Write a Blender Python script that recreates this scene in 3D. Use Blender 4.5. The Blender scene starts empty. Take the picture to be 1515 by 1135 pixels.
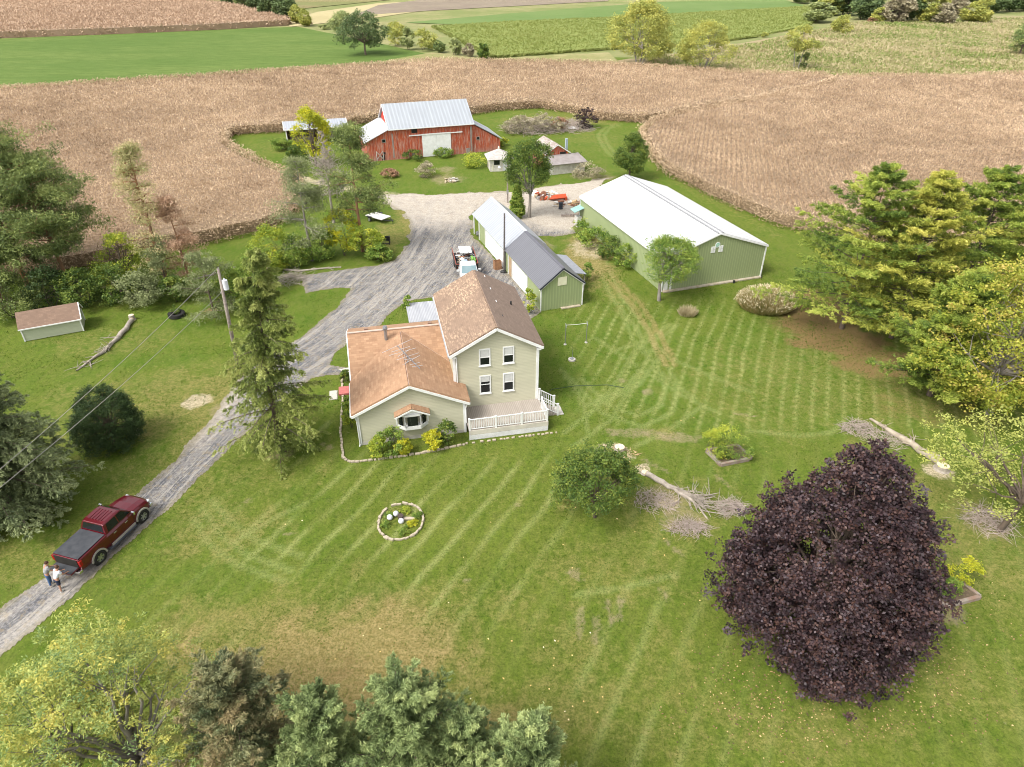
import bpy, bmesh, math, random
import numpy as np
from mathutils import Vector, Matrix
R = math.radians
PI = math.pi
scene = bpy.context.scene
COL = scene.collection
NP = np.array

# ------------------------------------------------------------------ camera
FPX, PITCH, ROLL, CAMH, PW, PH = 1010.0, R(33.098), 0.00256, 31.063, 1515.0, 1135.0
_c, _s = math.cos(PITCH), math.sin(PITCH)
_R0, _F, _U0 = NP([1., 0, 0]), NP([0, _c, -_s]), NP([0, _s, _c])
_R = math.cos(ROLL)*_R0 + math.sin(ROLL)*_U0
_U = -math.sin(ROLL)*_R0 + math.cos(ROLL)*_U0
def G(px, py, z=0.0):
    """the point of the world at height z that the survey pixel (px, py) looks at"""
    d = _F*FPX + _R*(px-PW/2) - _U*(py-PH/2)
    t = (z-CAMH)/d[2]
    return NP([d[0]*t, d[1]*t, z])
def prow(P):
    d = NP(P)-NP([0, 0, CAMH]); zz = d@_F
    return PH/2-FPX*(d@_U)/zz
def height_to(g, ty):
    lo, hi = 0., 45.
    for _ in range(40):
        m = (lo+hi)/2
        if prow([g[0], g[1], m]) > ty: lo = m
        else: hi = m
    return lo
cam_d = bpy.data.cameras.new('camera'); cam = bpy.data.objects.new('camera', cam_d); COL.objects.link(cam)
cam_d.sensor_fit = 'HORIZONTAL'; cam_d.sensor_width = 36.0; cam_d.lens = 36.0*FPX/PW
cam_d.clip_end = 4000; cam_d.clip_start = 0.1
M = Matrix(((_R[0], _U[0], -_F[0], 0), (_R[1], _U[1], -_F[1], 0), (_R[2], _U[2], -_F[2], CAMH), (0, 0, 0, 1)))
cam.matrix_world = M
scene.camera = cam

# ------------------------------------------------------------------ light
SUN_EL, SUN_AZ = R(52), R(232)      # azimuth clockwise from +Y: light comes from behind left of the camera
w = bpy.data.worlds.new('World'); scene.world = w; w.use_nodes = True
nt = w.node_tree; nt.nodes.clear()
sky = nt.nodes.new('ShaderNodeTexSky'); sky.sky_type = 'NISHITA'; sky.sun_disc = False
sky.sun_elevation = SUN_EL; sky.sun_rotation = SUN_AZ; sky.air_density = 1.0; sky.dust_density = 3.5; sky.ozone_density = 1.0
hs = nt.nodes.new('ShaderNodeHueSaturation'); hs.inputs['Saturation'].default_value = 0.18
bg = nt.nodes.new('ShaderNodeBackground'); bg.inputs[1].default_value = 0.15
wo = nt.nodes.new('ShaderNodeOutputWorld')
nt.links.new(sky.outputs[0], hs.inputs['Color']); nt.links.new(hs.outputs[0], bg.inputs[0]); nt.links.new(bg.outputs[0], wo.inputs[0])
sl = bpy.data.lights.new('sun', 'SUN'); sl.energy = 1.35; sl.angle = R(18); sl.color = (1, .955, .88)
so = bpy.data.objects.new('sun', sl); COL.objects.link(so)
sd = Vector((math.sin(SUN_AZ)*math.cos(SUN_EL), math.cos(SUN_AZ)*math.cos(SUN_EL), math.sin(SUN_EL)))
so.rotation_euler = sd.to_track_quat('Z', 'Y').to_euler(); so.location = (0, 0, 80)
vs = scene.view_settings
vs.view_transform = 'Standard'; vs.look = 'None'; vs.gamma = 1; vs.exposure = 1.06; vs.use_curve_mapping = False
scene.render.engine = 'CYCLES'
scene.cycles.max_bounces = 6; scene.cycles.diffuse_bounces = 3; scene.cycles.transparent_max_bounces = 8
scene.cycles.use_denoising = True; scene.cycles.filter_width = 1.0

# ------------------------------------------------------------------ object helpers
def tag(o, label=None, cat=None, group=None, kind=None):
    if label: o['label'] = label
    if cat: o['category'] = cat
    if group: o['group'] = group
    if kind: o['kind'] = kind
    return o
def empty(name, loc, rz=0.0, label=None, cat=None, group=None):
    o = bpy.data.objects.new(name, None); COL.objects.link(o)
    o.empty_display_size = .3; o.location = loc; o.rotation_euler = (0, 0, rz)
    return tag(o, label, cat, group)
def copy_tree(o, parent=None):
    c = o.copy(); COL.objects.link(c); c.parent = parent
    for ch in list(o.children): copy_tree(ch, c)
    return c
def link_np(name, V, F, mats, parent=None, tint=None, smooth=False, mi=None):
    """mesh from numpy arrays; F is an (n,4) or (n,3) array"""
    V = np.asarray(V, np.float32); F = np.asarray(F, np.int32)
    me = bpy.data.meshes.new(name)
    k = F.shape[1]
    me.vertices.add(len(V)); me.vertices.foreach_set('co', V.ravel())
    me.loops.add(F.size); me.loops.foreach_set('vertex_index', F.ravel())
    me.polygons.add(len(F)); me.polygons.foreach_set('loop_start', np.arange(0, F.size, k, dtype=np.int32))
    if mi is not None: me.polygons.foreach_set('material_index', np.asarray(mi, np.int32))
    me.update(calc_edges=True)
    for m in (mats if isinstance(mats, (list, tuple)) else [mats]): me.materials.append(m)
    if isinstance(tint, dict):
        for kk, vv in tint.items():
            a = me.attributes.new(kk, 'FLOAT', 'POINT'); a.data.foreach_set('value', np.asarray(vv, np.float32))
    elif tint is not None:
        a = me.attributes.new('tint', 'FLOAT', 'POINT'); a.data.foreach_set('value', np.asarray(tint, np.float32))
    if smooth: me.polygons.foreach_set('use_smooth', np.ones(len(F), bool))
    o = bpy.data.objects.new(name, me); COL.objects.link(o)
    if parent: o.parent = parent
    return o

class MB:
    """collects shapes, then links them as ONE mesh with metre-scaled planar UVs"""
    def __init__(s): s.v = []; s.f = []; s.m = []
    def poly(s, pts, m=0):
        b = len(s.v); s.v += [tuple(map(float, p)) for p in pts]; s.f.append(tuple(range(b, b+len(pts)))); s.m.append(m); return s
    def box(s, x0, x1, y0, y1, z0, z1, m=0, tf=None):
        p = [(x0, y0, z0), (x1, y0, z0), (x1, y1, z0), (x0, y1, z0), (x0, y0, z1), (x1, y0, z1), (x1, y1, z1), (x0, y1, z1)]
        if tf is not None: p = [tuple(tf @ Vector(q)) for q in p]
        b = len(s.v); s.v += p
        for f in ((3, 2, 1, 0), (4, 5, 6, 7), (0, 1, 5, 4), (1, 2, 6, 5), (2, 3, 7, 6), (3, 0, 4, 7)): s.f.append(tuple(b+i for i in f)); s.m.append(m)
        return s
    def slab(s, pts, t, m=0):
        """polygon thickened downwards (along -normal) by t"""
        P = [Vector(p) for p in pts]; n = (P[1]-P[0]).cross(P[2]-P[0]).normalized()
        Q = [p-n*t for p in P]; k = len(P)
        s.poly(P, m); s.poly(Q[::-1], m)
        for i in range(k): s.poly([P[i], Q[i], Q[(i+1) % k], P[(i+1) % k]], m)
        return s
    def prism(s, pts2, y0, y1, m=0, axis='y'):
        """2-D outline (a, z) extruded along y (axis='y') or x"""
        f = (lambda a, z, t: (a, t, z)) if axis == 'y' else ((lambda a, z, t: (t, a, z)) if axis == 'x' else (lambda a, z, t: (a, z, t)))
        A = [f(a, z, y0) for a, z in pts2]; B = [f(a, z, y1) for a, z in pts2]; k = len(A)
        s.poly(A[::-1], m); s.poly(B, m)
        for i in range(k): s.poly([A[i], A[(i+1) % k], B[(i+1) % k], B[i]], m)
        return s
    def bar(s, p, q, w=.05, h=None, m=0, up=(0, 0, 1)):
        p = Vector(p); q = Vector(q); d = q-p; L = d.length
        if L < 1e-6: return s
        d.normalize(); u = Vector(up)
        if abs(d.dot(u)) > .98: u = Vector((1, 0, 0))
        x = d.cross(u).normalized(); y = x.cross(d).normalized(); h = h or w
        mt = Matrix(((x[0], d[0], y[0], p[0]), (x[1], d[1], y[1], p[1]), (x[2], d[2], y[2], p[2]), (0, 0, 0, 1)))
        return s.box(-w/2, w/2, 0, L, -h/2, h/2, m, mt)
    def tube(s, path, rad, n=6, m=0, cap=True):
        P = [Vector(p) for p in path]; b = len(s.v)
        if not isinstance(rad, (list, tuple)): rad = [rad]*len(P)
        for i, p in enumerate(P):
            d = (P[min(i+1, len(P)-1)]-P[max(i-1, 0)])
            d = d.normalized() if d.length > 1e-9 else Vector((0, 0, 1))
            u = Vector((0, 0, 1)) if abs(d.z) < .9 else Vector((1, 0, 0))
            x = d.cross(u).normalized(); y = d.cross(x).normalized()
            for k in range(n):
                a = 2*PI*k/n; s.v.append(tuple(p+(x*math.cos(a)+y*math.sin(a))*rad[i]))
        for i in range(len(P)-1):
            for k in range(n):
                s.f.append((b+i*n+k, b+i*n+(k+1) % n, b+(i+1)*n+(k+1) % n, b+(i+1)*n+k)); s.m.append(m)
        if cap:
            s.f.append(tuple(b+k for k in range(n))[::-1]); s.m.append(m)
            s.f.append(tuple(b+(len(P)-1)*n+k for k in range(n))); s.m.append(m)
        return s
    def lathe(s, prof, c=(0, 0, 0), n=16, m=0):
        """prof: (r, z) list about the z axis through c"""
        b = len(s.v)
        for r, z in prof:
            for k in range(n):
                a = 2*PI*k/n; s.v.append((c[0]+r*math.cos(a), c[1]+r*math.sin(a), c[2]+z))
        for i in range(len(prof)-1):
            for k in range(n):
                s.f.append((b+i*n+k, b+i*n+(k+1) % n, b+(i+1)*n+(k+1) % n, b+(i+1)*n+k)); s.m.append(m)
        return s
    def ball(s, c, r, n=8, m=0, sq=(1, 1, 1), jit=0, rng=None):
        b = len(s.v); k = n//2
        for i in range(k+1):
            t = PI*i/k
            for j in range(n):
                a = 2*PI*j/n; q = 1+(rng.uniform(-jit, jit) if rng and 0 < i < k else 0)
                s.v.append((c[0]+r*sq[0]*q*math.sin(t)*math.cos(a), c[1]+r*sq[1]*q*math.sin(t)*math.sin(a), c[2]+r*sq[2]*q*math.cos(t)))
        for i in range(k):
            for j in range(n): s.f.append((b+i*n+j, b+(i+1)*n+j, b+(i+1)*n+(j+1) % n, b+i*n+(j+1) % n)); s.m.append(m)
        return s
    def split(s, name, mats, parent=None, bevel=0):
        """each connected piece becomes a part of its own"""
        par = list(range(len(s.v)))
        def fd(i):
            while par[i] != i: par[i] = par[par[i]]; i = par[i]
            return i
        for f in s.f:
            for k in f[1:]: par[fd(k)] = fd(f[0])
        gr = {}
        for f, m in zip(s.f, s.m): gr.setdefault(fd(f[0]), []).append((f, m))
        out = []
        for fs in gr.values():
            ids = sorted({i for f, _ in fs for i in f}); mp = {i: k for k, i in enumerate(ids)}; q = MB(); q.v = [s.v[i] for i in ids]
            q.f = [tuple(mp[i] for i in f) for f, _ in fs]; q.m = [m for _, m in fs]; out.append(q.build(name, mats, parent, bevel=bevel))
        return out
    def build(s, name, mats, parent=None, smooth=False, bevel=0, loc=None):
        me = bpy.data.meshes.new(name); me.from_pydata(s.v, [], s.f); me.update()
        for mt in (mats if isinstance(mats, (list, tuple)) else [mats]): me.materials.append(mt)
        me.polygons.foreach_set('material_index', s.m)
        if smooth: me.polygons.foreach_set('use_smooth', [True]*len(s.f))
        uv = me.uv_layers.new(name='UVMap'); d = [0.0]*(2*len(me.loops))
        for p in me.polygons:
            n = p.normal
            if abs(n.z) > .995 or n.length < .5: u = Vector((1, 0, 0)); v = Vector((0, 1, 0))
            else: u = Vector((-n.y, n.x, 0)).normalized(); v = n.cross(u)
            for li in p.loop_indices:
                c = me.vertices[me.loops[li].vertex_index].co; d[2*li] = c.dot(u); d[2*li+1] = c.dot(v)
        uv.data.foreach_set('uv', d)
        o = bpy.data.objects.new(name, me); COL.objects.link(o)
        if parent: o.parent = parent
        if loc: o.location = loc
        if bevel:
            b = o.modifiers.new('bevel', 'BEVEL'); b.width = bevel; b.segments = 2; b.limit_method = 'ANGLE'
        return o

# ------------------------------------------------------------------ materials
class Nd:
    def __init__(s, name):
        s.m = bpy.data.materials.new(name); s.m.use_nodes = True; s.t = s.m.node_tree; s.t.nodes.clear()
        s.out = s.n('ShaderNodeOutputMaterial'); s.b = s.n('ShaderNodeBsdfPrincipled'); s.l(s.b.outputs[0], s.out.inputs[0])
        s.b.inputs['Specular IOR Level'].default_value = .3
    def n(s, t, **k):
        x = s.t.nodes.new(t)
        for a, b in k.items(): setattr(x, a, b)
        return x
    def l(s, a, b): s.t.links.new(a, b)
    def co(s, kind='Object', scale=None, rot=None):
        if kind == 'UV': o = s.n('ShaderNodeUVMap').outputs[0]
        elif kind == 'World': o = s.n('ShaderNodeNewGeometry').outputs['Position']
        else: o = s.n('ShaderNodeTexCoord').outputs['Object']
        if scale or rot:
            mp = s.n('ShaderNodeMapping'); s.l(o, mp.inputs[0])
            if scale: mp.inputs['Scale'].default_value = scale
            if rot: mp.inputs['Rotation'].default_value = rot
            o = mp.outputs[0]
        return o
    def noise(s, co, scale, detail=3, rough=.55, dist=0, lo=None, hi=None):
        x = s.n('ShaderNodeTexNoise'); s.l(co, x.inputs['Vector']); x.inputs['Scale'].default_value = scale
        x.inputs['Detail'].default_value = detail; x.inputs['Roughness'].default_value = rough; x.inputs['Distortion'].default_value = dist
        o = x.outputs[0]
        if lo is not None: o = s.rng(o, lo, hi)
        return o
    def rng(s, v, lo, hi, a=0., b=1.):
        x = s.n('ShaderNodeMapRange'); x.clamp = True; s.l(v, x.inputs[0])
        x.inputs[1].default_value = lo; x.inputs[2].default_value = hi; x.inputs[3].default_value = a; x.inputs[4].default_value = b
        return x.outputs[0]
    def attr(s, name):
        x = s.n('ShaderNodeAttribute'); x.attribute_name = name; return x.outputs['Fac']
    def math(s, op, a, b=None):
        x = s.n('ShaderNodeMath', operation=op)
        for i, v in enumerate((a, b)):
            if v is None: continue
            if isinstance(v, (int, float)): x.inputs[i].default_value = v
            else: s.l(v, x.inputs[i])
        return x.outputs[0]
    def mix(s, f, a, b, mode='MIX'):
        x = s.n('ShaderNodeMix', data_type='RGBA', blend_type=mode)
        for i, v in ((0, f), (6, a), (7, b)):
            if isinstance(v, (int, float)): x.inputs[i].default_value = v
            elif isinstance(v, (tuple, list)): x.inputs[i].default_value = (*v[:3], 1)
            else: s.l(v, x.inputs[i])
        return x.outputs[2]
    def bump(s, h, strength=.3, dist=.02):
        x = s.n('ShaderNodeBump'); x.inputs['Strength'].default_value = strength; x.inputs['Distance'].default_value = dist
        s.l(h, x.inputs['Height']); s.l(x.outputs[0], s.b.inputs['Normal'])
    def fin(s, col, rough=.8, metal=0., spec=None):
        if isinstance(col, (tuple, list)): s.b.inputs['Base Color'].default_value = (*col[:3], 1)
        else: s.l(col, s.b.inputs['Base Color'])
        if isinstance(rough, (int, float)): s.b.inputs['Roughness'].default_value = rough
        else: s.l(rough, s.b.inputs['Roughness'])
        s.b.inputs['Metallic'].default_value = metal
        if spec is not None: s.b.inputs['Specular IOR Level'].default_value = spec
        return s.m
_mc = {}
def M2(name, c1, c2=None, scale=3., rough=.8, metal=0., bump=0., lo=.35, hi=.65, spec=None, stretch=None, detail=4):
    """noise blend of two own colours of a thing"""
    if name in _mc: return _mc[name]
    d = Nd(name); co = d.co('Object', stretch)
    c2 = c2 or tuple(x*.85 for x in c1)
    f = d.noise(co, scale, detail, lo=lo, hi=hi)
    if bump: d.bump(d.noise(co, scale*6, 4), bump, .02)
    _mc[name] = d.fin(d.mix(f, c1, c2), rough, metal, spec); return _mc[name]
def m_siding(name, c, step=.13):
    d = Nd(name); uv = d.co('UV'); sp = d.n('ShaderNodeSeparateXYZ'); d.l(uv, sp.inputs[0])
    saw = d.math('FRACT', d.math('DIVIDE', sp.outputs[1], step))
    edge = d.rng(saw, .0, .16)
    f = d.noise(d.co('UV', (.35, 2.2, 1)), 1.2, 4, lo=.3, hi=.75)
    col = d.mix(f, c, tuple(x*.86 for x in c))
    lap_shadow = d.mix(edge, tuple(x*.72 for x in c), col)  # shadow line of each lap, darkened into the siding colour
    d.bump(saw, .5, .02)
    return d.fin(lap_shadow, .6)
def m_panel(name, c, c2, step=.23, rib=.10, rough=.5, metal=0., stain=.3, axis=0, spec=.3, width=.1):
    """ribbed sheet or vertical boards: ribs run along the other UV axis"""
    d = Nd(name); uv = d.co('UV'); sp = d.n('ShaderNodeSeparateXYZ'); d.l(uv, sp.inputs[0])
    fr = d.math('FRACT', d.math('DIVIDE', sp.outputs[axis], step))
    tri = d.math('ABSOLUTE', d.math('SUBTRACT', fr, .5))
    ridge = d.rng(tri, rib, rib+.12)
    st = d.noise(d.co('UV', (1.6, .22, 1) if axis == 0 else (.22, 1.6, 1)), 1.3, 5, .6, lo=.35, hi=.75)
    col = d.mix(d.math('MULTIPLY', st, stain), c, c2)
    col = d.mix(d.rng(tri, rib*.5, rib, .35*stain+.12, 0), col, tuple(x*.55 for x in c))
    d.bump(ridge, .5, .03)
    return d.fin(col, rough, metal, spec)
def m_shingle(name, c1, c2, c3, worn=None, bw=.30, rh=.14, wornlo=.5):
    d = Nd(name); uv = d.co('UV')
    b = d.n('ShaderNodeTexBrick'); d.l(uv, b.inputs[0]); b.offset = .5; b.offset_frequency = 2
    for k, v in (('Scale', 1.), ('Mortar Size', .006), ('Mortar Smooth', .3), ('Bias', 0.), ('Brick Width', bw), ('Row Height', rh)): b.inputs[k].default_value = v
    b.inputs['Color1'].default_value = (*c1, 1); b.inputs['Color2'].default_value = (*c2, 1); b.inputs['Mortar'].default_value = (*c3, 1)
    wn = d.n('ShaderNodeTexWhiteNoise'); wn.noise_dimensions = '2D'
    sn = d.n('ShaderNodeVectorMath', operation='SNAP'); d.l(uv, sn.inputs[0]); sn.inputs[1].default_value = (bw, rh, 1); d.l(sn.outputs[0], wn.inputs[0])
    col = d.mix(d.rng(wn.outputs[0], .0, 1, 0, .55), b.outputs[0], c3)
    col = d.mix(d.noise(d.co('UV', (1, .35, 1)), .9, 5, .6, lo=.4, hi=.75), col, tuple(x*.8 for x in c1))
    if worn:
        n1 = d.noise(d.co('UV', (.8, 2.2, 1)), 2.4, 6, .8, lo=wornlo, hi=wornlo+.04); n2 = d.noise(uv, .32, 3, lo=.40, hi=.62)
        col = d.mix(d.math('MULTIPLY', n1, n2), col, worn)
    d.bump(b.outputs['Fac'], -.4, .015)
    return d.fin(col, .9)
def m_leaf(name, cols, trans=.35, rough=.55, spec=.3, clump=.8, gain=1.5):
    cols = [tuple(v*gain for v in c) for c in cols]
    """cols: 3-4 own leaf colours picked by the per-leaf tint"""
    d = Nd(name); t = d.attr('tint')
    f = d.math('ADD', d.math('MULTIPLY', t, 1.0), d.math('MULTIPLY', d.math('SUBTRACT', d.noise(d.co('World'), clump, 3), .5), .9))
    cr = d.n('ShaderNodeValToRGB'); d.l(f, cr.inputs[0]); el = cr.color_ramp.elements
    while len(el) < len(cols): el.new(.5)
    for i, c in enumerate(cols): el[i].position = i/(len(cols)-1)*.9+.05; el[i].color = (*c, 1)
    d.fin(cr.outputs[0], rough, 0, spec)
    tr = d.n('ShaderNodeBsdfTranslucent'); d.l(cr.outputs[0], tr.inputs[0]); mx = d.n('ShaderNodeMixShader'); mx.inputs[0].default_value = trans
    d.l(d.b.outputs[0], mx.inputs[1]); d.l(tr.outputs[0], mx.inputs[2]); d.l(mx.outputs[0], d.out.inputs[0])
    return d.m
BARK = M2('bark', (.16, .12, .09), (.09, .07, .055), 4, .95, bump=.6, stretch=(1, 1, .25))
BARK_G = M2('bark_grey', (.30, .27, .23), (.18, .16, .14), 4, .95, bump=.5, stretch=(1, 1, .25))
BARK_O = M2('bark_orange', (.36, .19, .09), (.20, .12, .08), 3, .95, bump=.5, stretch=(1, 1, .25))
BARK_D = M2('bark_dead', (.42, .37, .31), (.28, .24, .20), 4, .95, bump=.4)
WHITE = M2('white_paint', (.80, .80, .79), (.70, .70, .68), 2, .5)
BLACK = M2('black_paint', (.02, .02, .022), (.035, .035, .035), 5, .5)
RUBBER = M2('rubber', (.02, .02, .02), (.035, .033, .03), 8, .85)
GLASS_D = M2('dark_glass', (.008, .010, .011), (.014, .017, .018), 1, .12, spec=.4)
CHROME = M2('chrome', (.72, .73, .75), (.6, .6, .62), 4, .22, 1.0)
STEEL = M2('steel', (.42, .43, .45), (.3, .3, .31), 5, .45, .7)
WOOD_G = M2('weathered_wood', (.33, .28, .24), (.19, .155, .13), 5, .9, bump=.3, stretch=(1, .3, 1))
WOOD_L = M2('fresh_cut_wood', (.62, .45, .26), (.5, .34, .18), 6, .85)
# ================================================================== GROUND
rg = np.random.default_rng(7)
def W2(pts): return NP([G(x, y)[:2] for x, y in pts])
def inpoly(X, Y, P):
    r = np.zeros(X.shape, bool); n = len(P); j = n-1
    for i in range(n):
        xi, yi = P[i]; xj, yj = P[j]
        if abs(yj-yi) > 1e-9:
            r ^= ((yi > Y) != (yj > Y)) & (X < (xj-xi)*(Y-yi)/(yj-yi)+xi)
        j = i
    return r
def dline(X, Y, P, closed=False):
    d = np.full(X.shape, 1e9); n = len(P)
    for i in range(n if closed else n-1):
        a = P[i]; b = P[(i+1) % n]; ab = b-a; L = max(ab@ab, 1e-9)
        t = np.clip(((X-a[0])*ab[0]+(Y-a[1])*ab[1])/L, 0, 1)
        d = np.minimum(d, np.hypot(X-a[0]-t*ab[0], Y-a[1]-t*ab[1]))
    return d
def vnoise(X, Y, s, seed):
    """smooth value noise 0..1"""
    r = np.random.default_rng(seed); T = r.random((256, 256)); x = X/s+1000; y = Y/s+1000
    xi = np.floor(x).astype(int); yi = np.floor(y).astype(int); fx = x-xi; fy = y-yi; fx = fx*fx*(3-2*fx); fy = fy*fy*(3-2*fy)
    g = lambda a, b: T[a % 256, b % 256]
    return (g(xi, yi)*(1-fx)+g(xi+1, yi)*fx)*(1-fy)+(g(xi, yi+1)*(1-fx)+g(xi+1, yi+1)*fx)*fy
def fbm(X, Y, s, seed, o=4):
    v = 0; a = .5; t = 0
    for i in range(o): v = v+a*vnoise(X, Y, s/2**i, seed+i); t += a; a *= .55
    return v/t
def smooth(v, a, b): t = np.clip((v-a)/(b-a), 0, 1); return t*t*(3-2*t)

# ---- driveway outline
DRIVE = [(-60,965),(0,901),(73,844),(140,783),(207,727),(259,682),(283,653),(318,612),(346,568),(385,535),(420,513),(454,492),(497,455),(520,428),(497,427),(472,430),(453,436),(443,408),
 (500,399),(558,393),(583,386),(598,368),(607,345),(606,326),(592,312),(574,302),(556,290),(600,286),(640,288),(700,285),(760,284),(800,277),(850,271),(905,262),(880,290),(858,300),(852,345),(800,352),(775,345),
 (740,330),(720,300),(700,318),(700,352),(745,395),(800,462),(780,480),(720,440),(645,440),(600,447),(580,462),(560,486),(520,496),(500,522),(490,540),(517,546),(517,552),(463,560),(430,585),(362,641),(308,698),(260,743),(205,790),(150,840),(109,885),(53,930),(-60,1022)]
DW = W2(DRIVE)
CENT = W2([(-30,962),(30,915),(110,842),(233,712),(330,618),(400,545),(470,500),(560,430),(610,380),(640,330),(650,300)])
def drive_sheet():
    c = .11
    xs = np.arange(-34, 22, c); ys = np.arange(14, 112, c)
    X, Y = np.meshgrid(xs, ys)
    am = 1.5+2.2*smooth(Y, 74, 84); jx = (fbm(X, Y, 1.8, 3, 6)-.5)*am; jy = (fbm(X, Y, 1.8, 33, 6)-.5)*am
    ins = inpoly(X+jx*.6, Y+jy*.6, DW)
    cell = ins[:-1, :-1] & ins[1:, 1:] & ins[1:, :-1] & ins[:-1, 1:]
    idx = np.arange(X.size).reshape(X.shape)
    F = np.stack([idx[:-1, :-1][cell], idx[:-1, 1:][cell], idx[1:, 1:][cell], idx[1:, :-1][cell]], 1)
    used = np.unique(F); rm = np.zeros(X.size, np.int64); rm[used] = np.arange(len(used)); F = rm[F]
    x = X.ravel()[used]; y = Y.ravel()[used]
    e = dline(x, y, DW, True)
    # distance along and across the centre line
    best = np.full(x.shape, 1e9); lat = np.zeros(x.shape); al = np.zeros(x.shape); acc = 0
    for i in range(len(CENT)-1):
        a, b = CENT[i], CENT[i+1]; ab = b-a; L = np.hypot(*ab); u = ab/L
        t = np.clip((x-a[0])*u[0]+(y-a[1])*u[1], 0, L); dx = x-a[0]-t*u[0]; dy = y-a[1]-t*u[1]; d = np.hypot(dx, dy)
        k = d < best; best[k] = d[k]; lat[k] = (u[0]*(y-a[1])-u[1]*(x-a[0]))[k]; al[k] = (acc+(x-a[0])*u[0]+(y-a[1])*u[1])[k]; acc += L
    pale = np.clip(smooth(y, 76, 92)*.75+smooth(fbm(x, y, 9, 12), .45, .75)*.25*smooth(y, 55, 75)+smooth(x, 0, 6)*smooth(y, 80, 86)*.4, 0, 1)
    # faint wheel tracks that fan over the yard
    pale += .6*np.exp(-(dline(x, y, W2([(283,655),(330,606),(352,572)]))/1.5)**2)
    tr = np.zeros(x.shape)
    for k, off in enumerate((-1.0, -.75, .7, 1.0)): tr = np.maximum(tr, np.exp(-((lat-off)/.16)**2)*(.55+.45*fbm(x, y, 3, 50+k)))
    for L in ([(500,500),(560,440),(640,395),(668,340),(652,300)], [(520,505),(600,440),(665,420)], [(560,470),(620,400),(640,350),(700,300)], [(640,345),(625,318),(600,300)], [(600,430),(650,380),(690,330),(700,300)], [(505,415),(560,410),(600,395)],
              [(0,925),(60,875),(130,810)], [(10,945),(80,880),(150,815)]):
        P = W2(L); dd = dline(x, y, P)
        for o in (0.0, 1.5): tr = np.maximum(tr, np.exp(-((dd-o)/.22)**2)*fbm(x, y, 2.5, 70)*1.1)
    z = np.full(x.shape, .022)
    V = np.stack([x, y, z], 1)
    return link_np('driveway', V, F, m_drive(), tint=dict(edge=e, lat=lat, along=al, pale=np.clip(pale, 0, 1), track=np.clip(tr, 0, 1)))
def m_drive():
    d = Nd('worn_asphalt_gravel')
    cb = d.n('ShaderNodeCombineXYZ'); d.l(d.attr('lat'), cb.inputs[0]); d.l(d.math('MULTIPLY', d.attr('along'), .07), cb.inputs[1]); st = cb.outputs[0]
    co = d.co('World')
    s1 = d.noise(st, 2.0, 8, .72, .6); s2 = d.noise(st, 11, 4, .6)
    grain = d.noise(co, 5.5, 7, .85); big = d.noise(co, .5, 5, .62, lo=.38, hi=.62)
    asp = d.mix(d.rng(grain, .40, .60), (.052, .054, .064), (.145, .147, .162))
    asp = d.mix(d.rng(d.math('ADD', s1, d.math('MULTIPLY', d.math('SUBTRACT', grain, .5), .3)), .50, .57, 0, .75), asp, (.33, .305, .275))
    asp = d.mix(d.math('MULTIPLY', d.rng(d.math('ADD', s2, d.math('MULTIPLY', d.math('SUBTRACT', grain, .5), .35)), .54, .62), .6), asp, (.42, .385, .33))
    asp = d.mix(d.math('MULTIPLY', big, .45), asp, d.mix(d.rng(grain, .42, .6), (.20, .185, .165), (.36, .33, .29)))
    asp = d.mix(d.math('MULTIPLY', d.noise(co, 2.2, 6, .75, lo=.53, hi=.60), .5), asp, (.27, .21, .12))
    tan = d.mix(d.noise(co, 1.3, 6, .7, lo=.35, hi=.68), (.42, .37, .30), (.27, .22, .17))
    tan = d.mix(d.rng(grain, .44, .66), tan, (.54, .49, .42))
    pn = d.math('ADD', d.attr('pale'), d.math('MULTIPLY', d.math('SUBTRACT', d.noise(co, .9, 5, .7), .5), .8))
    c = d.mix(d.rng(pn, .30, .8), asp, tan)
    c = d.mix(d.math('MULTIPLY', d.attr('track'), .38), c, d.mix(d.rng(grain, .4, .6), (.30, .27, .24), (.50, .46, .40)))
    eg = d.math('ADD', d.attr('edge'), d.math('MULTIPLY', d.math('SUBTRACT', d.noise(co, 2.0, 5, .7), .5), 1.0))
    c = d.mix(d.rng(eg, .0, .55, .75, 0), c, d.mix(d.noise(co, 5, 4, lo=.4, hi=.6), (.17, .15, .08), (.29, .25, .18)))
    d.bump(grain, .5, .02)
    return d.fin(c, .92)
tag(drive_sheet(), kind='structure')

# ---- lawn grid with painted-in-place wear, each mark where it lies on the ground
xs = np.concatenate([np.arange(-150, -48, 1.2), np.arange(-48, 48, .3), np.arange(48, 150, 1.2)])
ys = np.concatenate([np.arange(-20, 12, 1.), np.arange(12, 75, .28), np.arange(75, 140, .5), np.arange(140, 235, 1.5)])
X, Y = np.meshgrid(xs, ys)
A = {k: np.zeros(X.shape) for k in ('dry', 'light', 'dirt', 'needle', 'stripe', 'chips')}
def blob(a, px, py, rx, ry, v, soft=.6):
    c = G(px, py); wx = np.hypot(*(G(px+rx, py)-c)[:2]); wy = np.hypot(*(G(px, py+ry)-G(px, py-ry))[:2])/2
    r = np.hypot((X-c[0])/wx, (Y-c[1])/wy)+(fbm(X, Y, 1.7, int(px) % 97, 4)-.5)*1.1
    A[a] = np.maximum(A[a], v*(1-smooth(r, 1-soft, 1+soft*.4)))
def stroke(a, pts, wd, v, rough=.8):
    d = dline(X, Y, W2(pts))+(fbm(X, Y, .9, int(pts[0][0]) % 89, 3)-.5)*wd*rough
    A[a] = np.maximum(A[a], v*(1-smooth(d, wd*.35, wd)))
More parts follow.
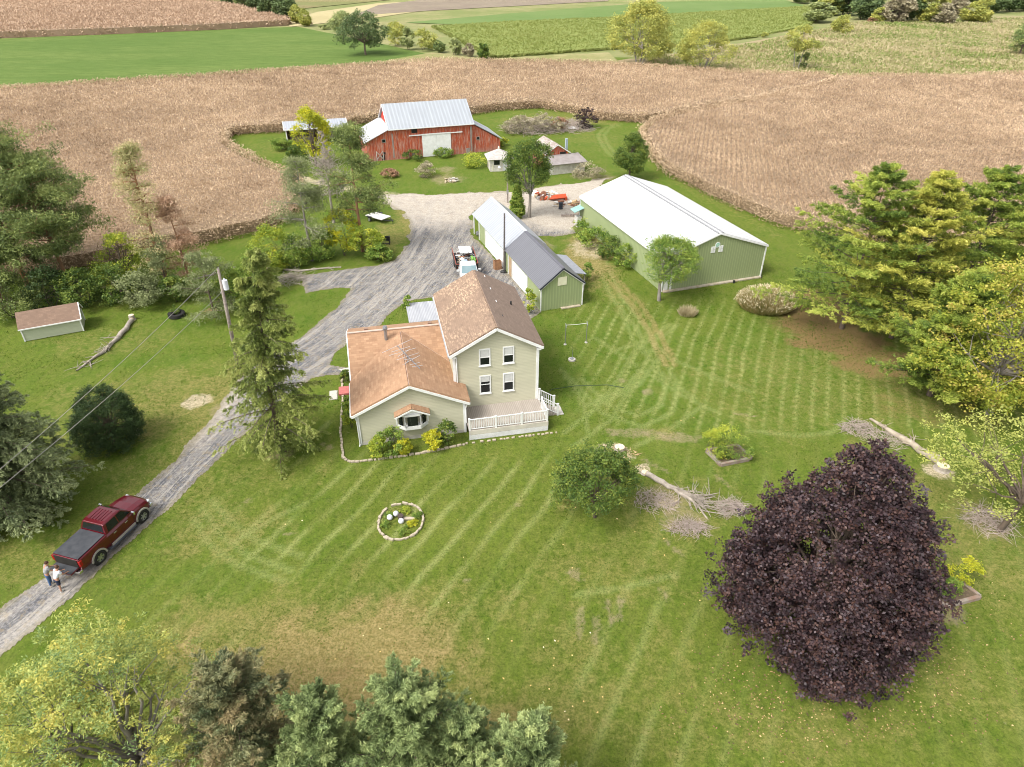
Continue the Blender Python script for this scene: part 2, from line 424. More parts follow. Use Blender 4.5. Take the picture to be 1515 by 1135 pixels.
blob('dry', 470, 1010, 290, 150, 1.25, .8); blob('needle', 480, 1010, 170, 50, .45, .9); blob('dry', 560, 930, 200, 70, .5, .9); blob('dry', 880, 1050, 160, 80, .45, .9); blob('dry', 350, 930, 150, 60, .55)
blob('dry', 850, 960, 90, 60, .4, .9); blob('dry', 1000, 760, 130, 70, .35); blob('dry', 1180, 1080, 200, 60, .35); blob('dry', 1000, 1000, 90, 100, .3); blob('dry', 700, 1090, 160, 70, .75)
blob('dry', 1420, 780, 140, 160, .45, .8); blob('dry', 1430, 1000, 140, 120, .35, .9); blob('dry', 1250, 560, 260, 80, .35); blob('dry', 1150, 600, 150, 60, .3)
blob('dry', 280, 600, 190, 80, .6, .9); blob('dry', 330, 780, 130, 60, .4); blob('dry', 620, 900, 200, 60, .35); blob('dry', 900, 840, 160, 60, .35); blob('dry', 120, 620, 130, 90, .35); blob('dry', 80, 830, 140, 60, .4); blob('dry', 240, 720, 120, 60, .35)
blob('dry', 360, 700, 120, 40, .3); blob('dry', 170, 505, 130, 26, .35)
blob('dry', 820, 170, 90, 12, .35); blob('dry', 830, 178, 110, 10, .6); blob('dry', 870, 205, 60, 20, .3); blob('dry', 640, 262, 60, 14, .25)
blob('dry', 870, 375, 40, 50, .9); blob('chips', 868, 368, 30, 20, .75); blob('dirt', 820, 338, 40, 16, .8); blob('dry', 905, 420, 30, 40, .4); blob('dry', 420, 215, 60, 20, .3); blob('dry', 620, 320, 40, 30, .7); blob('dry', 570, 352, 34, 26, .55)
blob('needle', 1195, 455, 75, 30, 1., .35); blob('needle', 1240, 500, 80, 32, 1., .35); blob('needle', 1300, 540, 70, 26, .9, .4); blob('needle', 1170, 478, 60, 20, .6, .6); blob('needle', 1400, 590, 120, 50, .4, .5)
blob('needle', 520, 1060, 330, 60, .35, .9); blob('needle', 1360, 600, 90, 30, .5, .6)
for q in [(292, 592, 26, 12), (912, 670, 32, 16), (950, 694, 14, 9), (1390, 695, 26, 12), (985, 745, 22, 9)]: blob('chips', *q, .95, .45)
for q in [(920, 563, 10, 5), (958, 580, 13, 7), (1005, 647, 50, 9), (930, 640, 50, 10), (985, 735, 46, 24), (1010, 770, 40, 20), (1455, 770, 50, 30), (1390, 905, 60, 18), (430, 790, 12, 4), (680, 793, 9, 4), (766, 747, 8, 4),
          (366, 742, 9, 5), (487, 662, 10, 6), (478, 657, 7, 4), (852, 846, 12, 6), (690, 860, 8, 4), (330, 606, 34, 14), (318, 640, 26, 12), (412, 672, 26, 12), (660, 265, 30, 9), (795, 365, 34, 14), (800, 292, 60, 22), (840, 305, 50, 20), (660, 250, 18, 6), (1140, 310, 14, 8), (880, 262, 40, 6)]: blob('dirt', *q, .75)
for q in [(856, 946, 860, 900), (880, 950, 882, 915), (905, 920, 898, 890), (915, 915, 918, 885), (845, 850, 862, 860), (1090, 612, 1120, 617), (1060, 705, 1080, 720), (950, 680, 990, 700), (985, 800, 1010, 822), (975, 870, 990, 888)]:
    stroke('dirt', [(q[0], q[1]), (q[2], q[3])], .35, .7)
for px, py in rg.uniform((200, 620), (1480, 1120), (60, 2)):
    blob('dry', px, py, rg.uniform(8, 40), rg.uniform(6, 24), rg.uniform(.2, .55), .9)
stroke('dirt', [(330,205),(399,248),(440,262)], .9, .6); stroke('chips', [(415,254),(456,267),(512,278),(566,290)], 1.6, .9); stroke('chips', [(570,285),(600,290)], 1.2, .6)
stroke('dirt', [(880,262),(930,250),(920,232),(885,205),(860,190)], .5, .35); stroke('dry', [(1000,270),(1080,310),(1150,348)], 1.6, .3)
for off in (-4, 5): stroke('light', [(930+off,245),(905+off,228),(893+off,212),(889+off,200),(897+off,190),(915+off,184)], .5, .4)
# wheel marks from the drive past the long shed into the back lawn
for o in (0, 14): stroke('dry', [(855+o,365),(895+o,410),(935+o,450),(960+o,490),(985+o,540)], .55, .75); stroke('light', [(880+o,380),(905+o,440),(945+o,490),(960+o,530),(930+o,570),(870+o,600)], .35, .6)
for o in (0, 1): stroke('light', [(905,520),(965+o*14,500),(990+o*12,480)], .35, .5)
for L in ([(845,560),(890,610),(950,632),(995,610),(1003,570),(985,540)], [(860,560),(900,600),(945,615),(978,600),(985,575),(970,545)], [(835,640),(880,605),(915,560),(945,510)], [(850,660),(905,620),(940,560)], [(940,660),(985,640),(1040,600)], [(1110,637),(1180,645),(1230,640),(1250,620)],
          [(830,545),(860,590),(870,640)], [(880,500),(940,540),(1010,585),(1060,610)], [(960,500),(990,530),(1060,560),(1110,580)], [(915,450),(935,500),(985,560),(1030,590)], [(850,880),(930,868),(1000,850)], [(350,800),(400,770),(450,745)],
          [(285,765),(310,805),(350,835),(420,860)], [(298,750),(325,790),(365,820),(430,845)], [(312,738),(340,772),(380,800),(445,822)], [(440,660),(470,640),(487,625)]):
    stroke('light', L, .3, .55, .4)
# mowing stripes
th = R(68.3); off = X*math.sin(th)-Y*math.cos(th)
ph = off/1.15+(fbm(X, Y, 9, 5, 3)-.5)*.6
tri = np.abs((ph % 1)-.5)*2
zone = smooth(Y, 38, 44)*(1-smooth(Y, 61, 65))*smooth(X, 3, 9)
line = smooth(tri, .66, .92)*(.42+.58*((np.floor(ph) % 2) > 0))
th2 = R(64.5); off2 = X*math.sin(th2)-Y*math.cos(th2)+.0*X; ph2 = off2/1.75+(fbm(X, Y, 12, 25, 3)-.5)*1.1; tri2 = np.abs((ph2 % 1)-.5)*2
z2 = (1-smooth(Y, 36, 41))*smooth(Y, 12, 15)*smooth(X, -22, -17)*(.35+.65*(1-smooth(X, 2, 12)))
A['stripe'] = np.clip(np.maximum(line*zone*(.62+.6*smooth(fbm(X, Y, 5, 91), .25, .7)), smooth(tri2, .62, 1)*z2*(.1+1.1*smooth(fbm(X, Y, 5, 44), .35, .7))*.8), 0, 1)
fine = fbm(X, Y, 9, 61, 4)
A['lush'] = smooth(fbm(X, Y, 16, 17, 3), .35, .7)*.6+.4*(smooth(Y, 34, 46))
A['lush'] = np.clip(A['lush']+.5*(1-smooth(np.hypot((X+15)/8, (Y-62)/9), .7, 1.2))+.4*smooth(Y, 95, 110), 0, 1)
Z = np.zeros(X.shape)
idx = np.arange(X.size).reshape(X.shape)
F = np.stack([idx[:-1, :-1].ravel(), idx[:-1, 1:].ravel(), idx[1:, 1:].ravel(), idx[1:, :-1].ravel()], 1)
def m_lawn():
    d = Nd('mown_grass'); co = d.co('World')
    n1 = d.noise(co, .32, 6, .62, lo=.33, hi=.67); n2 = d.noise(co, 2.6, 8, .78, lo=.36, hi=.62); n3 = d.noise(co, 7.5, 3, .8, lo=.44, hi=.60)
    n4 = d.noise(d.co('World', (1, .38, 1), (0, 0, R(-22))), 1.6, 6, .72, lo=.42, hi=.66)
    g = d.mix(n2, (.053, .101, .009), (.147, .202, .024))
    g = d.mix(d.math('MULTIPLY', d.attr('lush'), .6), g, (.060, .142, .010))
    g = d.mix(d.math('MULTIPLY', n1, .5), g, (.17, .19, .032))
    g = d.mix(d.math('MULTIPLY', d.attr('light'), .9), g, (.27, .32, .11))
    g = d.mix(d.math('MULTIPLY', d.attr('stripe'), d.rng(d.noise(co, .25, 5, .7), .30, .62, .65, .95)), g, (.32, .35, .12))
    dn = d.math('ADD', d.attr('dry'), d.math('MULTIPLY', d.math('SUBTRACT', d.noise(co, 1.3, 9, .8), .5), 1.7))
    dry = d.mix(n2, (.25, .185, .065), (.42, .31, .145))
    g = d.mix(d.rng(dn, .22, 1.0, 0, .85), g, dry)
    g = d.mix(d.math('MULTIPLY', n4, .30), g, (.235, .205, .07))
    nd = d.math('ADD', d.attr('needle'), d.math('MULTIPLY', d.math('SUBTRACT', d.noise(co, .9, 9, .8), .5), 1.6))
    g = d.mix(d.rng(nd, .25, .95, 0, .9), g, (.24, .145, .07))
    dt = d.math('ADD', d.attr('dirt'), d.math('MULTIPLY', d.math('SUBTRACT', d.noise(co, 1.8, 9, .85), .5), 2.6))
    g = d.mix(d.rng(dt, .35, 1.0, 0, .8), g, d.mix(n3, (.33, .25, .16), (.42, .33, .22)))
    ch = d.math('ADD', d.attr('chips'), d.math('MULTIPLY', d.math('SUBTRACT', d.noise(co, 1.6, 9, .85), .5), 3.2))
    g = d.mix(d.rng(ch, .35, .95, 0, .9), g, d.mix(n3, (.60, .50, .36), (.46, .36, .24)))
    g = d.mix(d.math('MULTIPLY', n3, .55), g, d.mix(n2, (.035, .060, .008), (.075, .09, .018)))
    d.bump(d.noise(co, 24, 3, .8), .8, .05)
    return d.fin(g, .95, spec=.12)
lawn = link_np('lawn', np.stack([X.ravel(), Y.ravel(), Z.ravel()], 1), F, m_lawn(), tint={k: v.ravel() for k, v in A.items()})
tag(lawn, kind='structure')

# ---- tufts and longer blades standing in the mown lawn
def lawn_tufts():
    rng = np.random.default_rng(77); n = 230000
    y = 14+58*rng.random(n)**.85; x = rng.uniform(-1, 1, n)*(y*.80+8)
    c = fbm(x, y, 2.2, 301, 4); k = (rng.random(n) < .8*smooth(c, .25, .7)) & ~inpoly(x, y, DW) & (dline(x, y, DW, True) > .25)
    x, y = x[k], y[k]; n = len(x); az = rng.uniform(0, 2*PI, n); pit = rng.uniform(.15, 1.1, n)
    d = np.stack([np.cos(az)*np.cos(pit), np.sin(az)*np.cos(pit), np.sin(pit)], 1); L = rng.uniform(.05, .12, n)*(1+y/70)
    V, F = leaf_quads(np.stack([x, y, L*.32], 1), d, L, L*.26, rng)
    tint = np.clip(.32+(fbm(x, y, 5, 311, 3)-.5)*.9+rng.normal(0, .22, n)+.25*smooth(np.abs(fbm(x, y, 11, 17, 2)-.5), .1, .4), 0, 1)
    m = m_leaf('lawn_blades', [(.062, .115, .010), (.10, .17, .016), (.165, .225, .028), (.29, .285, .09)], .3, .8, .1, .3, gain=1.0)
    return tag(link_np('grass', V, F, m, tint=np.repeat(tint, 4)), 'uneven grass tufts all over the mown lawn', 'grass', kind='stuff')

# ---- the land beyond, in sheets
def m_field(name, c1, c2, c3, rowdir=0, rows=.0, rs=1., big=.02, stretch=(1, 1, 1), sp=.5):
    d = Nd(name); co = d.co('World')
    a = d.noise(d.co('World', stretch), big, 9, .68, lo=.42, hi=.58); b = d.noise(d.co('World', stretch), .3, 7, .8, lo=.40, hi=.62)
    c = d.mix(a, c1, c2); c = d.mix(d.math('MULTIPLY', b, sp), c, c3)
    if rows:
        s = d.n('ShaderNodeSeparateXYZ'); d.l(d.co('World', None, (0, 0, rowdir)), s.inputs[0])
        w_ = d.math('ABSOLUTE', d.math('SUBTRACT', d.math('FRACT', d.math('DIVIDE', s.outputs[1], rs)), .5))
        c = d.mix(d.math('MULTIPLY', d.rng(w_, .1, .4), rows), c, tuple(v*.6 for v in c2))
    d.bump(d.noise(co, 2., 4, .7), .7, .3)
    return d.fin(c, .95, spec=.1)
def sheet(name, P, z, m, h=0):
    mb = MB(); P = [(p[0], p[1]) for p in P]
    if h: mb.prism(P, 0, z, axis='z')
    else: mb.poly([(x, y, z) for x, y in P])
    return tag(mb.build(name, m), kind='structure')
gm = m_field('meadow_ground', (.20, .22, .08), (.30, .27, .13), (.14, .19, .06), big=.03)
mb = MB(); mb.poly([(-2500, -60, -.03), (2500, -60, -.03), (2500, 3600, -.03), (-2500, 3600, -.03)]); tag(mb.build('ground', gm), kind='structure')
sheet('green_field', W2([(-260,165),(0,133),(300,113),(560,96),(680,92),(560,64),(440,40),(0,58),(-200,66)]), .10,
      m_field('green_hay', (.105, .165, .038), (.14, .195, .05), (.075, .125, .024), big=.03, stretch=(.6, 1.6, 1), sp=.7))
sheet('stubble_strip', W2([(430,40),(560,26),(700,5),(640,1),(560,5),(470,18),(420,32)]), .12, m_field('stubble', (.42, .35, .19), (.46, .39, .22), (.34, .31, .15)))
sheet('ploughed_field', W2([(520,24),(640,16),(900,2),(900,-8),(640,-2),(560,8)]), .16, m_field('ploughed', (.23, .18, .145), (.27, .22, .17), (.19, .17, .10), big=.05))
sheet('far_field', W2([(600,-3),(1900,-14),(1900,-50),(430,-50),(430,-1)]), .14, m_field('far_grass', (.22, .25, .09), (.28, .27, .13), (.18, .21, .07), big=.01))
sheet('far_left_field', W2([(300,1),(440,14),(560,2),(640,-6),(640,-30),(200,-30)]), .2, m_field('far_crop', (.20, .20, .08), (.25, .2, .10), (.13, .15, .05), big=.02, stretch=(.4, 2, 1)))
sheet('grass_strip', W2([(600,34),(760,20),(980,3),(1160,0),(1200,12),(900,28),(700,38)]), .18, m_field('strip_green', (.115, .19, .05), (.145, .215, .065), (.16, .20, .08)))
sheet('hedge_verge', W2([(560,92),(640,78),(720,88),(900,78),(920,96),(640,100)]), .14, m_field('verge', (.26, .24, .10), (.34, .30, .15), (.16, .2, .06), big=.08))
sheet('marsh_meadow', W2([(880,96),(950,84),(1100,64),(1200,46),(1270,30),(1420,26),(1900,20),(1900,118),(1515,112),(1200,118),(1000,106)]), .12,
      m_field('marsh', (.31, .25, .14), (.15, .20, .055), (.36, .28, .17), big=.045, stretch=(.35, 1.2, 1), sp=.75))
sheet('marsh_rush', W2([(1300,104),(1380,98),(1440,90),(1700,84),(1700,100),(1480,105),(1400,110)]), .2, m_field('rush', (.25, .215, .07), (.18, .19, .05), (.15, .13, .05), big=.08, stretch=(.5, 1.5, 1)))

# ---- standing corn, leaf by leaf near the farm and coarser far off
def m_corn(name, cols, soil):
    return m_leaf(name, cols, .25, .7, .15, .25)
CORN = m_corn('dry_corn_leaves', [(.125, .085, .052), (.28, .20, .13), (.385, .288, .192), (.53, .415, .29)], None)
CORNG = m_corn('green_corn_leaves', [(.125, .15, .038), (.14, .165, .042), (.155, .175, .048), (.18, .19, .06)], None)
CORNC = M2('corn_canopy', (.30, .215, .14), (.21, .15, .095), 1.4, .95, bump=.6)
CORNCG = M2('corn_canopy_green', (.21, .24, .06), (.18, .22, .05), .3, .95, bump=.6)
def leaf_quads(c, d, L, Wd, rng, side=None, flat=0.0):
    """diamond leaves centred on c pointing along d"""
    n = len(c); d = d/np.linalg.norm(d, axis=1, keepdims=True)
    r = rng.normal(size=(n, 3))
    if flat: r = r*(1-flat)+NP([0, 0, 1.])*flat*1.5
    s = np.cross(d, r); s /= np.linalg.norm(s, axis=1, keepdims=True)+1e-9
    L = np.broadcast_to(L, (n,))[:, None]; Wd = np.broadcast_to(Wd, (n,))[:, None]
    V = np.stack([c-d*L/2, c+s*Wd/2-d*L*.05, c+d*L/2, c-s*Wd/2-d*L*.05], 1).reshape(-1, 3)
    return V, np.arange(n*4).reshape(n, 4)
lawn_tufts()
def grow_corn(name, P, dens, h, Ll, Wl, seed, label, rowang, flank=85, canopy=None, leafm=None, edge_dens=0, rows=.76, zc=.62):
    rng = np.random.default_rng(seed); P = NP(P)
    x0, y0 = P.min(0); x1, y1 = P.max(0)
    Vs = []; Ts = []
    # chop the field into bands so density can fall with distance
    n = int((x1-x0)*(y1-y0)*dens(0)) if callable(dens) else int((x1-x0)*(y1-y0)*dens)
    x = rng.uniform(x0, x1, n); y = rng.uniform(y0, y1, n)
    keep = inpoly(x, y, P)
    x = x[keep]; y = y[keep]
    dist = np.hypot(x, y)
    p = np.clip((95/dist)**1.4, .14, 1); k = rng.random(len(x)) < p; x, y, dist, p = x[k], y[k], dist[k], p[k]
    vis = np.abs(x) < y*.80+14; x, y, dist, p = x[vis], y[vis], dist[vis], p[vis]
    # gather into rows
    ca, sa = math.cos(rowang), math.sin(rowang); u = x*ca+y*sa; v = -x*sa+y*ca
    vr = np.round(v/rows)*rows; v = vr+rng.normal(0, .12, len(v))*np.clip(dist/90, 1, 2.0); x = u*ca-v*sa; y = u*sa+v*ca
    hh = h*(.86+.3*fbm(x, y, 7, seed+1, 3))*(1-.5*smooth(fbm(x, y, 6, seed+9, 3), .80, .9))
    de = dline(x, y, P, True)
    lowk = rng.random(len(x)) < np.where(de < 2.0, .75, .12)
    t = np.where(lowk, rng.random(len(x)), .72+.28*rng.random(len(x))**.7)
    z = hh*t
    az = rng.uniform(0, 2*PI, len(x)); pit = rng.normal(.0, .55, len(x)); tas = (t > .93); pit = np.where(tas, rng.uniform(.9, 1.5, len(x)), pit)
    d = np.stack([np.cos(az)*np.cos(pit), np.sin(az)*np.cos(pit), np.sin(pit)], 1)
    sc = np.sqrt(1/p)*rng.uniform(.7, 1.25, len(x))
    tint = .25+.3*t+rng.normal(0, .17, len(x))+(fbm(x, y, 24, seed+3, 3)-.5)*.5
    if flank:   # the outer row, leaves down to the soil on every side the camera is near
        ex, ey = [], []
        for i in range(len(P)):
            a, b = P[i], P[(i+1) % len(P)]; mid = (a+b)/2; L = np.hypot(*(b-a)); dd = np.hypot(*mid)
            if dd > 300 and flank == 85 or abs(mid[0]) > mid[1]*.85+30: continue
            m = int(L*flank*min(1, (110/dd)**1.3)); f = rng.random(m)[:, None]; q = a+(b-a)*f+rng.normal(0, .33, (m, 2)); ex.append(q[:, 0]); ey.append(q[:, 1])
        ex = np.concatenate(ex+[np.zeros(0)]); ey = np.concatenate(ey+[np.zeros(0)]); ex = ex+(vnoise(ex, ey, 2.5, 3)-.5)*.9; ey = ey+(vnoise(ex, ey, 2.5, 4)-.5)*.9
        m = len(ex); et = rng.random(m)**.8; ez = et*h*(.85+.2*rng.random(m)); ea = rng.uniform(0, 2*PI, m); ep = rng.normal(-.1, .6, m)
        x = np.append(x, ex); y = np.append(y, ey); z = np.append(z, ez); d = np.concatenate([d, np.stack([np.cos(ea)*np.cos(ep), np.sin(ea)*np.cos(ep), np.sin(ep)], 1)]); sc = np.append(sc, np.clip((np.hypot(ex, ey)/95), 1, 2)*rng.uniform(.8, 1.3, m)); tint = np.append(tint, .42+.25*et+rng.normal(0, .19, m))
    V, Fq = leaf_quads(np.stack([x, y, z], 1), d, Ll*np.clip(sc, .6, 2.0), Wl*np.clip(sc, .6, 2.6), rng)
    tint = np.clip(tint, 0, 1)
    tint = np.repeat(tint, 4)
    # canopy body under the leaf tips and its flank down to the soil
    nx = 1.2 if (y1-y0) < 150 else 3.
    o = link_np(name, V, Fq, [leafm or CORN], tint=tint)
    body = MB(); ins = []
    q = P; cen = q.mean(0)
    body.prism([(float(a), float(b)) for a, b in shrink(P, 1.0)], .02, h*zc, axis='z')
    bo = body.build('canopy_body', canopy or CORNC)
    # join body into the same mesh so the crop is one object
    bm = bmesh.new(); bm.from_mesh(o.data); k0 = len(bm.verts); bm2 = bo.data
    o.data.materials.append(canopy or CORNC)
    vs_ = [bm.verts.new(v.co) for v in bm2.vertices]
    for pl in bm2.polygons:
        f = bm.faces.new([vs_[i] for i in pl.vertices]); f.material_index = 1
    bm.to_mesh(o.data); bm.free(); bpy.data.objects.remove(bo)
    return tag(o, label, 'cornfield', kind='stuff')
def shrink(P, d):
    n = len(P); area = .5*sum(P[i][0]*P[(i+1) % n][1]-P[(i+1) % n][0]*P[i][1] for i in range(n)); sg = 1 if area > 0 else -1
    out = []
    for i in range(n):
        a, b, c = NP(P[i-1]), NP(P[i]), NP(P[(i+1) % n]); e1 = (b-a)/(np.linalg.norm(b-a)+1e-9); e2 = (c-b)/(np.linalg.norm(c-b)+1e-9)
        nn = NP([-(e1+e2)[1], (e1+e2)[0]]); nn /= np.linalg.norm(nn)+1e-9; out.append(b+nn*d*sg)
    return out
CORN_A = [(-330,470),(-200,420),(-20,415),(60,408),(130,398),(200,382),(235,372),(300,364),(345,353),(395,343),(432,325),(450,303),(452,284),(438,272),(400,258),(362,240),(336,222),(334,209),(352,200),(420,196),(470,189),(520,188),(560,180),(690,172),(740,164),(800,161),(850,169),(880,178),(958,183),(1010,172),(1080,160),(1140,150),(1215,132),(1230,128),
          (1215,119),(1100,116),(960,106),(850,100),(700,98),(640,97),(560,103),(300,121),(0,141),(-330,165)]
CORN_B = [(963,190),(948,203),(958,232),(985,258),(1035,285),(1100,316),(1160,338),(1230,352),(1330,372),(1430,392),(1560,410),(1900,470),(1900,125),(1515,116),(1400,122),(1300,121),(1235,123),(1225,131),(1140,152.5),(1050,169.5),(1000,179)]
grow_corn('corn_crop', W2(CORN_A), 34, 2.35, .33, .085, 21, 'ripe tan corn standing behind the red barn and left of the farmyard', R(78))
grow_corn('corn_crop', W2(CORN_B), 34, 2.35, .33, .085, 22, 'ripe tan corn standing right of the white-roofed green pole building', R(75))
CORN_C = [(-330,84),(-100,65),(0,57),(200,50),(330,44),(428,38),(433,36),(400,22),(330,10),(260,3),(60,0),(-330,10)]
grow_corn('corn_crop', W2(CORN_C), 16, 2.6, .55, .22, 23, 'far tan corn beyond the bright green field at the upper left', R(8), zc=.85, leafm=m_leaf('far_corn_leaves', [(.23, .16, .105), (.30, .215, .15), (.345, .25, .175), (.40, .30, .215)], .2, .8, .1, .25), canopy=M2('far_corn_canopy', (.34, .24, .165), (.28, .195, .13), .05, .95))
MARSH = [(950,88),(1100,68),(1200,48),(1262,34),(1420,29),(1600,26),(1600,112),(1515,110),(1200,114),(1080,110),(980,104)]
grow_corn('meadow_grass', W2(MARSH), 12, .5, .55, .22, 25, 'rough pale and green grasses of the wet meadow beyond the corn at the upper right', R(4), flank=0, canopy=gm, leafm=m_leaf('marsh_grass', [(.10, .16, .035), (.17, .20, .065), (.30, .26, .14), (.37, .31, .20)], .3, .8, .1, .05), zc=.05)
OLIVE = [(640,40),(760,33),(900,27),(1200,10),(1215,30),(1190,42),(1120,55),(1040,66),(900,74),(760,84),(730,86),(690,66)]
grow_corn('green_corn_crop', W2(OLIVE), 12, .7, .45, .2, 24, 'yellow-green crop field beyond the hedge of bushes', R(4), canopy=CORNCG, leafm=CORNG, zc=.9)
# ================================================================== BUILDINGS
SAGE = m_siding('sage_siding', (.54, .52, .385)); SAGE2 = m_siding('pale_shed_siding', (.46, .49, .36), .12)
SH_O = m_shingle('orange_shingles', (.47, .29, .175), (.34, .195, .115), (.23, .135, .08), None, .42, .19)
SH_B = m_shingle('worn_brown_shingles', (.32, .22, .155), (.23, .155, .11), (.14, .10, .075), (.50, .36, .24), .34, .16, .52)
SH_B2 = m_shingle('brown_shingles', (.27, .195, .15), (.215, .155, .12), (.15, .11, .085), None, .34, .16)
SH_S = m_shingle('shed_brown_shingles', (.27, .18, .13), (.215, .14, .10), (.15, .10, .075), (.36, .27, .19), .33, .15, .62)
GREEN = m_panel('green_steel', (.31, .365, .185), (.35, .40, .215), .30, .40, .45, 0, .5)
WROOF = m_panel('white_steel_roof', (.66, .66, .655), (.54, .54, .53), .9, .45, .5, 0, .6)
GROOF = m_panel('galvanised_roof', (.47, .49, .53), (.36, .38, .42), .45, .42, .42, .25, .7)
CROOF = m_panel('charcoal_steel_roof', (.155, .157, .175), (.20, .20, .22), .30, .38, .4, .1, .5)
BROOF = m_panel('barn_steel_roof', (.48, .51, .54), (.36, .38, .41), .62, .42, .45, .3, .8)
def m_barn():
    d = Nd('red_barn_boards'); uv = d.co('UV'); sp = d.n('ShaderNodeSeparateXYZ'); d.l(uv, sp.inputs[0])
    q = d.math('DIVIDE', sp.outputs[0], .24); fr = d.math('FRACT', q)
    wn = d.n('ShaderNodeTexWhiteNoise'); wn.noise_dimensions = '1D'; d.l(d.math('FLOOR', q), wn.inputs['W'])
    c = d.mix(wn.outputs[0], (.33, .05, .02), (.50, .115, .05))
    wear = d.noise(d.co('UV', (4.2, .45, 1)), 1.5, 6, .72, lo=.47, hi=.66)
    c = d.mix(d.math('MULTIPLY', wear, .8), c, (.47, .36, .30))
    low = d.math('MULTIPLY', d.rng(sp.outputs[1], 0., 1.3, .55, 0), d.noise(uv, 2., 5, .7, lo=.3, hi=.6))
    c = d.mix(low, c, (.38, .30, .26))
    e = d.math('ABSOLUTE', d.math('SUBTRACT', fr, .5)); c = d.mix(d.rng(e, .42, .48), c, (.12, .045, .035))
    d.bump(e, -.4, .02); return d.fin(c, .9)
BARN = m_barn()
BARNW = M2('grey_boards', (.34, .29, .26), (.22, .18, .16), 3, .9, bump=.3, stretch=(2, 2, .3))
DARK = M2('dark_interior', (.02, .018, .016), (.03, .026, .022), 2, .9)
DECKM = m_panel('deck_boards', (.42, .37, .32), (.30, .26, .22), .14, .40, .8, 0, .9)
PATIO = m_panel('grey_deck_boards', (.36, .37, .40), (.56, .56, .57), .15, .40, .85, 0, .9)
CONC = M2('concrete', (.50, .47, .42), (.5, .47, .42), 1.5, .9, bump=.3)
STONE = M2('limestone', (.48, .41, .31), (.34, .29, .21), 3, .9, bump=.4)
def gable_roof(par, name, x0, x1, y0, y1, ze, zr, mats, t=.14, xr=None):
    """ridge along y; returns the roof object"""
    xm = xr if xr is not None else (x0+x1)/2
    mb = MB()
    mb.slab([(x0, y0, ze), (xm, y0, zr), (xm, y1, zr), (x0, y1, ze)][::-1], t, 0)
    mb.slab([(xm, y0, zr), (x1, y0, ze), (x1, y1, ze), (xm, y1, zr)][::-1], t, len(mats)-1)
    return mb.build(name, mats, par)
def fascia(par, pts, w=.16, h=.2, m=None, name='trim'):
    mb = MB()
    for a, b in pts: mb.bar(a, b, w, h)
    return mb.build(name, m or WHITE, par)

# ------------------------------------------------------------ farmhouse
H0 = (-4.505, 42.432, 0); HA = R(12.087)
hs_ = empty('farmhouse', H0, HA, 'pale sage-green two-storey farmhouse with an orange-shingled side wing and a white-railed deck', 'house')
mb = MB(); t = .34
mb.prism([(.32, 0), (6.65, 0), (6.65, 5.62), (3.487, 7.42), (.32, 5.62)], .35, 9.95)
mb.build('wall', SAGE, hs_)
rf = gable_roof(hs_, 'roof', 0, 6.973, 0, 10.27, 5.72, 7.66, [SH_B, SH_B2])
mb = MB(); mb.bar((3.487, .02, 7.70), (3.487, 10.25, 7.70), .26, .06); mb.build('ridge_cap', SH_B, rf)
for i, (u, v) in enumerate(((4.22, 9.7), (4.26, 7.3), (4.29, 5.0), (4.31, 2.5))):
    z = 7.66-(u-3.487)*.5564
    MB().box(u-.13, u+.13, v-.15, v+.15, z-.02, z+.12, 0).box(u+.131, u+.14, v-.12, v+.12, z, z+.10, 1).build('roof_vent', [WHITE if i < 3 else BLACK, BLACK], rf, bevel=.02)
z = 7.66-(5.7-3.487)*.5564
MB().tube([(5.7, 5.6, z-.1), (5.7, 5.6, z+.45)], .07, 8).build('vent_pipe', BLACK, rf)
fascia(hs_, [((0, -.012, 5.63), (3.487, -.012, 7.565)), ((3.487, -.012, 7.565), (6.973, -.012, 5.63)), ((-.01, 0, 5.62), (-.01, 10.27, 5.62)), ((6.983, 0, 5.62), (6.983, 10.27, 5.62)), ((.32, .335, 0.9), (.32, .335, 5.5)), ((6.65, .335, 0.9), (6.65, .335, 5.55))], .10, .2, name='trim')
MB().box(.16, .42, .02, .33, 5.44, 5.6).box(6.52, 6.84, .02, .33, 5.44, 5.6).split('eave_return', WHITE, hs_)
MB().tube([(.50, .27, 5.45), (.50, .27, 2.9)], .05, 6).build('downspout', WHITE, hs_)
MB().tube([(-.08, .05, 5.60), (-.08, 10.2, 5.60)], .06, 6).build('gutter', M2('grey_gutter', (.35, .36, .38)), hs_)
def window(par, u0, u1, z0, z1, y, blind=.5, name='window', upper=None):
    mb = MB(); fw = .09
    for a in ((u0, u0+fw, z0, z1), (u1-fw, u1, z0, z1), (u0+fw, u1-fw, z1-fw, z1), (u0+fw, u1-fw, z0, z0+fw)): mb.box(a[0], a[1], y-.05, y+.0, a[2], a[3])
    mb.box(u0-.04, u1+.04, y-.09, y-.001, z0-.06, z0-.002)
    f = mb.build(name, WHITE, par)
    zm = (z0+z1)/2
    MB().box(u0+fw, u1-fw, y-.035, y-.012, zm-.03, zm+.03).build('sash_rail', WHITE, f)
    MB().box(u0+fw, u1-fw, y-.011, y-.004, z0+fw, z1-fw).build('pane', GLASS_D, f)
    if blind: MB().box(u0+fw+.02, u1-fw-.02, y-.020, y-.012, z1-fw-(z1-z0)*blind*.85, z1-fw-.01).build('blind', M2('blind_white', (.60, .60, .58), (.52, .52, .5)), f)
    return f
for (u0, u1, z0, z1, bl) in ((2.18, 3.04, 4.42, 5.86, .55), (3.98, 4.84, 4.42, 5.86, .5), (2.18, 3.04, 1.95, 3.56, .35), (3.98, 4.84, 1.95, 3.56, .5)): window(hs_, u0, u1, z0, z1, .35, bl)
